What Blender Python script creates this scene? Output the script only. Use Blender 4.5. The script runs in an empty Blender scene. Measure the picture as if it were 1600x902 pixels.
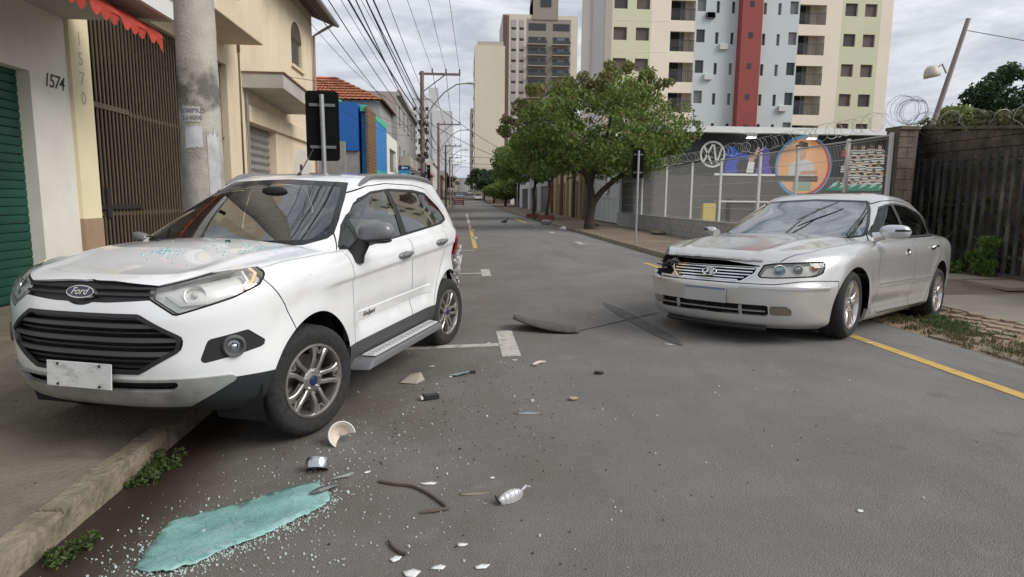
import bpy, bmesh, math, random
import numpy as np
from mathutils import Vector, Matrix
from mathutils.bvhtree import BVHTree

R = math.radians
PI = math.pi
rng = random.Random(7)
SC = bpy.context.scene
COL = SC.collection

# ------------------------------------------------------------------ camera
CAM_H = 1.40
cam_d = bpy.data.cameras.new('camera')
cam = bpy.data.objects.new('camera', cam_d)
COL.objects.link(cam)
cam_d.sensor_width = 36.0
cam_d.lens = 36.0 * 1000.0 / 1600.0
cam_d.clip_end = 3000
cam_d.clip_start = 0.05
_p, _y, _r = math.atan2(140, 1000), math.atan2(78, 1000), 0.010
_f = Vector((math.sin(_y) * math.cos(_p), math.cos(_y) * math.cos(_p), -math.sin(_p)))
_ri = Vector((math.cos(_y), -math.sin(_y), 0))
_dn = _f.cross(_ri)
_r2 = _ri * math.cos(_r) - _dn * math.sin(_r)
_d2 = _ri * math.sin(_r) + _dn * math.cos(_r)
cam.matrix_world = Matrix(((_r2.x, -_d2.x, -_f.x, 0), (_r2.y, -_d2.y, -_f.y, 0), (_r2.z, -_d2.z, -_f.z, CAM_H), (0, 0, 0, 1)))
SC.camera = cam

# ------------------------------------------------------------------ sky
SUN_EL, SUN_AZ = R(38), R(118)      # azimuth measured from +Y (street) towards +X
world = bpy.data.worlds.new('World')
SC.world = world
world.use_nodes = True
nt = world.node_tree
nt.nodes.clear()
def wn(t, **k):
    n = nt.nodes.new(t)
    for a, b in k.items():
        setattr(n, a, b)
    return n
w_out = wn('ShaderNodeOutputWorld')
w_bg = wn('ShaderNodeBackground')
w_sky = wn('ShaderNodeTexSky', sky_type='NISHITA', sun_disc=False, sun_elevation=SUN_EL, sun_rotation=SUN_AZ, altitude=500, air_density=1.0, dust_density=1.0, ozone_density=1.0)
w_geo = wn('ShaderNodeTexCoord')
w_map = wn('ShaderNodeMapping')
w_map.inputs['Scale'].default_value = (1.0, 1.0, 3.6)
w_n1 = wn('ShaderNodeTexNoise')
w_n1.inputs['Scale'].default_value = 3.2
w_n1.inputs['Detail'].default_value = 9
w_n1.inputs['Roughness'].default_value = 0.56
w_n1.inputs['Distortion'].default_value = 0.35
w_n2 = wn('ShaderNodeTexNoise')
w_n2.inputs['Scale'].default_value = 7.5
w_n2.inputs['Detail'].default_value = 8
w_n2.inputs['Roughness'].default_value = 0.6
w_n2.inputs['Distortion'].default_value = 0.4
nt.links.new(w_geo.outputs['Generated'], w_map.inputs['Vector'])
nt.links.new(w_map.outputs['Vector'], w_n1.inputs['Vector'])
nt.links.new(w_map.outputs['Vector'], w_n2.inputs['Vector'])
w_cov = wn('ShaderNodeValToRGB')          # how much cloud
w_cov.color_ramp.elements[0].position = 0.33
w_cov.color_ramp.elements[0].color = (0, 0, 0, 1)
w_cov.color_ramp.elements[1].position = 0.46
w_cov.color_ramp.elements[1].color = (1, 1, 1, 1)
w_col = wn('ShaderNodeValToRGB')          # cloud tone
w_col.color_ramp.elements[0].position = 0.34
w_col.color_ramp.elements[0].color = (5.0, 5.45, 6.3, 1)
w_col.color_ramp.elements[1].position = 0.66
w_col.color_ramp.elements[1].color = (8.5, 8.7, 9.1, 1)
nt.links.new(w_n1.outputs['Fac'], w_cov.inputs['Fac'])
nt.links.new(w_n2.outputs['Fac'], w_col.inputs['Fac'])
w_mix = wn('ShaderNodeMixRGB')
nt.links.new(w_cov.outputs['Color'], w_mix.inputs['Fac'])
nt.links.new(w_sky.outputs['Color'], w_mix.inputs['Color1'])
nt.links.new(w_col.outputs['Color'], w_mix.inputs['Color2'])
nt.links.new(w_mix.outputs['Color'], w_bg.inputs['Color'])
w_bg.inputs['Strength'].default_value = 0.071
nt.links.new(w_bg.outputs['Background'], w_out.inputs['Surface'])

sun_d = bpy.data.lights.new('sun', 'SUN')
sun_d.energy = 2.0
sun_d.angle = R(35)
sun_d.color = (1.0, 0.97, 0.93)
sun = bpy.data.objects.new('sun', sun_d)
COL.objects.link(sun)
_sd = Vector((math.sin(SUN_AZ) * math.cos(SUN_EL), math.cos(SUN_AZ) * math.cos(SUN_EL), math.sin(SUN_EL)))
sun.rotation_euler = _sd.to_track_quat('Z', 'Y').to_euler()

SC.view_settings.view_transform = 'Standard'
SC.view_settings.look = 'None'
SC.view_settings.exposure = 0.55
SC.view_settings.gamma = 1.0
SC.view_settings.use_curve_mapping = False
SC.cycles.max_bounces = 8
SC.cycles.transparent_max_bounces = 24

# ------------------------------------------------------------------ materials
MATS = {}
def mat(name, col=(0.5, 0.5, 0.5), rough=0.6, metal=0.0, coat=0.0, var=0.0, vscale=4.0, var2=None, bump=0.0, bscale=60.0, emit=None, estr=0.0, spec=0.5, stain=None, stain_amt=0.0, stain_scale=1.2, stretch=(1, 1, 1), transl=0.0, world_space=True, coat_rough=0.04):
    """Principled material with noise-driven colour variation, stains and fine relief."""
    if name in MATS:
        return MATS[name]
    m = bpy.data.materials.new(name)
    m.use_nodes = True
    t = m.node_tree
    b = t.nodes['Principled BSDF']
    b.inputs['Base Color'].default_value = (*col, 1)
    b.inputs['Roughness'].default_value = rough
    b.inputs['Metallic'].default_value = metal
    b.inputs['Coat Weight'].default_value = coat
    b.inputs['Coat Roughness'].default_value = coat_rough
    b.inputs['Specular IOR Level'].default_value = spec
    if emit:
        b.inputs['Emission Color'].default_value = (*emit, 1)
        b.inputs['Emission Strength'].default_value = estr
    if var or bump or stain_amt:
        if world_space:
            g = t.nodes.new('ShaderNodeNewGeometry'); vec = g.outputs['Position']
        else:
            g = t.nodes.new('ShaderNodeTexCoord'); vec = g.outputs['Object']
        mp = t.nodes.new('ShaderNodeMapping')
        mp.inputs['Scale'].default_value = stretch
        t.links.new(vec, mp.inputs['Vector'])
        vec = mp.outputs['Vector']
    cur = None
    if var:
        n = t.nodes.new('ShaderNodeTexNoise')
        n.inputs['Scale'].default_value = vscale
        n.inputs['Detail'].default_value = 8
        n.inputs['Roughness'].default_value = 0.62
        t.links.new(vec, n.inputs['Vector'])
        rp = t.nodes.new('ShaderNodeValToRGB')
        rp.color_ramp.elements[0].position = 0.30
        rp.color_ramp.elements[1].position = 0.70
        c2 = var2 if var2 else tuple(min(1, c * (1 + var)) for c in col)
        c1 = tuple(c * (1 - var) for c in col) if not var2 else col
        rp.color_ramp.elements[0].color = (*c1, 1)
        rp.color_ramp.elements[1].color = (*c2, 1)
        t.links.new(n.outputs['Fac'], rp.inputs['Fac'])
        cur = rp.outputs['Color']
    if stain_amt:
        n = t.nodes.new('ShaderNodeTexNoise')
        n.inputs['Scale'].default_value = stain_scale
        n.inputs['Detail'].default_value = 7
        n.inputs['Roughness'].default_value = 0.68
        t.links.new(vec, n.inputs['Vector'])
        rp = t.nodes.new('ShaderNodeValToRGB')
        rp.color_ramp.elements[0].position = 0.50
        rp.color_ramp.elements[0].color = (0, 0, 0, 1)
        rp.color_ramp.elements[1].position = 0.72
        rp.color_ramp.elements[1].color = (stain_amt,) * 3 + (1,)
        t.links.new(n.outputs['Fac'], rp.inputs['Fac'])
        mx = t.nodes.new('ShaderNodeMixRGB')
        t.links.new(rp.outputs['Color'], mx.inputs['Fac'])
        if cur:
            t.links.new(cur, mx.inputs['Color1'])
        else:
            mx.inputs['Color1'].default_value = (*col, 1)
        mx.inputs['Color2'].default_value = (*stain, 1)
        cur = mx.outputs['Color']
    if cur:
        t.links.new(cur, b.inputs['Base Color'])
    if bump:
        n = t.nodes.new('ShaderNodeTexNoise')
        n.inputs['Scale'].default_value = bscale
        n.inputs['Detail'].default_value = 4
        t.links.new(vec, n.inputs['Vector'])
        bp = t.nodes.new('ShaderNodeBump')
        bp.inputs['Strength'].default_value = bump
        bp.inputs['Distance'].default_value = 0.02
        t.links.new(n.outputs['Fac'], bp.inputs['Height'])
        t.links.new(bp.outputs['Normal'], b.inputs['Normal'])
    if transl:
        tr = t.nodes.new('ShaderNodeBsdfTranslucent')
        if cur:
            t.links.new(cur, tr.inputs['Color'])
        else:
            tr.inputs['Color'].default_value = (*col, 1)
        ms = t.nodes.new('ShaderNodeMixShader')
        ms.inputs[0].default_value = transl
        o = t.nodes['Material Output']
        t.links.new(b.outputs[0], ms.inputs[1]); t.links.new(tr.outputs[0], ms.inputs[2])
        t.links.new(ms.outputs[0], o.inputs['Surface'])
    MATS[name] = m
    return m

def glass(name, tint=(0.8, 0.9, 0.86), refl=1.0, rough=0.0, base=0.03):
    """thin tinted pane: fresnel mirror over a see-through tint"""
    if name in MATS:
        return MATS[name]
    m = bpy.data.materials.new(name)
    m.use_nodes = True
    t = m.node_tree
    t.nodes.clear()
    o = t.nodes.new('ShaderNodeOutputMaterial')
    tr = t.nodes.new('ShaderNodeBsdfTransparent'); tr.inputs['Color'].default_value = (*tint, 1)
    gl = t.nodes.new('ShaderNodeBsdfGlossy'); gl.inputs['Roughness'].default_value = rough
    lw = t.nodes.new('ShaderNodeFresnel'); lw.inputs['IOR'].default_value = 1.52
    ad = t.nodes.new('ShaderNodeMath'); ad.operation = 'MULTIPLY_ADD'
    ad.inputs[1].default_value = refl; ad.inputs[2].default_value = base
    ad.use_clamp = True
    mx = t.nodes.new('ShaderNodeMixShader')
    t.links.new(lw.outputs[0], ad.inputs[0]); t.links.new(ad.outputs[0], mx.inputs[0])
    t.links.new(tr.outputs[0], mx.inputs[1]); t.links.new(gl.outputs[0], mx.inputs[2])
    t.links.new(mx.outputs[0], o.inputs['Surface'])
    MATS[name] = m
    return m

# ------------------------------------------------------------------ mesh helpers
def link(o, parent=None):
    COL.objects.link(o)
    if parent is not None:
        o.parent = parent
    return o

def tag(o, label=None, cat=None, group=None, kind=None):
    if label: o['label'] = label
    if cat: o['category'] = cat
    if group: o['group'] = group
    if kind: o['kind'] = kind
    return o

def empty(name, loc=(0, 0, 0), rz=0.0):
    o = bpy.data.objects.new(name, None)
    o.empty_display_size = 0.2
    o.location = loc
    o.rotation_euler = (0, 0, rz)
    return link(o)

def from_np(name, V, F, m, parent=None, N=None, smooth=True):
    me = bpy.data.meshes.new(name)
    me.from_pydata([tuple(map(float, v)) for v in V], [], [tuple(int(i) for i in f) for f in F])
    if smooth:
        me.polygons.foreach_set('use_smooth', [True] * len(me.polygons))
    if N is not None:
        me.normals_split_custom_set_from_vertices([tuple(map(float, n)) for n in N])
    if m is not None:
        me.materials.append(m)
    return link(bpy.data.objects.new(name, me), parent)

class MB:
    """collects simple shapes into one mesh"""
    def __init__(s):
        s.V = []; s.F = []
    def add(s, V, F):
        o = len(s.V)
        s.V += [tuple(v) for v in V]
        s.F += [tuple(i + o for i in f) for f in F]
        return s
    def box(s, c, d, rz=0.0, M=None):
        hx, hy, hz = d[0] / 2, d[1] / 2, d[2] / 2
        vs = [Vector((sx * hx, sy * hy, sz * hz)) for sz in (-1, 1) for sy in (-1, 1) for sx in (-1, 1)]
        if M is None:
            M = Matrix.Rotation(rz, 3, 'Z')
        c = Vector(c)
        vs = [M @ v + c for v in vs]
        return s.add(vs, [(0, 2, 3, 1), (4, 5, 7, 6), (0, 1, 5, 4), (2, 6, 7, 3), (0, 4, 6, 2), (1, 3, 7, 5)])
    def bb(s, x0, x1, y0, y1, z0, z1):
        return s.box(((x0 + x1) / 2, (y0 + y1) / 2, (z0 + z1) / 2), (abs(x1 - x0), abs(y1 - y0), abs(z1 - z0)))
    def cyl(s, p0, p1, r0, r1=None, n=12, cap=True):
        return s.tube([p0, p1], [r0, r0 if r1 is None else r1], n, cap)
    def tube(s, pts, rad, n=8, cap=True, closed=False):
        pts = [Vector(p) for p in pts]
        k = len(pts)
        if not isinstance(rad, (list, tuple)):
            rad = [rad] * k
        up = None
        V = []
        for i, p in enumerate(pts):
            if closed:
                d = pts[(i + 1) % k] - pts[i - 1]
            else:
                d = pts[min(i + 1, k - 1)] - pts[max(i - 1, 0)]
            d.normalize()
            if up is None:
                up = Vector((0, 0, 1)) if abs(d.z) < 0.9 else Vector((1, 0, 0))
            a = d.cross(up)
            if a.length < 1e-6:
                a = d.orthogonal()
            a.normalize()
            b = a.cross(d).normalized()
            up = b
            for j in range(n):
                t = 2 * PI * j / n
                V.append(p + a * (math.cos(t) * rad[i]) + b * (math.sin(t) * rad[i]))
        F = []
        for i in range(k if closed else k - 1):
            i2 = (i + 1) % k
            for j in range(n):
                F.append((i * n + j, i * n + (j + 1) % n, i2 * n + (j + 1) % n, i2 * n + j))
        if cap and not closed:
            F.append(tuple(range(n - 1, -1, -1)))
            F.append(tuple((k - 1) * n + j for j in range(n)))
        return s.add(V, F)
    def lathe(s, prof, n=32, M=None, close=False, a0=0.0, a1=2 * PI):
        """prof: (r, h) pairs about local Z; M 4x4 placement"""
        full = abs(a1 - a0 - 2 * PI) < 1e-6
        m = n if full else n + 1
        V = []
        for r, h in prof:
            for j in range(m):
                t = a0 + (a1 - a0) * j / n
                v = Vector((r * math.cos(t), r * math.sin(t), h))
                V.append(M @ v if M is not None else v)
        F = []
        k = len(prof)
        for i in range(k if close else k - 1):
            i2 = (i + 1) % k
            for j in range(n):
                j2 = (j + 1) % m
                F.append((i * m + j, i * m + j2, i2 * m + j2, i2 * m + j))
        return s.add(V, F)
    def prism(s, poly, fn0, fn1):
        """poly of 2d points, mapped to 3d by fn0 (one cap) and fn1 (other cap)"""
        n = len(poly)
        V = [fn0(*p) for p in poly] + [fn1(*p) for p in poly]
        F = [tuple(range(n - 1, -1, -1)), tuple(range(n, 2 * n))] + [(i, (i + 1) % n, n + (i + 1) % n, n + i) for i in range(n)]
        return s.add(V, F)
    def sphere(s, c, r, nu=12, nv=8, sq=(1, 1, 1)):
        prof = [(max(1e-4, math.sin(PI * i / nv)) , -math.cos(PI * i / nv)) for i in range(nv + 1)]
        M = Matrix.Translation(c) @ Matrix.Diagonal((r * sq[0], r * sq[1], r * sq[2], 1))
        return s.lathe(prof, nu, M)
    def mesh(s, name, m, smooth=None):
        me = bpy.data.meshes.new(name)
        me.from_pydata([tuple(v) for v in s.V], [], s.F)
        bm = bmesh.new(); bm.from_mesh(me)
        bmesh.ops.recalc_face_normals(bm, faces=bm.faces)
        bm.to_mesh(me); bm.free()
        if smooth is not None:
            me.polygons.foreach_set('use_smooth', [True] * len(me.polygons))
            if smooth < 179:
                me.set_sharp_from_angle(angle=R(smooth))
        if m is not None:
            me.materials.append(m)
        return me
    def build(s, name, m, parent=None, smooth=None, bevel=0.0, seg=2, loc=None):
        o = link(bpy.data.objects.new(name, s.mesh(name, m, smooth)), parent)
        if loc is not None:
            o.location = loc
        if bevel:
            b = o.modifiers.new('bevel', 'BEVEL')
            b.width = bevel; b.segments = seg; b.limit_method = 'ANGLE'; b.angle_limit = R(35)
            b.harden_normals = False
        return o

def obj_of(name, me, parent=None, loc=None, rot=None, scale=None):
    o = link(bpy.data.objects.new(name, me), parent)
    if loc is not None: o.location = loc
    if rot is not None: o.rotation_euler = rot
    if scale is not None: o.scale = scale
    return o

def copy_tree(o, parent=None):
    c = o.copy()
    COL.objects.link(c)
    c.parent = parent
    for ch in o.children:
        copy_tree(ch, c)
    return c

def text_mb(txt, size, depth, place, shear=0.0, spacing=1.0, bold=0.0):
    """lettering as mesh; place maps (u, v, w) to 3d"""
    cu = bpy.data.curves.new('t', 'FONT')
    cu.body = txt; cu.size = size; cu.extrude = depth / 2; cu.align_x = 'CENTER'; cu.align_y = 'CENTER'
    cu.shear = shear; cu.space_character = spacing; cu.offset = bold; cu.resolution_u = 3
    o = bpy.data.objects.new('t', cu)
    COL.objects.link(o)
    dg = bpy.context.evaluated_depsgraph_get()
    me = bpy.data.meshes.new_from_object(o.evaluated_get(dg))
    mb = MB()
    mb.add([place(*v.co) for v in me.vertices], [tuple(p.vertices) for p in me.polygons])
    bpy.data.objects.remove(o); bpy.data.meshes.remove(me); bpy.data.curves.remove(cu)
    return mb

def hermite(xk, yk, x):
    """monotone-ish cubic through keys (vectorised)"""
    xk = np.asarray(xk, float); yk = np.asarray(yk, float)
    x = np.asarray(x, float)
    if len(xk) == 1:
        return np.full(x.shape, yk[0])
    h = np.diff(xk); d = np.diff(yk) / h
    m = np.zeros(len(xk))
    m[0], m[-1] = d[0], d[-1]
    for i in range(1, len(xk) - 1):
        if d[i - 1] * d[i] > 0:
            w1 = 2 * h[i] + h[i - 1]; w2 = h[i] + 2 * h[i - 1]
            m[i] = (w1 + w2) / (w1 / d[i - 1] + w2 / d[i])
    xx = np.clip(x, xk[0], xk[-1])
    i = np.clip(np.searchsorted(xk, xx) - 1, 0, len(h) - 1)
    t = (xx - xk[i]) / h[i]
    t2, t3 = t * t, t * t * t
    return (2 * t3 - 3 * t2 + 1) * yk[i] + (t3 - 2 * t2 + t) * h[i] * m[i] + (-2 * t3 + 3 * t2) * yk[i + 1] + (t3 - t2) * h[i] * m[i + 1]

def sstep(a, b, x):
    t = np.clip((x - a) / (b - a), 0, 1)
    return t * t * (3 - 2 * t)

# ------------------------------------------------------------------ car shell: lofted rings, cut by fields
def poly_sdf(P, poly, r=0.0):
    """signed distance (negative inside) of 2d points to a polygon, corners rounded by r"""
    P = np.asarray(P, float)
    poly = np.asarray(poly, float)
    n = len(poly)
    d = np.full(len(P), 1e9)
    ins = np.zeros(len(P), bool)
    if r > 0:                       # shrink the polygon towards its inside, then grow by r
        q = []
        area = sum(poly[i][0] * poly[(i + 1) % n][1] - poly[(i + 1) % n][0] * poly[i][1] for i in range(n))
        sg = 1 if area > 0 else -1
        for i in range(n):
            a, b, c = poly[i - 1], poly[i], poly[(i + 1) % n]
            e1 = (b - a) / np.linalg.norm(b - a); e2 = (c - b) / np.linalg.norm(c - b)
            n1 = sg * np.array([-e1[1], e1[0]]); n2 = sg * np.array([-e2[1], e2[0]])
            k = n1 + n2
            q.append(b + k * (r / max(0.25, (1 + n1 @ n2))))
        poly = np.array(q)
    for i in range(n):
        a, b = poly[i], poly[(i + 1) % n]
        e = b - a; w = P - a
        t = np.clip((w @ e) / (e @ e), 0, 1)
        d = np.minimum(d, np.linalg.norm(w - t[:, None] * e, axis=1))
        c1 = (a[1] <= P[:, 1]); c2 = (b[1] <= P[:, 1])
        cr = e[0] * w[:, 1] - e[1] * w[:, 0]
        ins ^= ((c1 & ~c2 & (cr > 0)) | (~c1 & c2 & (cr < 0)))
    return np.where(ins, -d, d) - r

def line_sdf(P, pts):
    """unsigned distance to an open polyline"""
    P = np.asarray(P, float); pts = np.asarray(pts, float)
    d = np.full(len(P), 1e9)
    for a, b in zip(pts[:-1], pts[1:]):
        e = b - a; w = P - a
        t = np.clip((w @ e) / (e @ e), 0, 1)
        d = np.minimum(d, np.linalg.norm(w - t[:, None] * e, axis=1))
    return d

def ring(lv, nu):
    n1, n2, n3 = nu
    wk = lv['w']
    taper = lv['taper']
    def hw(x):
        return wk * hermite([k[0] for k in taper], [k[1] for k in taper], x)
    a = np.linspace(0, PI / 2, 400)
    def arc(xm, L, n, rev, cnt):
        c = np.cos(a) ** (2 / n); s = np.sin(a) ** (2 / n)
        x = xm + L * c
        y = hw(x) * s
        l = np.concatenate([[0], np.cumsum(np.hypot(np.diff(x), np.diff(y)))])
        q = np.linspace(0, l[-1], cnt + 1)
        return np.interp(q, l, x), np.interp(q, l, y)
    fx, fy = arc(lv['xf'] - lv['Lf'], lv['Lf'], lv['nf'], False, n1)
    rx, ry = arc(lv['xr'] + lv['Lr'], -lv['Lr'], lv['nr'], True, n3)
    sx = np.linspace(fx[-1], rx[-1], n2 + 1)
    sy = hw(sx)
    x = np.concatenate([fx[:-1], sx[:-1], rx[::-1]]); y = np.concatenate([fy[:-1], sy[:-1], ry[::-1]])
    z = hermite([k[0] for k in lv['z']], [k[1] for k in lv['z']], x)
    return np.stack([x, y, z], 1)

class Shell:
    def __init__(s, levels, nu=(56, 120, 40), nt=60, ncap=18, crown=lambda x: 0.05, capL=0.6, mod=None):
        K = np.stack([ring(l, nu) for l in levels])           # (levels, U, 3)
        t = np.linspace(0, len(levels) - 1, nt + 1)
        ts = np.arange(len(levels))
        G = np.stack([np.stack([hermite(ts, K[:, j, c], t) for j in range(K.shape[1])], 1) for c in range(3)], 2)   # (T,U,3)
        top = G[-1]
        xf, xr = top[0, 0], top[-1, 0]
        cx = np.clip(top[:, 0], xr + capL, xf - capL)
        caps = []
        for i in range(1, ncap + 1):
            q = i / ncap
            x = top[:, 0] * (1 - q) + cx * q
            y = top[:, 1] * (1 - q)
            z = top[:, 2] * (1 - q) + hermite([k[0] for k in levels[-1]['z']], [k[1] for k in levels[-1]['z']], x) * q + crown(x) * (1 - (1 - q) ** 2)
            caps.append(np.stack([x, y, z], 1))
        G = np.concatenate([G, np.stack(caps)], 0)
        T, U = G.shape[:2]
        V = G.reshape(-1, 3)
        q = np.arange(T * U).reshape(T, U)
        a, b, c, d = q[:-1, :-1].ravel(), q[:-1, 1:].ravel(), q[1:, 1:].ravel(), q[1:, :-1].ravel()
        tri = np.concatenate([np.stack([a, b, c], 1), np.stack([a, c, d], 1)])
        if mod is not None:
            V = mod(V)
        n = len(V)
        V2 = V * [1, -1, 1]
        s.V = np.concatenate([V, V2])
        s.T = np.concatenate([tri, tri[:, ::-1] + n])
        s.L = np.zeros(len(s.T), int)
        s.names = ['body']
        s.normals()
    def normals(s):
        # weld by position so that normals are continuous over the middle line
        key = np.round(s.V * 20000).astype(np.int64)
        _, inv = np.unique(key, axis=0, return_inverse=True)
        inv = inv.ravel()
        e1 = s.V[s.T[:, 1]] - s.V[s.T[:, 0]]; e2 = s.V[s.T[:, 2]] - s.V[s.T[:, 0]]
        fn = np.cross(e1, e2)
        acc = np.zeros((inv.max() + 1, 3))
        for k in range(3):
            np.add.at(acc, inv[s.T[:, k]], fn)
        N = acc[inv]
        if (N * (s.V - s.V.mean(0))).sum() < 0:
            N = -N
            s.T = s.T[:, ::-1].copy()
        s.N = N / np.maximum(np.linalg.norm(N, axis=1), 1e-12)[:, None]
        s.bvh = BVHTree.FromPolygons([tuple(v) for v in s.V], [tuple(int(i) for i in f) for f in s.T])
    def lab(s, name):
        if name not in s.names:
            s.names.append(name)
        return s.names.index(name)
    def cut(s, name, f, only=('body',)):
        """faces with f<0 that carry one of the labels `only` get label `name`; edges are split at f=0"""
        k = s.lab(name)
        ok = np.isin(s.L, [s.names.index(o) for o in only if o in s.names])
        f = np.where(np.abs(f) < 4e-4, 0.0, f)
        tf = f[s.T]
        mixed = ok & (tf.min(1) < 0) & (tf.max(1) > 0)
        inside = ok & (tf.max(1) <= 0) & (tf.min(1) < 0)
        s.L[inside] = k
        idx = np.nonzero(mixed)[0]
        if len(idx) == 0:
            return
        nv = len(s.V); newV = []; newN = []; edge = {}
        def mid(a, b):
            e = (a, b) if a < b else (b, a)
            if e not in edge:
                t = f[e[0]] / (f[e[0]] - f[e[1]])
                newV.append(s.V[e[0]] * (1 - t) + s.V[e[1]] * t)
                nn = s.N[e[0]] * (1 - t) + s.N[e[1]] * t
                newN.append(nn / max(1e-9, np.linalg.norm(nn)))
                edge[e] = nv + len(newV) - 1
            return edge[e]
        outT = []; outL = []
        for i in idx:
            tri = [int(q) for q in s.T[i]]
            for q in range(3):          # clip into negative and positive polygons
                pass
            neg = []; pos = []
            for q in range(3):
                a, b = tri[q], tri[(q + 1) % 3]
                fa, fb = f[a], f[b]
                if fa <= 0: neg.append(a)
                if fa >= 0: pos.append(a)
                if fa * fb < 0:
                    m_ = mid(a, b); neg.append(m_); pos.append(m_)
            for pl, lb in ((neg, k), (pos, s.L[i])):
                for q in range(1, len(pl) - 1):
                    outT.append((pl[0], pl[q], pl[q + 1])); outL.append(lb)
        s.T = np.concatenate([np.delete(s.T, idx, 0), np.array(outT)])
        s.L = np.concatenate([np.delete(s.L, idx), np.array(outL)])
        s.V = np.concatenate([s.V, np.array(newV)]) if newV else s.V
        s.N = np.concatenate([s.N, np.array(newN)]) if newN else s.N
    def panel(s, name, fn, only=('body',), g=.0035):
        """a panel bounded by f<0 with a shut-line groove of half-width g round it"""
        s.cut(name + '_gap', fn() - g, only)
        s.cut(name, fn() + g, (name + '_gap',))
    def get(s, name, side=0):
        if name not in s.names:
            return np.zeros((0, 3)), np.zeros((0, 3), int), np.zeros((0, 3))
        T = s.T[s.L == s.names.index(name)]
        if side and len(T):
            T = T[np.sign(s.V[T].mean(1)[:, 1]) == side]
        u, inv = np.unique(T, return_inverse=True)
        return s.V[u].copy(), inv.reshape(-1, 3), s.N[u].copy()
    def part(s, name, out, m, parent, off=0.0, rim=0.0, side=0, fn=None):
        V, T, N = s.get(name, side)
        if len(T) == 0:
            return None
        V = V + N * off
        if fn is not None:
            V = fn(V)
        if rim:
            V, T, N = add_rim(V, T, N, rim)
        return from_np(out, V, T, m, parent, N)
    def front(s, y, z):
        h = s.bvh.ray_cast(Vector((6, y, z)), Vector((-1, 0, 0)))
        return (np.array(h[0]), np.array(h[1])) if h[0] is not None else (np.array([0, y, z]), np.array([1, 0, 0]))
    def side(s, x, z, sg=1):
        h = s.bvh.ray_cast(Vector((x, 4 * sg, z)), Vector((0, -sg, 0)))
        return (np.array(h[0]), np.array(h[1])) if h[0] is not None else (np.array([x, sg, z]), np.array([0, sg, 0]))
    def top(s, x, y):
        h = s.bvh.ray_cast(Vector((x, y, 5)), Vector((0, 0, -1)))
        return (np.array(h[0]), np.array(h[1])) if h[0] is not None else (np.array([x, y, 1]), np.array([0, 0, 1]))

def add_rim(V, T, N, depth):
    """walls going inwards along the open boundary (gives panels their thickness)"""
    e = {}
    for t in T:
        for q in range(3):
            a, b = int(t[q]), int(t[(q + 1) % 3])
            if (b, a) in e: del e[(b, a)]
            else: e[(a, b)] = 1
    nV, nN, nT = [], [], []
    o = len(V)
    for a, b in e:
        if abs(V[a][1]) < 1e-5 and abs(V[b][1]) < 1e-5:
            continue
        d = V[b] - V[a]
        if np.linalg.norm(d) < 1e-6:
            continue
        wn_ = np.cross(d, N[a] + N[b]); wn_ /= max(1e-9, np.linalg.norm(wn_))
        for v, n in ((V[a], N[a]), (V[b], N[b]), (V[b] - N[b] * depth, None), (V[a] - N[a] * depth, None)):
            nV.append(v); nN.append(wn_)
        nT += [(o, o + 3, o + 2), (o, o + 2, o + 1)]
        o += 4
    if not nV:
        return V, T, N
    return np.concatenate([V, nV]), np.concatenate([T, nT]), np.concatenate([N, nN])
# ------------------------------------------------------------------ car parts shared by both cars
M_TYRE = mat('tyre_rubber', (0.022, 0.021, 0.020), 0.85, var=0.5, vscale=30, bump=0.3, bscale=200, world_space=False)
M_BLACK = mat('black_plastic', (0.018, 0.018, 0.018), 0.55)
M_GAP = mat('panel_gap', (0.01, 0.01, 0.01), 0.9)
M_DARK = mat('underbody_dark', (0.012, 0.012, 0.012), 0.9)
M_CHROME = mat('chrome', (0.82, 0.82, 0.83), 0.12, 1.0)
M_LINER = mat('wheel_liner', (0.01, 0.01, 0.01), 0.95)
M_LENS = glass('lamp_lens', (0.98, 0.98, 0.97), 0.8, 0.02, 0.03)
M_REFL = mat('lamp_reflector', (0.86, 0.85, 0.82), 0.3, 0.25)
M_GLASS = glass('car_glass', (0.88, 0.95, 0.90), 1.15, 0.0, 0.15)
M_GLASS_DK = glass('car_glass_dark', (0.30, 0.34, 0.31), 1.0, 0.0, 0.05)
M_SEAT = mat('seat_cloth_dark', (0.035, 0.034, 0.033), 0.9)
M_DASH = mat('dashboard_plastic', (0.025, 0.025, 0.026), 0.7)
M_MIRRORGLASS = mat('mirror_glass', (0.85, 0.87, 0.88), 0.03, 1.0)
M_PLATE = mat('number_plate_paint', (0.62, 0.62, 0.60), 0.45, var=0.08, vscale=25, stain=(.26, .26, .25), stain_amt=.85, stain_scale=9, stretch=(1, 1, 2.2), world_space=False)
M_ORANGE = mat('orange_lens', (0.8, 0.32, 0.10), 0.15, coat=0.5)
M_RED = mat('red_lens', (0.42, 0.015, 0.02), 0.15, coat=0.6)

def tyre_mesh(Ro, Rr, w):
    hw = w / 2
    prof = [(Rr - .012, -hw * .80), (Rr, -hw * .88), (Rr + (Ro - Rr) * .35, -hw * 1.02), (Rr + (Ro - Rr) * .7, -hw * 1.0), (Ro - .018, -hw * .86), (Ro - .004, -hw * .72),
            (Ro, -hw * .5), (Ro, -hw * .26), (Ro - .007, -hw * .25), (Ro - .007, -hw * .19), (Ro, -hw * .18), (Ro, hw * .18), (Ro - .007, hw * .19), (Ro - .007, hw * .25), (Ro, hw * .26), (Ro, hw * .5),
            (Ro - .004, hw * .72), (Ro - .018, hw * .86), (Rr + (Ro - Rr) * .7, hw * 1.0), (Rr + (Ro - Rr) * .62, hw * 1.012), (Rr + (Ro - Rr) * .35, hw * 1.02), (Rr, hw * .88), (Rr - .012, hw * .80)]
    mb = MB()
    mb.lathe(prof, 56, Matrix.Rotation(-PI / 2, 4, 'X'))
    return mb

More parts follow.
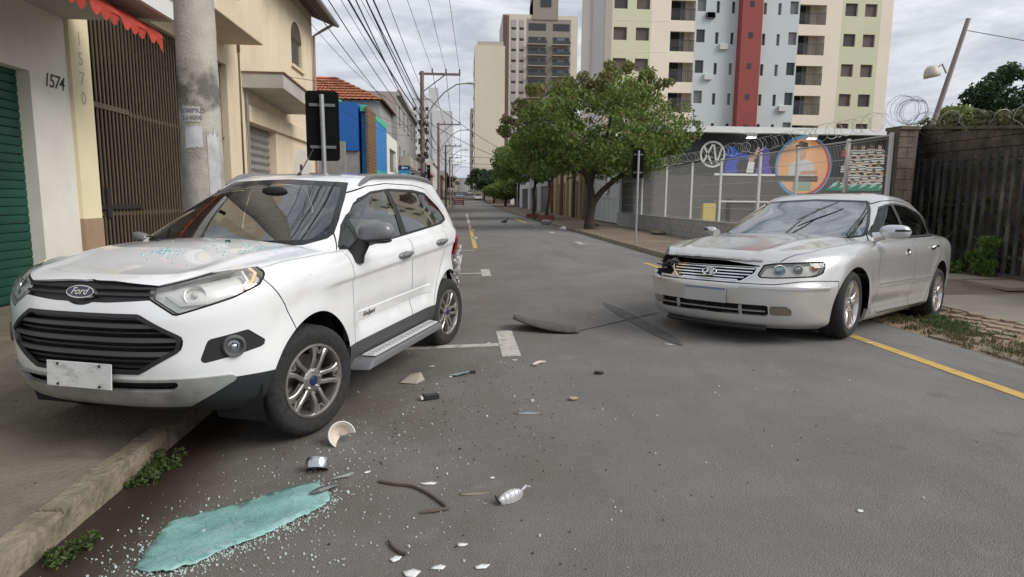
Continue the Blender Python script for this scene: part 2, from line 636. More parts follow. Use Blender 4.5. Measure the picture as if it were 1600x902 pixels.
def spoke(mb, pts, widths, y0, thick, crown=0.006):
    """a bar in the wheel plane: pts are (x, z, y) along it, top face slightly crowned"""
    n = len(pts)
    V = []
    for i, (x, z, y) in enumerate(pts):
        a = pts[max(i - 1, 0)]; b = pts[min(i + 1, n - 1)]
        d = Vector((b[0] - a[0], 0, b[1] - a[1])).normalized()
        s = Vector((-d.z, 0, d.x))
        c = Vector((x, y, z)); w = widths[i] / 2
        V += [c + s * w - Vector((0, thick, 0)), c + s * w * .92 - Vector((0, crown, 0)), c + s * w * .5, c - s * w * .5, c - s * w * .92 - Vector((0, crown, 0)), c - s * w - Vector((0, thick, 0))]
    F = []
    for i in range(n - 1):
        for j in range(5):
            F.append((i * 6 + j, i * 6 + j + 1, (i + 1) * 6 + j + 1, (i + 1) * 6 + j))
    mb.add(V, F)

def make_wheel(car, name, pos, steer, Ro, Rr, w, kind, m_rim, m_rim_in, cap_mat, sg):
    """wheel: local +y points outwards; thing > wheel > tyre, rim, cap"""
    wl = tyre_mesh(Ro, Rr, w).build(name, M_TYRE, car, smooth=50)
    wl.location = pos
    wl.rotation_euler = (0, 0, steer + (0 if sg > 0 else PI))
    hw = w / 2
    Mx = Matrix.Rotation(-PI / 2, 4, 'X')
    b = MB()
    b.lathe([(Rr + .004, hw * .86), (Rr + .002, hw * .94), (Rr - .010, hw * .96), (Rr - .016, hw * .88), (Rr - .022, hw * .55), (Rr - .035, -hw * .4), (Rr - .02, -hw * .85)], 56, Mx)
    b.build('rim', m_rim, wl, smooth=40)
    b = MB()
    b.lathe([(0.001, -hw * .35), (Rr - .03, -hw * .35)], 40, Mx)
    b.build('wheel_backing', M_LINER, wl)
    d = MB()                                   # brake disc
    d.lathe([(0.04, -hw * .02), (Rr * .68, -hw * .02), (Rr * .68, -hw * .16), (0.04, -hw * .16)], 40, Mx)
    d.build('brake_disc', mat('brake_disc', (0.20, 0.19, 0.18), 0.4, 0.9), wl, smooth=30)
    s = MB()
    ye = hw * .86
    yh = hw * .70
    if kind == 'eco':                          # five pairs of curved Y spokes
        for k in range(5):
            a0 = 2 * PI * k / 5 + .31
            for sd in (-1, 1):
                pts = []; ws = []
                for q in range(9):
                    t = q / 8
                    r = .052 + (Rr - .012 - .052) * t
                    ang = a0 + sd * (.20 + .17 * math.sin(t * PI * .9) - .02 * t + .13 * t * t)
                    pts.append((r * math.sin(ang), r * math.cos(ang), yh + (ye - yh) * t + .010 * math.sin(t * PI)))
                    ws.append(.034 - .008 * math.sin(t * PI) + .006 * t)
                spoke(s, pts, ws, 0, .035)
            # small Y joining bars near the rim between neighbouring pairs
            for sd in (-1, 1):
                am = a0 + PI / 5
                pts = []
                for q in range(5):
                    t = q / 4
                    r = Rr * (.74 + .24 * t)
                    ang = am + sd * (.02 + .17 * t)
                    pts.append((r * math.sin(ang), r * math.cos(ang), ye - .006 + .004 * t))
                spoke(s, pts, [.018] * 5, 0, .025)
    else:                                      # ten straight spokes in five pairs
        for k in range(10):
            a0 = 2 * PI * (k // 2) / 5 + (.20 if k % 2 else -.20)
            pts = []; ws = []
            for q in range(6):
                t = q / 5
                r = .05 + (Rr - .010 - .05) * t
                ang = a0 + (-1 if k % 2 else 1) * .03 * (1 - t)
                pts.append((r * math.sin(ang), r * math.cos(ang), yh + (ye - yh) * t + .008 * math.sin(t * PI)))
                ws.append(.030 + .020 * t)
            spoke(s, pts, ws, 0, .03)
    s.lathe([(0.078, yh - .03), (0.074, yh + .004), (0.06, yh + .010), (0.001, yh + .012)], 32, Mx)
    s.build('spokes', m_rim, wl, smooth=35)
    c = MB()
    c.lathe([(0.032, yh + .010), (0.031, yh + .017), (0.024, yh + .020), (0.001, yh + .021)], 24, Mx)
    c.build('centre_cap', cap_mat, wl, smooth=40)
    for k in range(5):
        a = 2 * PI * k / 5
        n = MB()
        n.cyl((.057 * math.sin(a), yh, .057 * math.cos(a)), (.057 * math.sin(a), yh + .020, .057 * math.cos(a)), .010, .008, 8)
        n.build('wheel_nut', M_CHROME, wl, smooth=40)
    return wl

def well(car, x, z, sg, Ri, y0, y1, name='wheel_arch_liner'):
    mb = MB()
    n = 24
    V = []; F = []
    for i in range(n + 1):
        a = -0.35 + (PI + .7) * i / n
        for y in (y0, y1):
            V.append((x + Ri * math.cos(a), sg * y, z + Ri * math.sin(a)))
    for i in range(n):
        F.append((2 * i, 2 * i + 1, 2 * i + 3, 2 * i + 2))
    mb.add(V, F)
    V = [(x, sg * y0, z)] + [(x + Ri * math.cos(-0.35 + (PI + .7) * i / n), sg * y0, z + Ri * math.sin(-0.35 + (PI + .7) * i / n)) for i in range(n + 1)]
    mb.add(V, [(0, i + 1, i + 2) for i in range(n)])
    return mb.build(name, M_LINER, car)

def seat(car, x, y, z, m, head=True, w=.48):
    b = MB(); b.box((x, y, z), (.50, w, .16)); 
    s = b.build('seat', m, car, bevel=.05, seg=3)
    M_ = Matrix.Rotation(R(-16), 3, 'Y')
    b = MB(); b.box((x - .30, y, z + .36), (.15, w, .60), M=M_)
    b.build('seat_back', m, s, bevel=.06, seg=3)
    if head:
        b = MB(); b.box((x - .42, y, z + .79), (.10, .26, .17), M=M_)
        b.build('headrest', m, s, bevel=.045, seg=3)
    return s

def steering(car, x, y, z, r=.185):
    b = MB()
    M_ = Matrix.Translation((x, y, z)) @ Matrix.Rotation(R(65), 4, 'Y')
    pts = [M_ @ Vector((r * math.cos(2 * PI * i / 28), r * math.sin(2 * PI * i / 28), 0)) for i in range(28)]
    b.tube(pts, .016, 8, closed=True)
    for a in (0, 2.2, -2.2):
        b.tube([M_ @ Vector((.03 * math.cos(a), .03 * math.sin(a), 0)), M_ @ Vector((r * math.cos(a), r * math.sin(a), 0))], .014, 6)
    b.lathe([(.07, -.03), (.07, .01), (.05, .025), (.001, .03)], 16, M_)
    return b.build('steering_wheel', M_DASH, car, smooth=40)

def lamp_inside(sh, lab, car, lens_name, side, depth, m_in, lens_mat=None, lens_off=0.0):
    lens = sh.part(lab, lens_name, lens_mat or M_LENS, car, off=lens_off, side=side)
    V, T, N = sh.get(lab, side)
    c = V.mean(0)
    # bowl: the same outline pushed back and narrowed, with side walls
    V2, T2, N2 = add_rim(V - N * .004, T, N, depth)
    k = len(V)
    keep = [tuple(t) for t in T2[len(T):]]
    from_np('lamp_housing', V2, np.array(keep), mat('lamp_housing_grey', (.50, .50, .49), .4), lens, N2)
    from_np('lamp_reflector', c + (V - c) * .97 - N * depth * .9, T, m_in, lens, N)
    return lens, c

def strip_on(pts, nrm, w, h, mb, prof=None):
    """a raised moulding along surface points: w across (vertical), h proud"""
    n = len(pts)
    V = []
    for i in range(n):
        a = Vector(pts[max(i - 1, 0)]); b = Vector(pts[min(i + 1, n - 1)])
        d = (b - a).normalized(); nn = Vector(nrm[i]).normalized()
        u = nn.cross(d).normalized(); p = Vector(pts[i])
        V += [p + u * w / 2 - nn * .004, p + u * w * .42 + nn * h, p - u * w * .42 + nn * h, p - u * w / 2 - nn * .004]
    F = []
    for i in range(n - 1):
        for j in range(3):
            F.append((i * 4 + j, i * 4 + j + 1, i * 4 + 4 + j + 1, i * 4 + 4 + j))
    F += [(0, 1, 2, 3), tuple((n - 1) * 4 + j for j in (3, 2, 1, 0))]
    mb.add(V, F)
    return mb

def wiper(car, name, p0, p1, w0, w1, lift=.012):
    """arm from pivot p0 to blade middle p1; blade from w0 to w1"""
    a = MB()
    a.tube([p0, Vector(p0).lerp(Vector(p1), .5) + Vector((0, 0, lift)), p1], [.011, .008, .006], 6)
    o = a.build(name, M_BLACK, car, smooth=50)
    b = MB()
    b.tube([w0, Vector(w0).lerp(Vector(w1), .5) + Vector((0, 0, .004)), w1], [.006, .010, .005], 6)
    b.build('wiper_blade', M_BLACK, o, smooth=50)
    return o
# ------------------------------------------------------------------ ground, road, pavements
RX = [-1.75, -.9, 0, 1.5, 2.6, 3.6, 4.2, 5.05]
RZ = [-.10, -.045, -.015, .03, .062, .078, .045, -.05]
def rise(Y): return 1.15e-4 * max(0.0, Y - 60.0) ** 2 if Y < 260 else 1.15e-4 * 200 ** 2 + (Y - 260) * .046
def rz(X, Y=0.0): return float(np.interp(X, RX, RZ)) + rise(Y)
def sheet(name, xs, ys, zf, m, kind='structure', parent=None):
    V = [(x, y, zf(x, y)) for y in ys for x in xs]
    n = len(xs)
    F = [(j * n + i, j * n + i + 1, (j + 1) * n + i + 1, (j + 1) * n + i) for j in range(len(ys) - 1) for i in range(n - 1)]
    me = bpy.data.meshes.new(name); me.from_pydata(V, [], F); me.materials.append(m)
    me.polygons.foreach_set('use_smooth', [True] * len(F))
    o = link(bpy.data.objects.new(name, me), parent)
    if kind: o['kind'] = kind
    return o
YS = [-6, -3, -1] + [i * .5 for i in range(0, 40)] + [20 + 2 * i for i in range(20)] + [60 + 10 * i for i in range(21)] + [300, 400, 600]

def asphalt():
    m = mat('asphalt', (0.198, 0.187, 0.172), 0.88, var=0.18, vscale=1.1, bump=0.7, bscale=140.0, spec=.3)
    t = m.node_tree; b = t.nodes['Principled BSDF']
    src = b.inputs['Base Color'].links[0].from_socket
    g = t.nodes.new('ShaderNodeNewGeometry')
    def noise(sc, det, lo, hi, vec=None, rough=.6):
        n = t.nodes.new('ShaderNodeTexNoise'); n.inputs['Scale'].default_value = sc; n.inputs['Detail'].default_value = det; n.inputs['Roughness'].default_value = rough
        t.links.new(vec or g.outputs['Position'], n.inputs['Vector'])
        r = t.nodes.new('ShaderNodeMapRange'); r.inputs[1].default_value = lo; r.inputs[2].default_value = hi
        t.links.new(n.outputs['Fac'], r.inputs[0]); return r.outputs[0]
    def mix(fac, a, col=None, bsock=None, mode='MIX'):
        x = t.nodes.new('ShaderNodeMixRGB'); x.blend_type = mode; t.links.new(fac, x.inputs['Fac']); t.links.new(a, x.inputs['Color1'])
        if col: x.inputs['Color2'].default_value = (*col, 1)
        else: t.links.new(bsock, x.inputs['Color2'])
        return x.outputs['Color']
    # brown dust washed towards the left gutter
    sep = t.nodes.new('ShaderNodeSeparateXYZ'); t.links.new(g.outputs['Position'], sep.inputs[0])
    mr = t.nodes.new('ShaderNodeMapRange'); mr.inputs[1].default_value = 2.4; mr.inputs[2].default_value = -1.2; mr.inputs[3].default_value = 0; mr.inputs[4].default_value = 1.0
    t.links.new(sep.outputs['X'], mr.inputs[0])
    mul = t.nodes.new('ShaderNodeMath'); mul.operation = 'MULTIPLY'; t.links.new(mr.outputs[0], mul.inputs[0]); t.links.new(noise(.9, 6, .3, .65), mul.inputs[1])
    c = mix(mul.outputs[0], src, (.110, .087, .066))
    mp = t.nodes.new('ShaderNodeMapping'); mp.inputs['Scale'].default_value = (2.2, .35, 1); t.links.new(g.outputs['Position'], mp.inputs['Vector'])
    c = mix(noise(1.0, 5, .52, .72, mp.outputs['Vector']), c, (.15, .143, .133))     # darker wheel tracks
    c = mix(noise(2.6, 8, .60, .80), c, (.25, .237, .217))                              # pale scuffs
    c = mix(noise(420., 2, .58, .70), c, (.28, .265, .245))                             # aggregate
    c = mix(noise(300., 2, .60, .72), c, (.085, .08, .077))
    c = mix(noise(95., 3, .58, .84), c, (.27, .255, .235))
    c = mix(noise(130., 3, .58, .84), c, (.12, .113, .102))
    # fine cracks, only in some places
    vo = t.nodes.new('ShaderNodeTexVoronoi'); vo.feature = 'DISTANCE_TO_EDGE'; vo.inputs['Scale'].default_value = .55
    ds = t.nodes.new('ShaderNodeTexNoise'); ds.inputs['Scale'].default_value = 3.0; ds.inputs['Detail'].default_value = 5; t.links.new(g.outputs['Position'], ds.inputs['Vector'])
    va = t.nodes.new('ShaderNodeVectorMath'); va.operation = 'MULTIPLY_ADD'; va.inputs[1].default_value = (.5, .5, .5); t.links.new(ds.outputs['Color'], va.inputs[0]); t.links.new(g.outputs['Position'], va.inputs[2])
    t.links.new(va.outputs[0], vo.inputs['Vector'])
    cr = t.nodes.new('ShaderNodeMapRange'); cr.inputs[1].default_value = .006; cr.inputs[2].default_value = .0; t.links.new(vo.outputs['Distance'], cr.inputs[0])
    mu = t.nodes.new('ShaderNodeMath'); mu.operation = 'MULTIPLY'; t.links.new(cr.outputs[0], mu.inputs[0]); t.links.new(noise(.45, 3, .56, .80), mu.inputs[1])
    c = mix(mu.outputs[0], c, (.09, .083, .074))
    # wet silt along the left gutter
    m2 = t.nodes.new('ShaderNodeMapRange'); m2.inputs[1].default_value = -1.02; m2.inputs[2].default_value = -1.58; t.links.new(sep.outputs['X'], m2.inputs[0])
    m3 = t.nodes.new('ShaderNodeMath'); m3.operation = 'MULTIPLY_ADD'; m3.inputs[1].default_value = 1.7; t.links.new(m2.outputs[0], m3.inputs[0]); t.links.new(noise(2.4, 7, .25, 1.15), m3.inputs[2])
    m4 = t.nodes.new('ShaderNodeMapRange'); m4.inputs[1].default_value = .75; m4.inputs[2].default_value = 1.45; t.links.new(m3.outputs[0], m4.inputs[0])
    m5 = t.nodes.new('ShaderNodeMath'); m5.operation = 'MULTIPLY'; t.links.new(m4.outputs[0], m5.inputs[0]); t.links.new(m2.outputs[0], m5.inputs[1]); m5.use_clamp = True
    c = mix(m5.outputs[0], c, (.040, .027, .018))
    rr_ = t.nodes.new('ShaderNodeMapRange'); rr_.inputs[3].default_value = .88; rr_.inputs[4].default_value = .45; t.links.new(m5.outputs[0], rr_.inputs[0]); t.links.new(rr_.outputs[0], b.inputs['Roughness'])
    # oil drips and dark spots
    c = mix(noise(1.7, 4, .66, .74), c, (.135, .125, .112))
    t.links.new(c, b.inputs['Base Color'])
    return m
M_ASPH = asphalt()
M_PAVE = mat('pavement_concrete', (.19, .163, .124), .9, var=.22, vscale=1.6, bump=.5, bscale=45, stain=(.095, .08, .06), stain_amt=.85, stain_scale=2.3, spec=.3)
M_PAVE_R = mat('pavement_concrete_brown', (.20, .155, .115), .92, var=.25, vscale=.9, bump=.5, bscale=40, stain=(.10, .08, .06), stain_amt=.7, stain_scale=1.5, spec=.3)
M_KERB = mat('kerb_stone', (.235, .195, .137), .9, var=.3, vscale=6, bump=.8, bscale=30, stain=(.09, .075, .055), stain_amt=.9, stain_scale=7)
M_EARTH = mat('earth', (.13, .10, .07), .95, var=.3, vscale=2)
sheet('ground', [-400, -60, -20, -5.2, 0, 5, 12, 60, 400], [-40] + YS + [900], lambda x, y: -.35 + rise(min(y, 600)), M_EARTH)
sheet('road', [-1.75, -1.3, -.9, -.45, 0, .5, 1, 1.5, 2, 2.6, 3.1, 3.6, 3.9, 4.2, 4.6, 5.06], YS, lambda x, y: rz(x, y), M_ASPH)
sheet('pavement', [-9.5, -5.4, -3.5, -1.86], YS, lambda x, y: .014 + rise(y) + (.02 * (-1.93 - x) / 3.5), M_PAVE)
def pav_r(x, y):
    lo = sstep(10.5, 8.6, y)                       # dropped crossing beside the silver car
    z = .075 + .015 * (x - 5) / 3
    return (z * (1 - lo) + (-.055 + .05 * min(1, max(0, (x - 5.2) / 3.5))) * lo) + rise(y)
sheet('pavement', [5.2, 5.6, 6.2, 7, 8.2, 9.5, 11, 14], [y for y in YS if y > 8.9], pav_r, M_PAVE_R)
# kerb stones
kr = random.Random(2)
kerbs = MB()
def kerb_run(x0, w, y0, y1, zt, step, parentname, lab):
    root = empty(parentname, (0, 0, 0)); tag(root, kind='structure')
    y = y0; k = 0; base = None
    while y < y1 - .05:
        L = step if y < 60 else 6.0
        zz = zt + rise(y)
        mb = MB(); rr = kr
        n = 6
        V = []
        for i in range(n + 1):
            yy = .004 + (L - .012) * i / n
            j = lambda s=.006: rr.uniform(-s, s)
            V += [(x0 + j(), yy, -.30), (x0 + j(.004), yy, -.02 + j()), (x0 + .018 + j(.006), yy, j(.006)), (x0 + w - .012 + j(.005), yy, j(.006)), (x0 + w + j(), yy, -.02), (x0 + w, yy, -.30)]
        F = [(i * 6 + q, i * 6 + q + 1, i * 6 + 7 + q, i * 6 + 6 + q) for i in range(n) for q in range(5)] + [tuple(range(6)), tuple(n * 6 + q for q in range(6))]
        mb.add(V, F)
        if base is None or y < 12 or L > 2:
            o = mb.build('kerb_stone', M_KERB, root, smooth=40); me = o.data
            if base is None or (L < 2): base = me
            if L > 2: base = me
        else:
            o = obj_of('kerb_stone', base, root)
        o.location = (0, y, zz + rr.uniform(-.006, .006))
        y += L
    return root
kerb_run(-1.88, .13, -1.2, 130, .022, 1.0, 'kerb', '')
kerb_run(5.05, .16, 9.6, 130, .078, 1.0, 'kerb', '')
# right-hand verge: trodden earth, stone paving and broken kerb
M_VERGE = mat('trodden_verge', (.27, .195, .13), .95, var=.25, vscale=3.0, bump=1.0, bscale=22, stain=(.12, .10, .055), stain_amt=.8, stain_scale=2.6)
vr = np.random.RandomState(3)
vx = [5.06 + .2 * i for i in range(8)]; vy = [-2 + .2 * i for i in range(55)]
vn = {(i, j): vr.uniform(-.012, .012) for i in range(len(vx)) for j in range(len(vy))}
def vz(x, y):
    k = min(1, max(0, (x - 5.06) / 1.4))
    return -.052 + .075 * k - .105 * math.exp(-((x - 6.0) / .35) ** 2 - ((y - 7.75) / .6) ** 2)
sheet('verge', vx, vy, lambda x, y: vz(x, y) + vn[(vx.index(x), vy.index(y))] * (0 if x < 5.1 else 1) + .004, M_VERGE)
sheet('footway', [6.45, 7.4, 8.4, 9.5, 14], [-2 + .5 * i for i in range(23)], lambda x, y: .026 + .008 * (x - 6.4), mat('footway_concrete', (.25, .225, .18), .92, var=.15, vscale=1.5, bump=.4, bscale=35, stain=(.13, .11, .08), stain_amt=.5))
slabs = empty('stepping_slabs', (0, 0, 0)); tag(slabs, kind='structure')
for (x, y, w, d, rz_) in ((8.75, 11.15, .9, 1.5, .1), (8.95, 9.75, .8, .9, -.05)):
    b = MB(); b.box((x, y, .075), (w, d, .06), rz=rz_); b.build('slab', mat('slab_concrete', (.30, .26, .19), .9, var=.15, vscale=4), slabs, bevel=.01)
# crazy-paving stones in the verge
stones = empty('verge_paving', (0, 0, 0)); tag(stones, kind='structure')
sr = random.Random(11)
M_STONE = mat('paving_stone', (.30, .225, .155), .9, var=.25, vscale=5, bump=.6, bscale=40)
for i in range(5):
    for j in range(16):
        x = 5.75 + i * .17 + sr.uniform(-.03, .03); y = 4.2 + j * .25 + (i % 2) * .12 + sr.uniform(-.04, .04)
        if x < 5.95 and y > 6.9: continue
        n = 6; r0 = .085
        poly = [(x + r0 * sr.uniform(.8, 1.1) * math.cos(2 * PI * k / n + .3), y + 1.35 * r0 * sr.uniform(.8, 1.1) * math.sin(2 * PI * k / n + .3)) for k in range(n)]
        z0 = vz(x, y) + .010 + sr.uniform(0, .012)
        b = MB(); b.prism(poly, lambda a, c: (a, c, z0 - .05), lambda a, c: (a, c, z0 + .006)); b.build('paving_stone', M_STONE, stones)
for i, (y, L, tw) in enumerate(((4.55, .8, .05), (5.5, .65, -.06), (6.25, .5, .09))):
    b = MB(); b.box((5.16, y, -.075), (.15, L, .10), rz=tw); b.build('kerb_stone', M_KERB, stones, bevel=.015)

# ------------------------------------------------------------------ painted markings
M_WLINE = mat('white_line_paint', (.46, .43, .38), .8, var=.2, vscale=14, stain=(.15, .14, .125), stain_amt=.95, stain_scale=9)
M_YLINE = mat('yellow_line_paint', (.52, .34, .09), .8, var=.15, vscale=10, stain=(.17, .14, .10), stain_amt=.85, stain_scale=8)
def mark(name, x0, x1, y0, y1, m, lift=.004, shear=0.0):
    nx = max(2, int((x1 - x0) / .25) + 1); ny = max(2, int((y1 - y0) / .5) + 1)
    return sheet(name, list(np.linspace(x0, x1, nx)), list(np.linspace(y0, y1, ny)), lambda x, y: rz(x, y) + lift, m)
for y0 in (5.58, 11.6, 17.0, 22.6, 28.2):
    if y0 != 17.0:
        mark('parking_mark', .355, .525, y0, y0 + 1.13, M_WLINE)
    mark('parking_mark', -1.70, .35, y0 + .42, y0 + .55, M_WLINE)
mark('yellow_edge_line', .30, .43, 18.2, 34.5, M_YLINE)
mark('parking_mark', .30, .44, 37, 60, M_WLINE)
mark('yellow_edge_line', 3.86, 4.0, -2, 13.5, M_YLINE)
for y0 in (18.9, 25.0, 31.0):
    mark('parking_mark', 3.50, 3.68, y0, y0 + 1.1, M_WLINE); mark('parking_mark', 3.70, 5.0, y0 + .3, y0 + .43, M_WLINE)
mark('yellow_edge_line', 3.45, 3.6, 35.5, 43.5, M_YLINE)
mark('stop_line', 1.0, 4.6, 62, 62.5, M_WLINE)
# skid and scrape marks
def skid(pts, w, m):
    mb = MB(); V = []
    for i, (x, y) in enumerate(pts):
        a = Vector((*pts[max(0, i - 1)], 0)); b = Vector((*pts[min(len(pts) - 1, i + 1)], 0)); d = (b - a).normalized(); s = Vector((-d.y, d.x, 0)) * (w[i] / 2)
        for sg in (1, -1):
            V.append((x + sg * s.x, y + sg * s.y, rz(x + sg * s.x, y) + .0055))
    mb.add(V, [(2 * i, 2 * i + 1, 2 * i + 3, 2 * i + 2) for i in range(len(pts) - 1)])
    o = mb.build('skid_mark', m); tag(o, kind='structure'); return o
M_SKID2 = mat('tyre_rubber_mark', (.085, .082, .078), .85, var=.25, vscale=25, stain=(.13, .124, .115), stain_amt=.8, stain_scale=11)
def lerp_pts(a, b, n=8): return [(a[0] + (b[0] - a[0]) * i / n, a[1] + (b[1] - a[1]) * i / n) for i in range(n + 1)]
skid(lerp_pts((1.87, 8.3), (2.06, 5.75), 10), [.02, .11, .15, .17, .18, .18, .18, .17, .16, .13, .02], M_SKID2)
skid(lerp_pts((1.14, 6.50), (2.35, 7.45), 10), [.012, .03, .034, .036, .036, .034, .03, .03, .028, .024, .012], mat('scrape_mark', (.075, .07, .067), .9))

# ------------------------------------------------------------------ buildings, left side
def wall_panel(mb, u0, u1, v0, v1, holes, f, depth):
    """wall with rectangular openings; f(u, v, w) -> point, w is outwards; reveals go in by depth"""
    us = sorted({u0, u1, *[h[0] for h in holes], *[h[1] for h in holes]}); vs = sorted({v0, v1, *[h[2] for h in holes], *[h[3] for h in holes]})
    for i in range(len(us) - 1):
        for j in range(len(vs) - 1):
            cu, cv = (us[i] + us[i + 1]) / 2, (vs[j] + vs[j + 1]) / 2
            if any(h[0] < cu < h[1] and h[2] < cv < h[3] for h in holes): continue
            mb.add([f(us[i], vs[j], 0), f(us[i + 1], vs[j], 0), f(us[i + 1], vs[j + 1], 0), f(us[i], vs[j + 1], 0)], [(0, 1, 2, 3)])
    for a, b, c, d in holes:
        P = [(a, c), (b, c), (b, d), (a, d)]
        for q in range(4):
            p, r = P[q], P[(q + 1) % 4]
            mb.add([f(*p, 0), f(*r, 0), f(*r, -depth), f(*p, -depth)], [(0, 1, 2, 3)])
    return mb
def rect(mb, u0, u1, v0, v1, w, f):
    return mb.add([f(u0, v0, w), f(u1, v0, w), f(u1, v1, w), f(u0, v1, w)], [(0, 1, 2, 3)])
def slab(mb, u0, u1, v0, v1, w0, w1, f):
    P = [(u0, v0), (u1, v0), (u1, v1), (u0, v1)]
    return mb.prism(P, lambda a, b: f(a, b, w0), lambda a, b: f(a, b, w1))
def fL(X): return lambda u, v, w: (X + w, u, v)            # facade facing the street from the left (u = Y)
def fR(X): return lambda u, v, w: (X - w, u, v)            # facade facing the street from the right
def fF(Y): return lambda u, v, w: (u, Y - w, v)            # facade facing the camera (u = X)
M_PANE = mat('dark_window_glass', (.03, .033, .036), .06, spec=.6)
M_PANE2 = mat('curtained_window_glass', (.16, .155, .15), .15, spec=.6)
M_WHITEWALL = mat('white_wall', (.74, .715, .63), .85, var=.06, vscale=1.5, stain=(.60, .57, .49), stain_amt=.4, stain_scale=1.0, bump=.15, bscale=90)
M_CREAM = mat('cream_plaster', (.74, .615, .44), .85, var=.07, vscale=1.2, stain=(.50, .39, .26), stain_amt=.5, stain_scale=.9, bump=.2, bscale=70, stretch=(1, 1, .4))
M_CREAM2 = mat('pale_yellow_plaster', (.78, .69, .45), .85, var=.05, vscale=1.5, bump=.12, bscale=90)
M_SHUTTER_G = mat('green_shutter_paint', (.006, .062, .040), .5, var=.25, vscale=2.0)
M_CONC = mat('weathered_concrete', (.33, .305, .265), .9, var=.2, vscale=2.5, stain=(.13, .12, .10), stain_amt=.8, stain_scale=1.8, bump=.5, bscale=30)
M_GATE = mat('brown_gate_paint', (.10, .073, .046), .6, var=.2, vscale=6)
M_TAN = mat('tan_dado', (.34, .23, .15), .85, var=.12, vscale=3)
M_IRON = mat('dark_iron', (.02, .018, .016), .6)
M_DKROOM = mat('dark_interior', (.02, .017, .014), .9)
M_GREYMETAL = mat('grey_shutter_metal', (.27, .26, .245), .5, .2, var=.15, vscale=5, stain=(.16, .11, .07), stain_amt=.6, stain_scale=1.6)

# shop with the green roller shutter
shop = empty('green_shutter_shop', (-5.4, 5.0, .06)); O = Vector((5.4, -5.0, -.06))
def child(mb, name, m, root, **k):
    o = mb.build(name, m, None, **k)
    o.parent = root; o.matrix_parent_inverse = Matrix.Translation(root.location).inverted()
    return o
b = MB(); f = fL(-5.4)
wall_panel(b, 2.0, 9.55, 0, 6.0, [(3.4, 8.74, -.01, 2.93)], f, .22)
slab(b, 9.55, 9.552, 0, 6, -6, 0, f)
child(b, 'wall', M_WHITEWALL, shop)
for k in range(27):
    b = MB(); z0 = .06 + k * .108
    V = []
    for (w, z) in ((-.175, 0), (-.163, .006), (-.160, .04), (-.163, .094), (-.175, .104)):
        V += [(-5.4 + w, 3.4, z0 + z), (-5.4 + w, 8.74, z0 + z)]
    b.add(V, [(2 * i, 2 * i + 1, 2 * i + 3, 2 * i + 2) for i in range(4)]); child(b, 'shutter_slat', M_SHUTTER_G, shop)
b = MB(); rect(b, 3.4, 8.74, 0, 2.93, -.18, f); child(b, 'shutter_back', M_DKROOM, shop)
b = MB(); slab(b, 2.0, 9.56, 3.76, 3.96, .0, 1.46, f); cn = child(b, 'canopy', mat('canopy_plaster', (.46, .44, .40), .85, var=.08, vscale=2, stain=(.30, .28, .25), stain_amt=.5), shop)
b = MB(); slab(b, 2.0, 9.58, 3.74, 4.00, 1.46, 1.52, f); child(b, 'canopy_fascia', mat('white_fascia', (.72, .71, .68), .6), shop)
b = MB(); slab(b, 2.0, 9.60, 4.00, 4.03, 1.42, 1.56, f); child(b, 'canopy_drip', mat('white_fascia', (.72, .71, .68), .6), shop)
def txt_left(X, y, z):
    return lambda a, c, h: Vector((X + .003 + h, y + a, z + c))
M_INK = mat('number_paint', (.05, .06, .06), .7)
child(text_mb('1574', .25, .002, txt_left(-5.4, 9.22, 2.87), shear=.22, bold=.002, spacing=.85), 'house_number', M_INK, shop)
tag(shop, 'white shopfront with green roller shutter and house number 1574', 'building')
# red awning rolled under the canopy
aw = MB(); ys = list(np.linspace(2.0, 9.42, 60)); V = []
ar = random.Random(4)
for i, y in enumerate(ys):
    s = .008 * math.sin(i * 1.3)
    V += [(-4.45, y, 3.74), (-4.22 + s, y, 3.68), (-4.07 + s, y, 3.55), (-4.062 + s * 2, y, 3.50)]
aw.add(V, [(i * 4 + q, i * 4 + q + 1, i * 4 + 5 + q, i * 4 + 4 + q) for i in range(len(ys) - 1) for q in range(3)])
M_AWN = mat('red_awning_cloth', (.60, .085, .055), .8, var=.12, vscale=4, transl=.25)
awn = aw.build('red_awning', M_AWN); awn.modifiers.new('t', 'SOLIDIFY').thickness = .004
n = int((9.42 - 2.0) / .22)
for k in range(n):
    y0 = 9.42 - .22 * (k + 1); b = MB(); m_ = 8; V = []
    for i in range(m_ + 1):
        t = i / m_; y = y0 + .22 * t; dz = .035 + .095 * math.sin(PI * t) ** .8 if k else .035 + .16 * t
        sw = .02 * math.sin(k * 2.1)
        V += [(-4.062, y, 3.505), (-4.062 + sw, y, 3.505 - dz)]
    b.add(V, [(2 * i, 2 * i + 1, 2 * i + 3, 2 * i + 2) for i in range(m_)]); o = b.build('scallop', M_AWN, awn); o.modifiers.new('t', 'SOLIDIFY').thickness = .003
tag(awn, 'red scalloped awning hanging under the white canopy', 'awning')

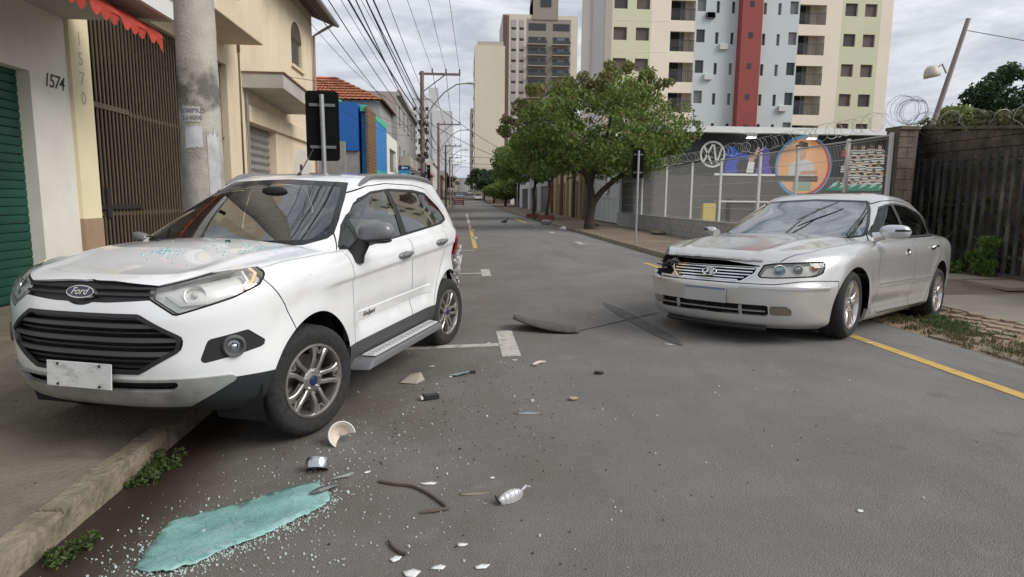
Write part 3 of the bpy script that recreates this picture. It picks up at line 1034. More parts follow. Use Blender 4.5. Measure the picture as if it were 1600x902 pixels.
# cream house with the brown bar gate and the balcony
house = empty('balcony_house', (-5.35, 12, .06)); f = fL(-5.35)
b = MB(); slab(b, 9.555, 10.03, 1.06, 6.5, -.3, 0.0, f); child(b, 'gate_pillar', M_CREAM2, house)
b = MB(); slab(b, 9.553, 10.032, .05, 1.06, -.3, .012, f); child(b, 'pillar_dado', M_TAN, house)
for k, ch in enumerate('1570'):
    child(text_mb(ch, .26, .002, txt_left(-5.35, 9.79, 3.55 - .27 * k), bold=.0), 'house_digit', mat('faded_digit', (.48, .42, .29), .8), house)
b = MB(); slab(b, 9.86, 16.35, 4.35, 9.0, -.3, 0, f); child(b, 'upper_wall', M_CREAM, house)
b = MB(); slab(b, 15.55, 16.35, .05, 4.35, -.3, 0, f); child(b, 'wall_pier', M_CREAM, house)
b = MB(); slab(b, 16.31, 16.36, 4.8, 9.0, 0, .06, f); child(b, 'downpipe', mat('brown_pipe', (.10, .06, .05), .6), house)
b = MB(); slab(b, 10.9, 15.50, 4.78, 5.80, .001, .86, f); child(b, 'balcony', M_CREAM, house, bevel=.02)
b = MB(); fB = fL(-4.53)
for i in range(22):
    y = 11.1 + i * .2; b.cyl((-4.53, y, 5.80), (-4.53, y, 6.6), .011, n=5)
b.tube([(-4.53, 11, 6.6), (-4.53, 15.45, 6.6)], .02, 6); b.tube([(-4.53, 11, 6.2), (-4.53, 15.45, 6.2)], .012, 6); child(b, 'balcony_railing', M_IRON, house)
b = MB(); rect(b, 11.6, 14.6, 5.9, 8.2, .01, f); child(b, 'balcony_door', M_PANE, house)
b = MB(); slab(b, 9.86, 15.55, .05, 4.35, -3.2, -3.1, f); child(b, 'passage_back', M_DKROOM, house)
b = MB(); slab(b, 9.86, 15.55, 4.30, 4.36, -3.2, -.3, f); child(b, 'passage_ceiling', mat('passage_plaster', (.22, .18, .13), .9), house)
b = MB(); slab(b, 15.56, 15.6, .05, 4.35, -3.2, -.3, f); child(b, 'passage_side', M_DKROOM, house); b = MB(); slab(b, 9.98, 10.02, .05, 4.35, -3.2, -.3, f); child(b, 'passage_side', M_DKROOM, house)
tag(house, 'cream house with projecting balcony above the brown bar gate', 'building')
gate = empty('bar_gate', (-5.45, 12.7, .06))
bar_me = None
for k in range(49):
    y = 10.08 + k * .110
    if bar_me is None:
        b = MB(); b.bb(-.008, .008, -.020, .020, .03, 4.27); bar_me = b.mesh('bar', M_GATE)
    o = obj_of('bar', bar_me, gate, (0, y - 12.7, 0))
for z in (1.02, 2.62, 4.22):
    b = MB(); b.bb(-.03, -.01, 10.05 - 12.7, 15.52 - 12.7, z, z + .06); b.build('rail', M_GATE, gate)
b = MB(); b.bb(.01, .05, 10.3 - 12.7, 10.42 - 12.7, 1.0, 1.45); b.bb(.01, .04, 10.1 - 12.7, 11.4 - 12.7, 1.12, 1.19); b.build('lock_box', M_IRON, gate)
b = MB(); b.bb(.01, .022, 10.1 - 12.7, 11.2 - 12.7, 2.63, 2.71); b.build('brace', M_GATE, gate)
tag(gate, 'tall brown gate of vertical bars behind the concrete pole', 'gate')

# cream two-storey house with arched window and canopy
arch = empty('arched_window_house', (-5.3, 20, .06)); f = fL(-5.3)
b = MB(); wall_panel(b, 16.35, 24.1, 0, 7.75, [(16.75, 19.1, -.01, 3.22), (20.9, 23.4, -.01, 2.2), (21.2, 22.5, 5.5, 6.35)], f, .28)
slab(b, 24.1, 24.102, 0, 7.75, -8, 0, f); slab(b, 16.35, 16.352, 5.8, 7.75, -8, 0, f)
child(b, 'wall', M_CREAM, arch)
# arch heads
def arch_head(y0, y1, z0, hgt, w, n=14):
    c = (y0 + y1) / 2; r = (y1 - y0) / 2
    return [(c + r * math.cos(PI * i / n), z0 + hgt * math.sin(PI * i / n)) for i in range(n + 1)]
b = MB(); b.prism(arch_head(21.2, 22.5, 6.35, .55, 0), lambda a, c: f(a, c, -.02), lambda a, c: f(a, c, .006)); child(b, 'window_arch', mat('arch_shadow_brown', (.10, .075, .05), .8), arch)
for k in range(12):
    b = MB(); b.box((-5.3 - .10, 21.85, 5.55 + k * .105), (.04, 1.24, .075), M=Matrix.Rotation(R(35), 3, 'Y')); child(b, 'shutter_slat', mat('window_shutter_grey', (.20, .20, .18), .6), arch)
b = MB(); rect(b, 21.2, 22.5, 5.5, 6.9, -.2, f); child(b, 'window_back', M_PANE, arch)
b = MB(); slab(b, 21.1, 22.6, 5.42, 5.50, 0, .08, f); child(b, 'sill', M_CREAM, arch)
for k in range(16):
    b = MB(); z0 = .08 + k * .197
    b.add([f(16.75, z0, -.22), f(19.1, z0, -.22), f(19.1, z0 + .08, -.17), f(16.75, z0 + .08, -.17), f(19.1, z0 + .185, -.22), f(16.75, z0 + .185, -.22)], [(0, 1, 2, 3), (3, 2, 4, 5)])
    child(b, 'shutter_slat', M_GREYMETAL, arch)
b = MB(); slab(b, 16.6, 24.1, 3.22, 3.62, .001, .10, f); child(b, 'lintel', M_CREAM, arch, bevel=.01)
b = MB(); b.prism([(16.40, 4.0), (20.3, 3.86), (20.3, 4.22), (16.40, 4.34)], lambda a, c: f(a, c, 0.001), lambda a, c: f(a, c, .98)); child(b, 'canopy', mat('canopy_cement', (.47, .45, .40), .85, var=.1, vscale=2, stain=(.3, .27, .22), stain_amt=.6), arch)
b = MB(); b.prism([(16.38, 4.34), (20.32, 4.22), (20.32, 4.26), (16.38, 4.38)], lambda a, c: f(a, c, 0.001), lambda a, c: f(a, c, 1.02)); child(b, 'canopy_edge', mat('brown_tile_edge', (.20, .11, .07), .8), arch)
b = MB(); b.prism([(20.9, 0.05)] + [(23.4, .05)] + arch_head(20.9, 23.4, 2.2, .75, 0), lambda a, c: f(a, c, -.05), lambda a, c: f(a, c, .01)); child(b, 'arched_door', mat('white_door_paint', (.62, .58, .52), .6), arch)
b = MB(); slab(b, 21.7, 22.0, 2.25, 2.45, .01, .02, f); child(b, 'door_light', M_PANE, arch)
b = MB(); slab(b, 21.1, 23.2, .05, 2.1, .011, .03, f); child(b, 'door_leaf', mat('grey_door_paint', (.40, .40, .39), .5), arch)
b = MB(); b.tube([(-5.24, 16.55, 0.1), (-5.24, 16.55, 4.0)], .03, 8); child(b, 'conduit', M_GREYMETAL, arch)
b = MB(); b.tube([(-5.22, 24.0, .1), (-5.22, 24.0, 7.0), (-4.9, 24.0, 7.2), (-4.55, 24.0, 7.4)], .05, 8); child(b, 'downpipe', mat('pink_pipe', (.34, .24, .20), .7), arch)
b = MB(); b.add([(-4.5, 15.9, 7.42), (-4.5, 24.4, 7.42), (-9.3, 24.4, 9.3), (-9.3, 15.9, 9.3), (-4.5, 15.9, 7.56), (-4.5, 24.4, 7.56), (-9.3, 24.4, 9.44), (-9.3, 15.9, 9.44)], [(0, 1, 2, 3), (7, 6, 5, 4), (0, 4, 5, 1), (1, 5, 6, 2), (3, 2, 6, 7), (0, 3, 7, 4)])
child(b, 'roof', mat('dark_eaves', (.10, .075, .06), .8), arch)
b = MB(); b.tube([(-4.45, 15.9, 7.47), (-4.45, 24.4, 7.47)], .07, 8); child(b, 'gutter', mat('gutter_grey', (.30, .31, .32), .5), arch)
for k in range(3):
    b = MB(); z = 7.4 - .2 * k; b.tube([(-5.3, 18.9, z), (-5.12, 18.9, z), (-5.08, 18.9, z - .08)], .018, 6); b.sphere((-5.08, 18.9, z + .03), .035, 8, 6); child(b, 'wire_insulator', mat('insulator_brown', (.14, .07, .045), .4), arch)
tag(arch, 'cream two-storey house with arched shuttered window and cement canopy', 'building')

# low grey wall, blue shop with green trim
lw = MB(); f = fF(30.0)
slab(lw, -9.0, -5.3, 0, 3.9, -.2, 0, f); o = lw.build('grey_yard_wall', mat('grey_render', (.30, .29, .27), .9, var=.12, vscale=2, stain=(.2, .18, .16), stain_amt=.5)); tag(o, 'low grey rendered wall in front of the blue shop', 'wall')
M_BLUE = mat('blue_shop_paint', (.012, .115, .40), .55, var=.06, vscale=1.5)
M_BLUE2 = mat('light_blue_shop_paint', (.02, .20, .52), .55)
M_GREEN = mat('mint_green_trim', (.05, .46, .28), .55)
blue = empty('blue_shop', (-5.3, 41, 0)); f = fF(36.8); fs = fL(-5.3)
b = MB(); slab(b, -9.5, -5.72, 0, 3.95, -8, 0, f); child(b, 'lower_wall', mat('grey_render', (.30, .29, .27), .9), blue)
b = MB(); slab(b, -9.5, -5.72, 3.96, 6.55, -8, .15, f); child(b, 'end_wall', M_BLUE, blue)
b = MB(); b.prism([(-9.5, 6.55), (-6.6, 6.55), (-6.7, 6.72), (-7.4, 6.72), (-9.5, 7.5)], lambda a, c: f(a, c, -.3), lambda a, c: f(a, c, .16)); child(b, 'green_gable', M_GREEN, blue)
b = MB(); slab(b, 37.0, 46.3, 0, 6.1, -.3, 0.0, fs); child(b, 'street_wall', M_BLUE2, blue)
b = MB(); slab(b, 36.75, 46.3, 6.10, 6.45, -.3, .03, fs); child(b, 'green_band', M_GREEN, blue)
b = MB(); slab(b, 40.0, 46.3, 2.75, 3.1, -.3, .03, fs); child(b, 'green_band', M_GREEN, blue)
for k in range(34):
    b = MB(); z0 = .1 + k * .185; slab(b, 36.6, 40.0, z0, z0 + .165, .0, .12, fs); child(b, 'brick_course', mat('brown_brick', (.20, .115, .055), .85, var=.25, vscale=9), blue)
b = MB(); slab(b, 43.0, 46.2, .4, 2.6, .0, .04, fs); child(b, 'shop_window', mat('shop_window_pale', (.42, .45, .46), .3), blue)
tag(blue, 'blue shop with mint green band and a brown brick pier', 'building')
whitebox = empty('white_shopfront', (-5.3, 50, 0)); fs = fL(-5.3)
b = MB(); wall_panel(b, 46.6, 53.8, 0, 5.9, [(48.2, 52.8, 3.3, 5.0)], fs, .25); slab(b, 46.6, 46.61, 0, 5.9, -6, 0, fs); child(b, 'wall', M_WHITEWALL, whitebox)
b = MB(); rect(b, 48.2, 52.8, 3.3, 5.0, -.22, fs); child(b, 'window', mat('grey_window', (.16, .16, .16), .3), whitebox)
for k in range(3):
    b = MB(); slab(b, 48.9 + k * 1.15, 48.96 + k * 1.15, 3.3, 5.0, -.2, -.1, fs); child(b, 'window_bar', M_GREYMETAL, whitebox)
b = MB(); slab(b, 46.8, 53.6, 2.5, 2.8, 0.001, .6, fs); child(b, 'ledge', M_WHITEWALL, whitebox)
tag(whitebox, 'white shopfront with wide grey upper window beside the blue shop', 'building')

# grey house with tiled hip roof
tile = empty('tiled_roof_house', (-9, 47, 0)); f = fF(46.5)
b = MB(); slab(b, -14.5, -5.75, 0, 8.1, -9, 0, f); child(b, 'wall', mat('grey_house_wall', (.33, .32, .31), .9, var=.08, vscale=.8, stain=(.24, .22, .2), stain_amt=.5), tile)
M_TILE = mat('orange_roof_tile', (.36, .115, .05), .8, var=.28, vscale=3.5)
hipA, hipB = Vector((-10.2, 49.6, 10.1)), Vector((-10.2, 52, 10.1))
rows = 9
for k in range(rows):
    t0, t1 = k / rows, (k + 1) / rows
    def P(t, s):
        a0, a1 = Vector((-14.9, 46.1, 8.05)), Vector((-5.35, 46.1, 8.05))
        e = a0.lerp(a1, s); top = Vector((-10.6, 50, 10.2)).lerp(Vector((-9.4, 50, 10.2)), s)
        return e.lerp(top, t)
    V = []; n = 44
    for i in range(n + 1):
        s = i / n; z = .05 * (.5 + .5 * math.cos(i * PI))
        V += [P(t0, s) + Vector((0, -.02, z + .05)), P(t1, s) + Vector((0, 0, z * .7))]
    b = MB(); b.add(V, [(2 * i, 2 * i + 2, 2 * i + 3, 2 * i + 1) for i in range(n)]); child(b, 'tile_course', M_TILE, tile)
b = MB(); b.add([(-5.35, 46.1, 8.05), (-5.35, 55.5, 8.05), (-9.4, 50, 10.2), (-10.6, 50, 10.2), (-14.9, 46.1, 8.05), (-14.9, 55.5, 8.05)], [(0, 1, 2), (1, 5, 3, 2), (5, 4, 3)]); child(b, 'roof_slope', M_TILE, tile)
tag(tile, 'grey house end wall under an orange clay tile roof', 'building')

def simple_building(name, label, X, y0, y1, zt, col, side, depth=10, floors=2, nwin=4, extra=None, zb=0.0, wh=1.4, ww=1.3, shop=True, cornice=True, wmat=None):
    fs = fL(X) if side < 0 else fR(X)
    root = empty(name, (X, (y0 + y1) / 2, rise(y0)))
    dz = rise(y0)
    m_ = mat(name + '_paint_%d' % int(y0), col, .88, var=.08, vscale=.7, stain=tuple(c * .6 for c in col), stain_amt=.5, stain_scale=.5)
    fh = (zt - 3.3) / max(1, floors - 1) if floors > 1 else 3.3
    holes = []
    st = (y1 - y0) / nwin
    for k in range(1, floors):
        for i in range(nwin):
            c = y0 + (i + .5) * st; z = 3.3 + (k - 1) * fh + fh * .3
            holes.append((c - ww / 2, c + ww / 2, z + dz, z + wh + dz))
    gh_ = []
    if shop:
        for i in range(max(1, nwin // 2)):
            c = y0 + (i + .5) * (y1 - y0) / max(1, nwin // 2); gh_.append((c - (y1 - y0) / max(1, nwin // 2) * .36, c + (y1 - y0) / max(1, nwin // 2) * .36, dz - .01, dz + 2.7))
    b = MB(); wall_panel(b, y0, y1, dz - .01 if shop else dz, zt + dz, holes + gh_, fs, .2)
    e0 = fF(y0)
    sx0, sx1 = (X - depth, X) if side < 0 else (X, X + depth)
    rect(b, sx0, sx1, dz - 1, zt + dz, 0, e0); rect(b, sx0, sx1, dz - 1, zt + dz, y0 - y1, e0)
    b.add([(sx0, y0, zt + dz), (sx1, y0, zt + dz), (sx1, y1, zt + dz), (sx0, y1, zt + dz)], [(0, 1, 2, 3)])
    child(b, 'wall', m_, root)
    for h in holes:
        b = MB(); rect(b, *h, -.18, fs); w_ = child(b, 'window', wmat or M_PANE, root)
        b = MB(); slab(b, h[0] - .08, h[1] + .08, h[2] - .1, h[2], -.02, .08, fs); child(b, 'sill', m_, root)
    for h in gh_:
        b = MB(); rect(b, *h, -.16, fs); child(b, 'shop_shutter', M_GREYMETAL if int(y0) % 2 else mat('dark_shopfront', (.05, .05, .055), .4), root)
    if cornice:
        b = MB(); slab(b, y0, y1, zt + dz - .3, zt + dz + .1, .001, .3, fs); child(b, 'cornice', m_, root)
    tag(root, label, 'building')
    return root, fs, dz, m_
simple_building('grey_facade_building', 'tall grey plastered building with balconies beyond the blue shop', -5.3, 54.0, 75.0, 9.9, (.34, .33, .31), -1, floors=3, nwin=5)
for i, (y, z) in enumerate(((57.5, 4.0), (63.5, 4.0), (69.5, 4.0))):
    b = MB(); b.bb(-5.29, -4.4, y - 1.6, y + 1.6, z, z + .9); o = b.build('facade_balcony', mat('balcony_plaster', (.42, .38, .33), .85), None)
    o.parent = bpy.data.objects['grey_facade_building']; o.matrix_parent_inverse = Matrix.Translation(o.parent.location).inverted()
simple_building('cream_shop_building', 'cream low building with shop shutters past the grey one', -5.3, 75.2, 96, 6.2, (.52, .46, .38), -1, floors=2, nwin=5)
simple_building('brick_red_building', 'brick red low building farther along the left pavement', -5.3, 96.2, 116, 5.2, (.34, .13, .08), -1, floors=2, nwin=4)
simple_building('pale_row_building', 'pale building near the left end of the street', -5.3, 116.2, 150, 7.5, (.50, .48, .45), -1, floors=2, nwin=6)
simple_building('far_pink_building', 'pinkish building at the far left end of the street', -5.3, 150.2, 200, 6.0, (.42, .30, .25), -1, floors=2, nwin=6)
simple_building('far_grey_building', 'grey building closing the far left side of the street', -5.3, 200.2, 260, 7.5, (.36, .35, .33), -1, floors=2, nwin=6)

# projecting blue sign
sg_ = empty('blue_projecting_sign', (-4.65, 52.6, 2.6))
b = MB(); b.bb(-.45, .45, -.06, .06, 0, 1.35); b.build('sign_box', mat('sign_light_blue', (.03, .22, .46), .4), sg_, bevel=.02)
b = MB(); b.bb(-.46, .46, -.065, .065, 1.0, 1.36); b.build('sign_head', mat('sign_navy', (.012, .03, .10), .4), sg_)
b = MB(); b.cyl((-.1, -.07, 1.18), (-.1, -.075, 1.18), .10, n=16); b.bb(.0, .3, -.075, -.066, 1.14, 1.22); b.build('sign_emblem', mat('sign_pale', (.5, .6, .66), .5), sg_)
b = MB(); b.bb(-.2, .2, -.075, -.066, .3, .75); b.build('sign_print', mat('sign_pale2', (.28, .52, .62), .5), sg_)
b = MB(); b.bb(-.66, -.45, -.03, .03, .6, .7); b.build('bracket', M_IRON, sg_)
tag(sg_, 'blue projecting shop sign on the grey facade', 'sign')

# white apartment tower far left
wt = empty('white_apartment_tower', (-12, 265, 4)); f = fF(265)
b = MB(); holes = [(-19.6 + c * 2.4, -18.3 + c * 2.4, 8 + r_ * 3.1, 9.5 + r_ * 3.1) for c in range(3) for r_ in range(10)]
wall_panel(b, -20.2, -12.1, 0, 40.5, holes, f, .4); child(b, 'window_wall', mat('white_tower_paint', (.62, .62, .62), .8, var=.05, vscale=.3), wt)
for h in holes:
    b = MB(); rect(b, *h, -.35, f); child(b, 'window', M_PANE, wt)
b = MB(); slab(b, -12.09, -3.9, 0, 36, -9, .6, f); slab(b, -13.5, -9.5, 36.0, 45, -6, -.5, f); child(b, 'blank_wall', mat('white_tower_paint2', (.56, .56, .56), .8), wt)
b = MB(); slab(b, -20.2, -12.1, 40.5, 41, -9, .2, f); child(b, 'roof_edge', mat('white_tower_paint', (.6, .6, .6), .8), wt)
tag(wt, 'white apartment tower with small dark windows behind the left poles', 'building')

# ------------------------------------------------------------------ right side: tall blocks
def win_unit(root, h, f, depth, frame=True, pane=M_PANE, div=1):
    b = MB(); rect(b, *h, -depth + .02, f); w_ = child(b, 'window', pane, root)
    if frame:
        b = MB()
        t = .05
        for a in ((h[0], h[0] + t, h[2], h[3]), (h[1] - t, h[1], h[2], h[3]), (h[0], h[1], h[2], h[2] + t), (h[0], h[1], h[3] - t, h[3])):
            slab(b, *a, -depth + .021, -depth + .07, f)
        if div:
            c = (h[0] + h[1]) / 2; slab(b, c - .03, c + .03, h[2], h[3], -depth + .021, -depth + .07, f)
        o = b.build('window_frame', mat('window_frame_brown', (.09, .05, .035), .6), w_)
        o.parent = w_; o.matrix_parent_inverse = (Matrix.Translation(root.location)).inverted()
    return w_
apt = empty('apartment_block', (24.5, 58, 0)); f = fF(58.0)
FL = [3.9 + 2.63 * k for k in range(9)]        # floor lines
zT = 28.0
M_APT = dict(cream=mat('apt_cream', (.76, .67, .54), .8, var=.04, vscale=.4, stain=(.66, .56, .43), stain_amt=.3, stain_scale=.3), green=mat('apt_green', (.585, .58, .40), .8, var=.04, vscale=.4), blue=mat('apt_blue', (.52, .56, .555), .8, var=.04, vscale=.4), red=mat('apt_red', (.27, .06, .05), .8, var=.06, vscale=.5), gray=mat('apt_greyish', (.70, .64, .56), .8))
strips = [(13.1, 16.6, 'green', [(13.25, 14.45), (15.25, 16.45)]), (16.6, 18.35, 'cream', []), (20.55, 24.45, 'blue', [(20.72, 21.5), (22.45, 22.75), (23.85, 24.15)]), (26.3, 30.1, 'blue', [(26.75, 27.05), (28.1, 28.4), (29.2, 29.98)]), (32.6, 34.05, 'cream', []), (34.05, 37.75, 'green', [(34.35, 35.5), (36.2, 37.35)]), (37.75, 38.85, 'cream', [])]
for a, c, kind, ws in strips:
    holes = []
    for z in FL:
        for (p, q) in ws:
            small = q - p < .5
            holes.append((p, q, z + (.95 if not small else .85), z + (2.05 if not small else 1.85)))
    b = MB(); wall_panel(b, a, c, 0, zT, holes, f, .22); child(b, 'wall_strip', M_APT[kind], apt)
    for i, h in enumerate(holes):
        win_unit(apt, h, f, .22, frame=h[1] - h[0] > .5, pane=(M_PANE, M_PANE, M_PANE2)[kr.randrange(3)] if (kind == 'blue') else (mat('brown_blind', (.10, .068, .06), .5), mat('brown_blind', (.1, .068, .06), .5), mat('brown_blind_open', (.055, .045, .045), .3))[kr.randrange(3)], div=1)
# diagonal colour change low on the left strip
for (a, c) in ((18.35, 20.55), (30.1, 32.6)):
    for z in FL:
        b = MB(); slab(b, a, c, z - .25, z + .12, -1.6, .0, f); child(b, 'balcony_slab', M_APT['cream'], apt)
        b = MB(); slab(b, a, c, z + 2.37 - .55, z + 2.38, -.25, -.001, f); child(b, 'balcony_lintel', M_APT['cream'], apt)
        b = MB(); rect(b, a, c, z + .12, z + 2.38, -1.5, f)
        b.add([f(a, z + .12, 0), f(a, z + 2.38, 0), f(a, z + 2.38, -1.5), f(a, z + .12, -1.5)], [(0, 1, 2, 3)]); b.add([f(c, z + .12, 0), f(c, z + 2.38, 0), f(c, z + 2.38, -1.5), f(c, z + .12, -1.5)], [(0, 1, 2, 3)])
        child(b, 'balcony_wall', M_APT['gray'], apt)
        b = MB(); rect(b, a + .35, a + 1.35, z + .12, z + 2.2, -1.46, f); child(b, 'balcony_door', M_PANE, apt)
        b = MB(); rect(b, a + 1.40, a + 1.75, z + .12, z + 2.2, -1.46, f); child(b, 'curtain', M_PANE2, apt)
        b = MB()
        n = 14
        for i in range(n + 1):
            u = a + (c - a) * i / n; slab(b, u - .012, u + .012, z + .12, z + 1.1, -.06, -.035, f)
        slab(b, a, c, z + 1.08, z + 1.13, -.07, -.03, f); child(b, 'balcony_railing', M_IRON, apt)
b = MB(); slab(b, 24.45, 26.3, 0, zT, -1, .9, f); child(b, 'red_fin', M_APT['red'], apt)
for z in FL:
    b = MB(); slab(b, 25.1, 25.5, z + 1.2, z + 1.7, .9, .91, f); child(b, 'fin_window', M_PANE, apt)
b = MB(); b.add([(38.85, 58, 0), (38.85, 58, zT), (38.85, 73, zT), (38.85, 73, 0), (13.1, 58, 0), (13.1, 58, zT), (13.1, 73, zT), (13.1, 73, 0)], [(0, 1, 2, 3), (4, 7, 6, 5), (1, 5, 6, 2)]); child(b, 'side_wall', M_APT['cream'], apt)
b = MB(); b.bb(13.02, 13.099, 61, 66.5, 0, zT); child(b, 'grey_strip', mat('apt_pale_grey', (.60, .56, .53), .8), apt)
b = MB(); b.bb(12.75, 13.09, 66.6, 68.2, 0, zT); child(b, 'corner_rib', M_APT['gray'], apt)
for z in FL:
    b = MB(); slab(b, 13.1, 18.3, z - .02, z + .02, .0, .012, f); child(b, 'string_course', M_APT['gray'], apt)
for k in range(7):
    z = FL[kr.randrange(1, 8)] + .35; u = kr.choice([21.9, 23.2, 27.6, 29.0])
    b = MB(); slab(b, u - .38, u + .38, z, z + .5, .0, .3, f); child(b, 'air_conditioner', mat('ac_white', (.55, .55, .53), .5), apt, bevel=.03)
tag(apt, 'tall apartment block in cream, green and blue with a red vertical fin', 'building')

tw = empty('brown_balcony_tower', (22, 190, 0)); f = fF(190)
b = MB(); slab(b, 11.5, 33, 0, 53.3, -18, 0, f); child(b, 'wall', mat('tower_cream', (.58, .52, .42), .8, var=.05, vscale=.2), tw)
b = MB(); slab(b, 11.5, 12.6, 0, 53.0, 0, .25, f); slab(b, 12.9, 13.2, 0, 53, 0, .4, f); child(b, 'dark_pilaster', mat('tower_brown', (.12, .07, .06), .8), tw)
b = MB(); slab(b, 18.3, 31.0, 0, 52.2, 0, .05, f); child(b, 'brown_panel', mat('tower_taupe', (.27, .235, .19), .8), tw)
b = MB(); slab(b, 20.0, 27.2, 53.3, 58, -10, -.2, f); slab(b, 20, 27.2, 52, 60.5, -8, .3, f); child(b, 'lift_house', mat('tower_taupe', (.27, .235, .19), .8), tw)
b = MB(); slab(b, 22.2, 25.2, 55.5, 57.5, .3, .5, f); child(b, 'lift_house_window', M_PANE, tw)
for k in range(15):
    z = 46.2 - k * 2.95
    for (a, c) in ((18.6, 24.0), (25.6, 30.8)):
        b = MB(); slab(b, a, c, z - 1.3, z - 1.05, .05, 1.5, f); child(b, 'balcony_slab', mat('tower_slab', (.33, .28, .23), .8), tw)
        b = MB(); slab(b, a, c, z - 1.05, z - .1, 1.35, 1.45, f); child(b, 'balcony_parapet', mat('tower_dark_glass', (.045, .05, .05), .3), tw)
        b = MB(); rect(b, a + .2, c - .2, z - 1.05, z + 1.1, .07, f); child(b, 'balcony_opening', M_PANE, tw)
        b = MB(); rect(b, a + 3.0 - (1.5 if a > 20 else 0), a + 3.6, z - .1, z + .9, .1, f); child(b, 'pale_curtain', M_PANE2, tw)  # paler curtained pane laid over the dark opening
for (a, c) in ((18.8, 23.8), (25.8, 30.6)):
    b = MB(); rect(b, a, c, 49.0, 51.0, .08, f); child(b, 'top_window', M_PANE, tw)
for k in range(17):
    z = 49.8 - k * 2.95
    for (a, c) in ((13.9, 15.3), (16.2, 17.5)):
        b = MB(); slab(b, a, c, z, z + 2.0, 0, .1, f); child(b, 'window_panel', mat('tower_lilac', (.36, .33, .34), .7), tw)
        b = MB(); rect(b, a, c, z - .75, z - .05, .05, f); child(b, 'window', M_PANE, tw)
tag(tw, 'brown and cream tower with dark balconies behind the street tree', 'building')

bb_ = empty('beige_blank_block', (6, 150, 0)); f = fF(150)
b = MB(); slab(b, 2.8, 9.6, 0, 35.5, -22, 0, f); child(b, 'wall', mat('beige_block', (.58, .53, .40), .85, var=.05, vscale=.15, stain=(.45, .41, .32), stain_amt=.4, stain_scale=.12), bb_)
b = MB(); slab(b, 3.4, 9.3, 35.5, 36.6, -10, -1, f); child(b, 'parapet', mat('beige_block_top', (.40, .37, .30), .85), bb_)
for k in range(11):
    b = MB(); b.bb(2.70, 2.80, 154, 168, 3 + k * 2.9, 4.4 + k * 2.9); child(b, 'side_window_band', M_PANE, bb_)
tag(bb_, 'blank beige high-rise wall at the far right of the street', 'building')
b2_ = empty('far_beige_block', (2, 215, 0)); f = fF(215)
b = MB(); slab(b, 2.6, 8.6, 0, 30.5, -22, 0, f); child(b, 'wall', mat('far_beige', (.52, .46, .34), .85), b2_)
for k in range(9):
    b = MB(); slab(b, 3.2, 4.2, 4 + 2.9 * k, 5.3 + 2.9 * k, 0, .05, f); child(b, 'window', M_PANE, b2_)
tag(b2_, 'small far beige block just left of the blank beige high-rise', 'building')

# right-hand street fronts seen under the trees
pb, fs, dz, m_ = simple_building('timber_front_shop', 'low shopfront with brown and gold posts behind the big tree', 8.3, 41, 60, 4.4, (.50, .44, .35), 1, floors=1, nwin=4)
for k in range(7):
    b = MB(); y = 41.4 + k * 2.9; slab(b, y, y + .55, 0, 3.5, .001, .22, fR(8.3)); child(b, 'post', mat('gold_paint', (.45, .30, .10), .6) if k % 2 else mat('brown_timber', (.16, .075, .03), .7), pb)
simple_building('black_front_shop', 'shop with black ground floor beyond the planted saplings', 8.3, 60.2, 80, 5.0, (.46, .45, .43), 1, floors=2, nwin=4, wmat=M_PANE)
simple_building('white_low_shop', 'white low shop at the far right corner', 8.3, 80.2, 104, 4.6, (.62, .61, .60), 1, floors=2, nwin=4)
simple_building('pale_corner_building', 'pale low building past the corner on the right', 8.8, 118, 148, 5.2, (.58, .55, .52), 1, floors=2, nwin=5)
# white sheet gate between the fence and the shop
wg = empty('white_panel_gate', (8.3, 37, 0)); fs = fR(8.3)
for k in range(6):
    y = 33.6 + k * 1.2
    b = MB(); slab(b, y, y + 1.14, .15, 3.0, 0, .04, fs); p_ = child(b, 'gate_panel', mat('white_gate_paint', (.50, .50, .49), .6, var=.08, vscale=1), wg)
b = MB(); slab(b, 33.5, 40.9, 3.0, 3.1, -.03, .07, fs); slab(b, 33.5, 40.9, 1.5, 1.58, .04, .07, fs); child(b, 'gate_rail', mat('white_gate_paint', (.5, .5, .49), .6), wg)
b = MB()
b.tube([(8.2, 36.4 + .55 * math.cos(2 * PI * i / 24), 2.3 + .55 * math.sin(2 * PI * i / 24)) for i in range(24)], .06, 6, closed=True); child(b, 'gate_ring', mat('white_fascia', (.72, .71, .68), .6), wg)
tag(wg, 'white sheet metal gate between the mesh fence and the shop', 'gate')

# ------------------------------------------------------------------ club yard: mural wall, mesh fence, razor wire
club = empty('mural_clubhouse', (15, 30, 0)); f = fF(30.0)
M_MDARK = mat('mural_dark_wall', (.022, .024, .026), .8, var=.2, vscale=.8)
b = MB(); slab(b, 8.9, 22.0, 0, 4.55, -10, 0, f); child(b, 'wall', M_MDARK, club)
b = MB(); slab(b, 8.7, 22.2, 4.55, 4.82, -10, .5, f); child(b, 'roof_fascia', mat('white_roof_sheet', (.70, .70, .68), .5), club)
b = MB(); rect(b, 9.0, 22.0, 0.0, 2.58, .004, f); child(b, 'lower_wall', mat('mural_grey_wall', (.095, .088, .078), .8, var=.15, vscale=.8), club)
b = MB(); slab(b, 11.9, 14.9, 2.60, 2.70, 0, .03, f); child(b, 'white_ledge', mat('white_fascia', (.72, .71, .68), .6), club)
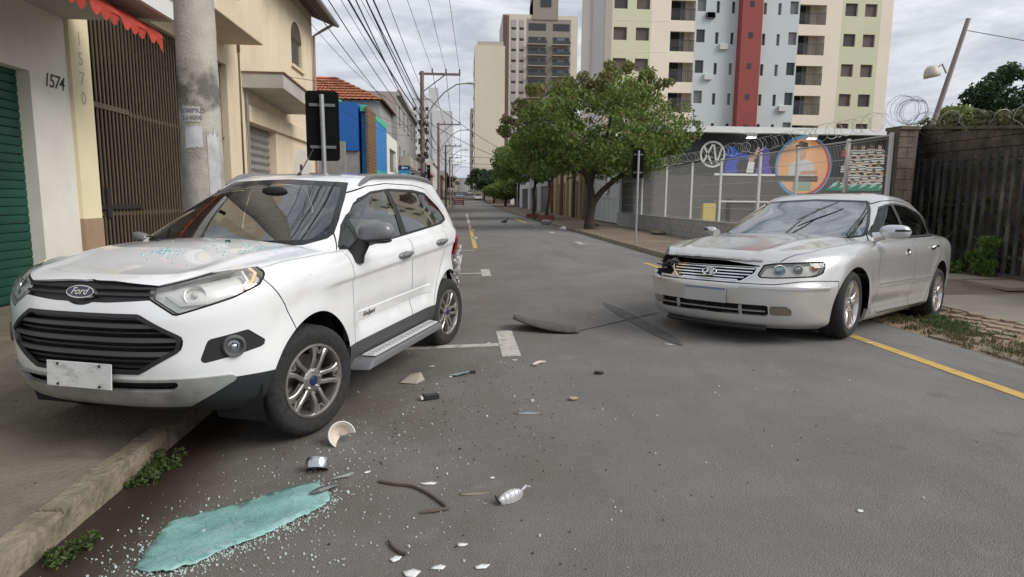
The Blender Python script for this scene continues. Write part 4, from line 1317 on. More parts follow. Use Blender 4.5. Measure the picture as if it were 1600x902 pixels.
# round XV crest
M_WP = mat('mural_white', (.66, .65, .62), .8)
b = MB(); q = 40; cx_, cz_ = 11.78, 3.58
for i in range(q):
    a0, a1 = 2 * PI * i / q, 2 * PI * (i + 1) / q
    b.add([f(cx_ + r_ * math.cos(a), cz_ + r_ * math.sin(a), .012) for r_, a in ((.62, a0), (.62, a1), (.53, a1), (.53, a0))], [(0, 1, 2, 3)])
child(b, 'crest_ring', M_WP, club)
def stroke(mb, p, q_, w):
    d = Vector((q_[0] - p[0], q_[1] - p[1])).normalized(); s = Vector((-d.y, d.x)) * w / 2
    mb.add([f(p[0] + s.x, p[1] + s.y, .014), f(q_[0] + s.x, q_[1] + s.y, .014), f(q_[0] - s.x, q_[1] - s.y, .014), f(p[0] - s.x, p[1] - s.y, .014)], [(0, 1, 2, 3)])
b = MB(); stroke(b, (cx_ - .42, cz_ + .36), (cx_ - .02, cz_ - .46), .09); stroke(b, (cx_ - .02, cz_ + .46), (cx_ - .42, cz_ - .34), .09); child(b, 'crest_letter_x', M_WP, club)
b = MB(); stroke(b, (cx_ + .04, cz_ + .46), (cx_ + .20, cz_ - .46), .09); stroke(b, (cx_ + .44, cz_ + .34), (cx_ + .20, cz_ - .46), .09); child(b, 'crest_letter_v', M_WP, club)
def blob(pts, m_, nm, w=.010):
    b = MB(); b.add([f(x, z, w) for x, z in pts], [tuple(range(len(pts)))]); return child(b, nm, m_, club)
def oval_pts(cx, cz, rx, rz_, n=28, a0=0, a1=2 * PI): return [(cx + rx * math.cos(a0 + (a1 - a0) * i / n), cz + rz_ * math.sin(a0 + (a1 - a0) * i / n)) for i in range(n)]
M_MB = mat('mural_blue', (.035, .07, .38), .8); M_MP = mat('mural_purple', (.10, .07, .33), .8); M_SKIN = mat('mural_skin', (.48, .29, .18), .8); M_HAIR = mat('mural_dark_brown', (.07, .05, .045), .8)
blob([(12.35, 2.72), (13.05, 2.72), (12.95, 3.1), (13.1, 3.3), (13.0, 3.72), (12.8, 3.98), (12.55, 3.95), (12.4, 3.7), (12.45, 3.3)], M_MB, 'painted_figure')
blob([(13.9, 2.72), (14.75, 2.72), (14.55, 3.2), (14.6, 3.7), (14.4, 3.95), (14.15, 3.95), (14.1, 3.4)], M_MP, 'painted_figure')
blob([(12.95, 3.45), (13.85, 3.3), (13.9, 3.55), (13.4, 3.62), (13.05, 3.66)], M_MB, 'painted_arm', .011)
blob([(13.45, 2.75), (13.8, 2.75), (13.85, 3.25), (13.55, 3.3)], M_WP, 'painted_figure', .012); blob(oval_pts(13.68, 3.42, .14, .17), M_SKIN, 'painted_head', .012); blob([(13.75, 3.5), (13.95, 3.95), (14.08, 3.95), (13.9, 3.4)], M_SKIN, 'painted_arm', .013)
CX, CZ = 16.27, 3.08
blob(oval_pts(CX, CZ, 1.40, 1.46, 48), mat('mural_sky_blue', (.10, .32, .55), .8), 'painted_disc', .010)
blob(oval_pts(CX + .04, CZ - .02, 1.30, 1.34, 48), mat('mural_red', (.50, .07, .05), .8), 'painted_disc', .012)
blob(oval_pts(CX - .04, CZ, 1.24, 1.30, 48), mat('mural_orange', (.72, .38, .19), .8), 'painted_disc', .014)
blob([(CX - .75, CZ - .45), (CX + .55, CZ - .45), (CX + .52, CZ + .05), (CX + .25, CZ + .32), (CX - .3, CZ + .34), (CX - .7, CZ + .05)], mat('mural_shirt', (.52, .53, .50), .8), 'painted_shirt', .016)
blob(oval_pts(CX - .12, CZ + .62, .24, .34), M_SKIN, 'painted_face', .017); blob([(CX - .42, CZ + .62), (CX - .45, CZ + .95), (CX - .15, CZ + 1.18), (CX + .15, CZ + 1.08), (CX + .18, CZ + .8), (CX - .15, CZ + .92)], M_HAIR, 'painted_hair', .018)
blob([(CX - .15, CZ - .4), (CX + .7, CZ - .35), (CX + .68, CZ - .18), (CX - .1, CZ - .22)], M_SKIN, 'painted_arm', .019)
blob([(CX - 1.3, CZ - .72), (CX + .75, CZ - .72), (CX + .75, CZ - .45), (CX - 1.3, CZ - .45)], mat('mural_table', (.10, .075, .06), .8), 'painted_table', .020)
blob([(CX - .5, CZ - 1.15), (CX + .45, CZ - 1.15), (CX + .4, CZ - .72), (CX - .45, CZ - .72)], mat('mural_green_pale', (.28, .36, .27), .8), 'painted_cloth', .020)
mr_ = random.Random(21)
stripe_m = mat('mural_shirt_white', (.60, .58, .53), .8); black_m = mat('mural_black', (.03, .03, .03), .8)
for r_ in range(5):
    for c in range(6):
        x = 18.35 + c * .42 + (r_ % 2) * .2; z = 4.02 - r_ * .40 + mr_.uniform(-.05, .05)
        if x > 20.9: continue
        w0 = .012 + .002 * r_
        red = (r_ == 0 and c == 0)
        blob([(x - .22, z - .42), (x + .22, z - .42), (x + .2, z - .12), (x - .2, z - .12)], mat('mural_red2', (.42, .04, .05), .8) if red else stripe_m, 'painted_shirt', w0)
        if not red:
            for k in range(2):
                blob([(x - .215, z - .36 + .12 * k), (x + .215, z - .34 + .12 * k), (x + .215, z - .30 + .12 * k), (x - .215, z - .32 + .12 * k)], black_m, 'painted_stripe', w0 + .001)
        blob(oval_pts(x, z, .10, .14, 12), mr_.choice([M_SKIN, mat('mural_skin_dark', (.26, .13, .07), .8), mat('mural_skin_pale', (.56, .38, .27), .8)]), 'painted_head', w0 + .0015)
        blob(oval_pts(x, z + .05, .105, .11, 10, 0, PI), M_HAIR, 'painted_hair', w0 + .002)
blob([(17.4, 1.95), (20.9, 1.95), (20.9, 2.2), (19.5, 2.28), (18.5, 2.2), (17.9, 2.35)], mat('mural_green', (.05, .22, .14), .8), 'painted_grass', .03)
for k in range(7):
    x = 17.6 + k * .5; blob([(x, 2.05), (x + .35, 2.2), (x + .5, 2.42), (x + .2, 2.3)], mat('mural_aqua', (.36, .52, .50), .8), 'painted_wave', .032)
# posters, drums and posts in the yard
b = MB(); slab(b, 12.2, 13.3, 0, 1.5, .9, 1.4, f); child(b, 'counter', mat('counter_dark', (.07, .065, .06), .7), club)
b = MB(); slab(b, 11.6, 15.2, 1.35, 1.42, .9, 1.5, f); child(b, 'counter_top', M_WP, club)
tag(club, 'dark clubhouse wall with XV crest and painted mural under a white roof', 'building')
for k, x in enumerate((13.33, 16.25)):
    fl_ = empty('floodlight', (x, 29.4, 4.38))
    b = MB(); b.prism([(-.18, -.06), (.18, -.06), (.26, .08), (-.26, .08)], lambda a, c: (a, -.12, c), lambda a, c: (a, .1, c + .06)); b.build('lamp_body', M_GREYMETAL, fl_)
    b = MB(); b.add([(-.2, -.13, -.05), (.2, -.13, -.05), (.2, .08, -.075), (-.2, .08, -.075)], [(0, 1, 2, 3)]); b.build('lamp_face', mat('lamp_glow', (1, 1, .95), .5, emit=(1, .98, .9), estr=14), fl_)
    b = MB(); b.cyl((0, .05, .1), (0, .4, .25), .02, n=6); b.build('bracket', M_IRON, fl_)
    tag(fl_, ('lit floodlight over the crest end of the mural' if k == 0 else 'lit floodlight above the orange mural disc'), 'lamp', 'floodlights on the clubhouse')
yl = MB(); slab(yl, 10.2, 10.75, 0.05, 1.3, 3.0, 3.3, fF(30.0)); o = yl.build('yellow_panel', mat('yellow_board', (.55, .43, .10), .7)); tag(o, 'yellow board leaning inside the mesh fence', 'board')
sheet('club_yard', [8.35, 12, 22], [14.3, 20, 30], lambda x, y: .12, mat('yard_concrete', (.20, .19, .17), .9, var=.15, vscale=1))

# mesh fence on its block footing
XF = 8.2
ft = empty('mesh_fence_footing', (XF, 22, .05)); tag(ft, 'low pale block wall under the white mesh fence', 'wall')
blk = None
M_BLOCK = mat('pale_block', (.34, .34, .33), .9, var=.15, vscale=5, bump=.4, bscale=40, stain=(.22, .2, .18), stain_amt=.5)
for r_ in range(3):
    for k in range(54):
        y = 12.05 + k * .40 + (.2 if r_ % 2 else 0)
        if y > 33.2: continue
        if blk is None:
            b = MB(); b.bb(-.09, .09, .004, .392, .004, .208); blk = b.mesh('block', M_BLOCK)
        obj_of('block', blk, ft, (kr.uniform(-.004, .004), y - 22, r_ * .213 - .0))
b = MB(); b.bb(-.10, .10, 12.0 - 22, 33.4 - 22, .64, .70); b.build('coping', M_BLOCK, ft)
b = MB(); b.bb(-.078, .078, 12.0 - 22, 33.4 - 22, -.3, .66); b.build('mortar_core', mat('mortar', (.24, .235, .22), .95), ft)
fence = empty('mesh_fence', (XF, 22, .75))
M_FENCE = mat('white_fence_paint', (.60, .59, .56), .5, .1)
posts = [11.95, 13.34, 15.4, 17.41, 20.1, 22.7, 25.6, 29.1, 33.0]
for y in posts:
    b = MB(); b.bb(-.035, .035, y - 22 - .03, y - 22 + .03, -.1, 1.98); b.build('post', M_FENCE, fence, bevel=.006)
for a, c in zip(posts[:-1], posts[1:]):
    b = MB(); n = int((c - a) / .055)
    for i in range(1, n):
        y = a + (c - a) * i / n - 22; b.tube([(0, y, .02), (0, y, 1.88)], .0019, 3, cap=False)
    for z in (.05, .42, .8, 1.18, 1.55, 1.88):
        b.tube([(0, a - 22, z), (0, c - 22, z)], .005, 4, cap=False)
    b.build('wire_panel', M_FENCE, fence)
b = MB(); b.tube([(0, posts[0] - 22, 1.93), (0, posts[-1] - 22, 1.93)], .022, 6); b.build('top_rail', mat('fence_rail_grey', (.42, .41, .38), .5, .2), fence)
tag(fence, 'white welded mesh fence with slim posts in front of the mural', 'fence')
M_RAZOR = mat('galvanised_wire', (.34, .33, .31), .5, .6)
def coil(name, path, rad, turns, label, wob=.25, r=.0042, seed=0, tilt=.35):
    rr = random.Random(seed); mb = MB(); pts = []
    per = 20
    P0 = [Vector(p) for p in path]
    L = [0]
    for a, c in zip(P0[:-1], P0[1:]): L.append(L[-1] + (c - a).length)
    def at(s):
        for i in range(len(P0) - 1):
            if s <= L[i + 1] or i == len(P0) - 2:
                return P0[i].lerp(P0[i + 1], (s - L[i]) / (L[i + 1] - L[i])), (P0[i + 1] - P0[i]).normalized()
    ph = [rr.uniform(1 - wob, 1 + wob) for _ in range(turns + 2)]
    for k in range(turns * per + 1):
        t = k / per; s = L[-1] * k / (turns * per)
        c, d = at(s)
        i = int(t); fr = t - i
        R_ = rad * (ph[i] * (1 - fr) + ph[i + 1] * fr)
        side = d.cross(Vector((0, 0, 1))).normalized(); up = Vector((0, 0, 1))
        a = 2 * PI * t
        pts.append(c + side * math.cos(a) * R_ + up * math.sin(a) * R_ + d * (tilt * rad * math.sin(a * .5 + i)))
    mb.tube(pts, r, 4)
    for k in range(0, len(pts), 3):
        p = pts[k]; d = (pts[min(k + 1, len(pts) - 1)] - pts[k - 1 if k else 0]).normalized(); o_ = d.orthogonal().normalized()
        mb.add([p + d * .03, p + o_ * .012, p - d * .03, p - o_ * .012], [(0, 1, 2, 3)])
    o = mb.build(name, M_RAZOR); tag(o, label, 'razor wire'); return o
coil('razor_wire', [(8.2, 12.2, 2.98), (8.2, 22, 2.95), (8.2, 33, 2.95)], .17, 64, 'razor wire coil along the top of the mesh fence', seed=1)

# block wall with corner pier and the dark bar fence
M_OLDBLK = mat('old_block', (.135, .11, .085), .95, var=.4, vscale=3.5, bump=.8, bscale=25, stain=(.03, .028, .023), stain_amt=.95, stain_scale=1.5)
XW = 10.05
wall = empty('old_block_wall', (9.5, 12.5, 0)); tag(wall, 'dirty block wall topped with razor wire behind the dark bar fence', 'wall')
W = Vector((9.5, 12.5, 0))
p0, p1, p2, p3 = Vector((8.25, 12.0, 0)), Vector((8.62, 12.02, 0)), Vector((XW, 13.9, 0)), Vector((XW, 5.0, 0))
def blocks(a, c, z0f, zt_a, zt_c, thick, nm='block', h=.2, L=.42):
    d = (c - a); n = max(1, round(d.length / L)); u = d.normalized(); ang = math.atan2(u.y, u.x)
    z = 0.05; r_ = 0
    while z < max(zt_a, zt_c) - .05:
        for k in range(-1, n):
            s0 = (k + (.5 if r_ % 2 else 0)) * d.length / n; s1 = s0 + d.length / n
            s0, s1 = max(0, s0), min(d.length, s1)
            if s1 - s0 < .05: continue
            zt = zt_a + (zt_c - zt_a) * ((s0 + s1) / 2 / d.length)
            z1 = min(z + h - .012, zt)
            if z1 - z < .03: continue
            mid = a + u * ((s0 + s1) / 2)
            b = MB(); b.box((mid.x - W.x, mid.y - W.y, (z + z1) / 2), (s1 - s0 - .012, thick + kr.uniform(-.006, .006), z1 - z), rz=ang); b.build(nm, M_OLDBLK, wall)
        z += h; r_ += 1
    b = MB(); mid = (a + c) / 2; zt = min(zt_a, zt_c)
    b.box((mid.x - W.x, mid.y - W.y, zt / 2), (d.length, thick - .03, zt), rz=ang); b.build('mortar_core', mat('old_mortar', (.11, .095, .075), .95), wall)
    for s in (0,):
        b = MB(); hw = (thick + .08) / 2; nrm = Vector((-u.y, u.x, 0)) * hw
        V = []
        for (q_, zz) in ((a, zt_a), (c, zt_c)):
            for sg in (1, -1):
                V += [q_ + nrm * sg - W + Vector((0, 0, zz)), q_ + nrm * sg - W + Vector((0, 0, zz + .06))]
        b.add(V, [(0, 1, 3, 2), (4, 6, 7, 5), (0, 4, 5, 1), (2, 3, 7, 6), (1, 5, 7, 3), (0, 2, 6, 4)]); b.build('coping', mat('mossy_coping', (.12, .11, .07), .95, var=.3, vscale=5), wall)
blocks(p0, p1, 0, 2.78, 2.78, .36)
blocks(p1, p2, 0, 2.80, 3.02, .20)
blocks(p2, p3, 0, 3.02, 2.15, .20)
barf = empty('bar_fence', (9.7, 9.5, 0))
M_BARF = mat('dark_fence_paint', (.06, .064, .06), .6, var=.5, vscale=5, stain=(.30, .30, .28), stain_amt=.7, stain_scale=3, stretch=(1, 1, .3))  # pale streaks in the colour stand in for highlights on the bar edges
bm_ = None
for k in range(40):
    y = 13.2 - k * .205
    if bm_ is None:
        b = MB(); b.bb(-.016, .016, -.034, .034, .16, 2.34); bm_ = b.mesh('bar', M_BARF)
    o = obj_of('bar', bm_, barf, (kr.uniform(-.01, .01), y - 9.5, kr.uniform(-.02, .02)), (0, 0, kr.uniform(-.15, .15)))
for z in (.42, 2.1):
    b = MB(); b.bb(.036, .075, 4.9 - 9.5, 13.3 - 9.5, z, z + .06); b.build('rail', M_BARF, barf)
b = MB(); b.bb(-.12, .15, 4.9 - 9.5, 13.3 - 9.5, -.2, .15); b.build('footing', M_OLDBLK, barf)
tag(barf, 'dark vertical bar fence right of the silver saloon', 'fence')
coil('razor_wire', [(8.3, 12.0, 3.12), (8.75, 12.3, 3.20), (XW, 13.9, 3.38)], .25, 11, 'loose razor wire coil standing above the corner pier', seed=2)
coil('razor_wire', [(XW - .12, 13.7, 3.10), (XW - .12, 10.5, 2.85), (XW - .12, 6, 2.45)], .26, 18, 'razor wire coil drooping over the block wall', seed=3, tilt=.7)

# leaning pole with dish lamp
lp_ = empty('leaning_pole', (10.85, 14.4, 0))
b = MB(); b.tube([(-.32, 0, 0), (0, 0, 3.2), (.60, 0, 5.55)], [.07, .06, .05], 10); b.build('pole', mat('grey_brown_pole', (.24, .20, .185), .7, var=.15, vscale=4), lp_, smooth=60)
b = MB(); b.lathe([(.17, 0), (.165, .08), (.14, .18), (.08, .25), (.001, .27)], 18, Matrix.Translation((-.13, 0, 4.25)) @ Matrix.Rotation(R(-12), 4, 'Y')); o = b.build('lamp_shade', mat('cream_lamp', (.50, .47, .40), .5), lp_, smooth=60); o.modifiers.new('t', 'SOLIDIFY').thickness = .006
b = MB(); b.tube([(-.05, 0, 4.45), (.08, 0, 4.55), (.20, 0, 4.35)], .018, 6); b.build('lamp_arm', M_GREYMETAL, lp_)
tag(lp_, 'leaning grey pole with cream lamp behind the block wall', 'lamp post')
wr = MB(); wr.tube([(11.42, 14.4, 5.30), (12.8, 13.4, 4.75), (14.6, 12.2, 4.35)], .010, 5); o = wr.build('stay_wire', M_GREYMETAL); tag(o, 'stay wire running right from the leaning pole', 'wire')
# ------------------------------------------------------------------ poles, wires, signs
M_WIRE = mat('black_cable', (.02, .02, .022), .7)
M_POLE = mat('brown_steel_pole', (.17, .125, .11), .7, var=.2, vscale=2)
cp = empty('concrete_pole', (-2.50, 6.50, .04))
b = MB(); prof = [(.205 - .010 * z + .003 * math.sin(z * 9), z) for z in np.linspace(0, 9.5, 40)]
b.lathe(prof, 28); b.build('shaft', mat('pole_concrete', (.40, .37, .315), .92, var=.14, vscale=5, stain=(.22, .20, .17), stain_amt=.75, stain_scale=2.6, bump=.35, bscale=45), cp, smooth=60)
pm = MATS['pole_concrete']; t = pm.node_tree; pb_ = t.nodes['Principled BSDF']; src = pb_.inputs['Base Color'].links[0].from_socket
tc = t.nodes.new('ShaderNodeTexCoord'); sp = t.nodes.new('ShaderNodeSeparateXYZ'); t.links.new(tc.outputs['Object'], sp.inputs[0])
nz = t.nodes.new('ShaderNodeTexNoise'); nz.inputs['Scale'].default_value = 7; nz.inputs['Detail'].default_value = 6; t.links.new(tc.outputs['Object'], nz.inputs['Vector'])
def mth(op, a, c):
    n_ = t.nodes.new('ShaderNodeMath'); n_.operation = op
    for i_, v_ in enumerate((a, c)):
        if isinstance(v_, (int, float)): n_.inputs[i_].default_value = v_
        else: t.links.new(v_, n_.inputs[i_])
    return n_.outputs[0]
dz_ = mth('ABSOLUTE', mth('SUBTRACT', sp.outputs['Z'], 2.33), 0)
fac = mth('MULTIPLY', mth('SUBTRACT', mth('MULTIPLY', nz.outputs['Fac'], 1.5), mth('ADD', mth('MULTIPLY', dz_, 2.2), .35)), 2.2); fac = mth('MINIMUM', mth('MAXIMUM', fac, 0), .75)
mx = t.nodes.new('ShaderNodeMixRGB'); t.links.new(fac, mx.inputs['Fac']); t.links.new(src, mx.inputs['Color1']); mx.inputs['Color2'].default_value = (.05, .045, .04, 1); t.links.new(mx.outputs['Color'], pb_.inputs['Base Color'])
def on_pole(a0, a1, z0, z1, off, n=10, seed=0, ragged=.0):
    rr = random.Random(seed); V = []
    for i in range(n + 1):
        a = a0 + (a1 - a0) * i / n
        for z in (z0 + rr.uniform(-ragged, ragged), z1 + rr.uniform(-ragged, ragged)):
            r = .205 - .010 * z + off; V.append((r * math.cos(a), r * math.sin(a), z))
    return V, [(2 * i, 2 * i + 2, 2 * i + 3, 2 * i + 1) for i in range(n)]
aim = math.atan2(-6.5, 2.50)
for k, (d0, d1, z0, z1, rg, col) in enumerate(((-.80, .05, 1.80, 2.0, .015, (.50, .49, .50)), (-.85, .0, 2.04, 2.18, .006, (.48, .47, .45)), (.25, .9, 1.15, 1.95, .05, (.44, .43, .42)), (-.9, -.3, 1.15, 1.42, .04, (.34, .32, .29)))):
    b = MB(); b.add(*on_pole(aim + d0, aim + d1, z0, z1, .004, 12, k, rg)); b.build('bill_poster', mat('poster_paper_%d' % k, col, .9, var=.2, vscale=9, stain=(.30, .27, .23), stain_amt=.7, stain_scale=6), cp)
for k, (d0, d1, z0, z1) in enumerate(()):
    b = MB(); b.add(*on_pole(aim + d0, aim + d1, z0, z1, .003, 12, k + 9, .06)); b.build('soot_patch', mat('soot_dark', (.085, .078, .068), .95, var=.6, vscale=9), cp)
def pole_txt(a, c, h):
    ang = aim - .42 + a / .19; r = .1905 + h; return Vector((r * math.cos(ang), r * math.sin(ang), 2.11 + c))
text_mb('COMPRO', .060, .001, lambda a, c, h: pole_txt(a, c + .032, h), bold=.001).build('poster_lettering', mat('faded_ink', (.19, .18, .17), .8), cp)
text_mb('3-14000', .058, .001, lambda a, c, h: pole_txt(a, c - .032, h), bold=.001).build('poster_lettering', mat('faded_ink', (.19, .18, .17), .8), cp)
b = MB(); b.box((0.55, 0, 8.9), (2.4, .1, .12)); b.build('cross_arm', M_POLE, cp)
tag(cp, 'thick stained concrete utility pole with torn bills behind the white car', 'utility pole')

def utility(Y, X, H, arm, label, lamp=True, dark=False):
    u = empty('utility_pole', (X, Y, .03 + rise(Y)))
    b = MB(); b.tube([(0, 0, 0), (0, 0, H)], [.15, .10], 10); b.build('shaft', M_POLE, u, smooth=60)
    b = MB(); b.box((arm / 2 - .15, 0, H - .12), (arm, .1, .11)); b.build('cross_arm', M_POLE, u)
    b = MB(); b.tube([(.05, 0, H - 1.0), (arm * .55, 0, H - .16)], .03, 6); b.build('brace', M_POLE, u)
    for k in range(3):
        b = MB(); x = arm * (.25 + .33 * k); b.lathe([(.03, 0), (.05, .05), (.03, .1), (.05, .15), (.02, .22)], 8, Matrix.Translation((x, 0, H - .06))); b.build('insulator', mat('insulator_brown', (.14, .07, .045), .4), u, smooth=50)
    if lamp:
        pts = [(0, -.1, H - 2.6), (.5, -.1, H - 1.75), (1.1, -.1, H - 1.05), (1.75, -.1, H - .62), (2.35, -.1, H - .55)]
        b = MB(); b.tube(pts, .035, 7); b.build('lamp_arm', M_GREYMETAL, u, smooth=60)
        b = MB(); b.sphere((2.5, -.1, H - .55), .5, 12, 8, (.55, .2, .12)); b.build('lamp_head', mat('lamp_head_grey', (.40, .40, .40), .5), u, smooth=60)
    if dark:
        b = MB()
        rr = random.Random(9)
        for k in range(22):
            a = rr.uniform(0, 2 * PI); z = rr.uniform(H - 5.5, H - 2.2); b.box((.16 * math.cos(a), .16 * math.sin(a), z), (rr.uniform(.08, .2), rr.uniform(.08, .2), rr.uniform(.1, .3)), rz=a)
        b.build('cable_clutter', M_WIRE, u); u.children[-1]['kind'] = 'stuff'
    tag(u, label, 'utility pole', 'utility poles along the left pavement')
    return u
PH = 7.75
utility(34.0, -2.05, PH, 2.1, 'nearest brown utility pole with cross-arm and cluttered cables', dark=True)
utility(56.5, -2.05, PH, 2.0, 'second brown utility pole beyond the cluttered one')
utility(80, -2.05, PH, 2.0, 'third utility pole along the left pavement')
utility(106, -2.05, PH, 2.0, 'fourth utility pole along the left pavement')
utility(135, -2.05, PH, 2.0, 'farthest utility pole along the left pavement')
def cable(a, c, sag, r, label, name='overhead_cable', n=24, grp='overhead cables along the left pavement'):
    a, c = Vector(a), Vector(c); pts = []
    for i in range(n + 1):
        t = i / n; p = a.lerp(c, t); p.z -= sag * 4 * t * (1 - t); pts.append(p)
    mb = MB(); mb.tube(pts, r, 5, cap=False); o = mb.build(name, M_WIRE, smooth=80); tag(o, label, 'cable', grp); return o
for k in range(3):
    cable((-2.05 + 2.1 * (.25 + .33 * k), 34, PH + .1), (-2.48 + .1 + .75 * k, 6.5, 9.0), .25, .009, ('leftmost', 'middle', 'rightmost')[k] + ' thin power line from the top cross-arm towards the camera')
    for (ya, yb) in ((34, 56.5), (56.5, 80), (80, 106), (106, 135)):
        cable((-2.05 + 2.1 * (.25 + .33 * k), ya, PH + .1 + rise(ya)), (-2.05 + 2.0 * (.25 + .33 * k), yb, PH + .1 + rise(yb)), .35, .014, 'power line running between the far utility poles', n=12)
low = [(-.10, 6.2, 6.9, .016), (.10, 5.9, 6.6, .022), (-.14, 5.6, 6.35, .024), (.13, 5.2, 6.15, .018), (.16, 6.5, 7.25, .010), (-.18, 4.8, 5.85, .012), (-.22, 6.35, 7.05, .008), (-.26, 5.4, 6.5, .008), (-.3, 4.5, 5.6, .010), (.2, 4.2, 5.5, .014)]
for k, (dx, z0, z1, r) in enumerate(low):
    cable((-2.05 + dx, 34, z0), (-2.48 + dx * 2.2, 6.5, z1), .18 + .05 * (k % 3), r, 'black bundle cable sagging between the two near poles')
    cable((-2.05 + dx, 34, z0), (-2.05 + dx, 56.5, z0 - .1), .5, r * .8, 'black bundle cable beyond the cluttered pole', n=12)
    if k < 5: cable((-2.05 + dx, 56.5, z0 - .1), (-2.05 + dx, 80, z0 + rise(80)), .5, .014, 'black bundle cable between far poles', n=10)
for k, (a, c, s) in enumerate((((-5.1, 18.9, 7.3), (-2.1, 34, 5.6), .7), ((-5.2, 24, 5.6), (-2.1, 34, 5.0), .4), ((-5.2, 16.5, 5.0), (-2.3, 6.2, 6.6), .1), ((-5.2, 24, 5.2), (-2.1, 34, 4.6), .55), ((-5.25, 46.4, 6.4), (-2.1, 34, 5.4), .3), ((-5.1, 18.9, 7.1), (-2.4, 6.2, 7.4), .3), ((-5.25, 16.6, 4.4), (-3.4, 30, 5.9), -.1))):
    cable(a, c, s, .008, ('service wire from the cream house to the cluttered pole', 'service wire from the downpipe corner to the cluttered pole', 'service wire from the cream house to the concrete pole', 'lower service wire from the downpipe corner', 'service wire from the blue shop to the cluttered pole', 'service wire from the insulators to the concrete pole', 'thin service wire slanting across the cream facade')[k], grp='service wires')
for k, (y, z) in enumerate(((66, 5.3), (68, 6.1), (92, 6.0))):
    cable((-2.05, y, z + rise(y)), (8.5, y + 6, z + .6 + rise(y)), .6, .02, ('lower near', 'upper near', 'farthest')[k] + ' cable crossing over the street far ahead', grp='cables crossing the street')
cable((-2.0, 34, 6.6), (9.5, 70, 5.2), .9, .016, 'long cable from the cluttered pole across to the right', grp='cables crossing the street')
cable((-2.0, 34, 5.4), (9.5, 62, 4.6), .9, .016, 'lower long cable from the cluttered pole across to the right', grp='cables crossing the street')

def sign_back(name, loc, w, h, z0, z1, label, lean=0.0, rzv=0.0, r=.03):
    s = empty(name, loc, rzv)
    b = MB(); b.tube([(0, 0, 0), (lean, 0, z1 - .06)], r, 10); b.build('post', mat('galvanised_post', (.36, .38, .38), .5, .4, var=.12, vscale=5), s, smooth=60)
    q = .06; xo = lean
    poly = []
    for (cx, cz, a0) in ((w / 2 - q, z1 - q, 0), (-w / 2 + q, z1 - q, PI / 2), (-w / 2 + q, z0 + q, PI), (w / 2 - q, z0 + q, 1.5 * PI)):
        for i in range(5):
            a = a0 + PI / 2 * i / 4; poly.append((xo + cx + q * math.cos(a), cz + q * math.sin(a)))
    b = MB(); b.prism(poly, lambda a, c: (a, .05, c), lambda a, c: (a, .055 + .004, c)); b.build('sign_plate', mat('black_sign_back', (.006, .006, .006), .85, spec=.15), s)
    for zc in (z0 + (z1 - z0) * .2, z0 + (z1 - z0) * .8):
        b = MB(); b.box((xo, .04, zc), (w * .78, .012, .045)); b.build('clamp', mat('clamp_grey', (.16, .17, .17), .6, .2), s)
    tag(s, label, 'sign'); return s
sign_back('street_sign', (-2.13, 10.35, .04), .50, 1.16, 1.92, 2.98, 'black back of a road sign on grey post above the white car', lean=-.03, rzv=R(6), r=.036)
sign_back('street_sign', (5.50, 20.05, .08), .36, .95, 2.0, 2.92, 'black back of a narrow road sign before the big tree', rzv=R(-4), r=.032)
sign_back('street_sign', (-2.0, 36.5, .04), .42, 1.0, 2.2, 3.2, 'small black sign back beside the cluttered pole', rzv=0)
sign_back('street_sign', (4.9, 58, .08), .5, .9, 2.1, 2.9, 'far grey sign post beyond the saplings', rzv=0)

# ------------------------------------------------------------------ trees
def leaf_mesh(name, clumps, count, size, seed, m, parent, droop=.5, flat=1.0, aspect=2.2):
    rs = np.random.RandomState(seed)
    idx = rs.choice(len(clumps), count, p=np.array([c[3] ** 2 for c in clumps]) / sum(c[3] ** 2 for c in clumps))
    C = np.array([c[:3] for c in clumps])[idx]; S = np.array([c[3] for c in clumps])[idx]
    d = rs.normal(size=(count, 3)); d /= np.linalg.norm(d, axis=1)[:, None]
    rad = rs.uniform(.35, 1.0, count) ** .6
    P = C + d * (rad * S)[:, None] * np.array([1, 1, .75])
    # leaf frame
    a = rs.normal(size=(count, 3)); a[:, 2] = a[:, 2] * flat - droop; a /= np.linalg.norm(a, axis=1)[:, None]
    b = rs.normal(size=(count, 3)); b -= (b * a).sum(1)[:, None] * a; b /= np.linalg.norm(b, axis=1)[:, None]
    n = np.cross(a, b)
    L = size * rs.uniform(.6, 1.3, count)[:, None]; Wd = L / aspect
    V = np.empty((count, 6, 3))
    V[:, 0] = P - a * L * .5; V[:, 1] = P - a * L * .1 + b * Wd * .5 + n * Wd * .12; V[:, 2] = P + a * L * .25 + b * Wd * .38 + n * Wd * .1
    V[:, 3] = P + a * L * .5 - n * Wd * .15; V[:, 4] = P + a * L * .25 - b * Wd * .38 + n * Wd * .1; V[:, 5] = P - a * L * .1 - b * Wd * .5 + n * Wd * .12
    V = V.reshape(-1, 3)
    k = np.arange(count)[:, None] * 6
    F = np.concatenate([k + [0, 1, 2, 3], k + [0, 3, 4, 5]], 0)
    me = bpy.data.meshes.new(name)
    me.vertices.add(len(V)); me.vertices.foreach_set('co', V.ravel())
    me.loops.add(F.size); me.loops.foreach_set('vertex_index', F.ravel().astype(np.int32))
    me.polygons.add(len(F)); me.polygons.foreach_set('loop_start', np.arange(0, F.size, 4, dtype=np.int32))
    me.update(calc_edges=True); me.validate()
    me.materials.append(m)
    return link(bpy.data.objects.new(name, me), parent)
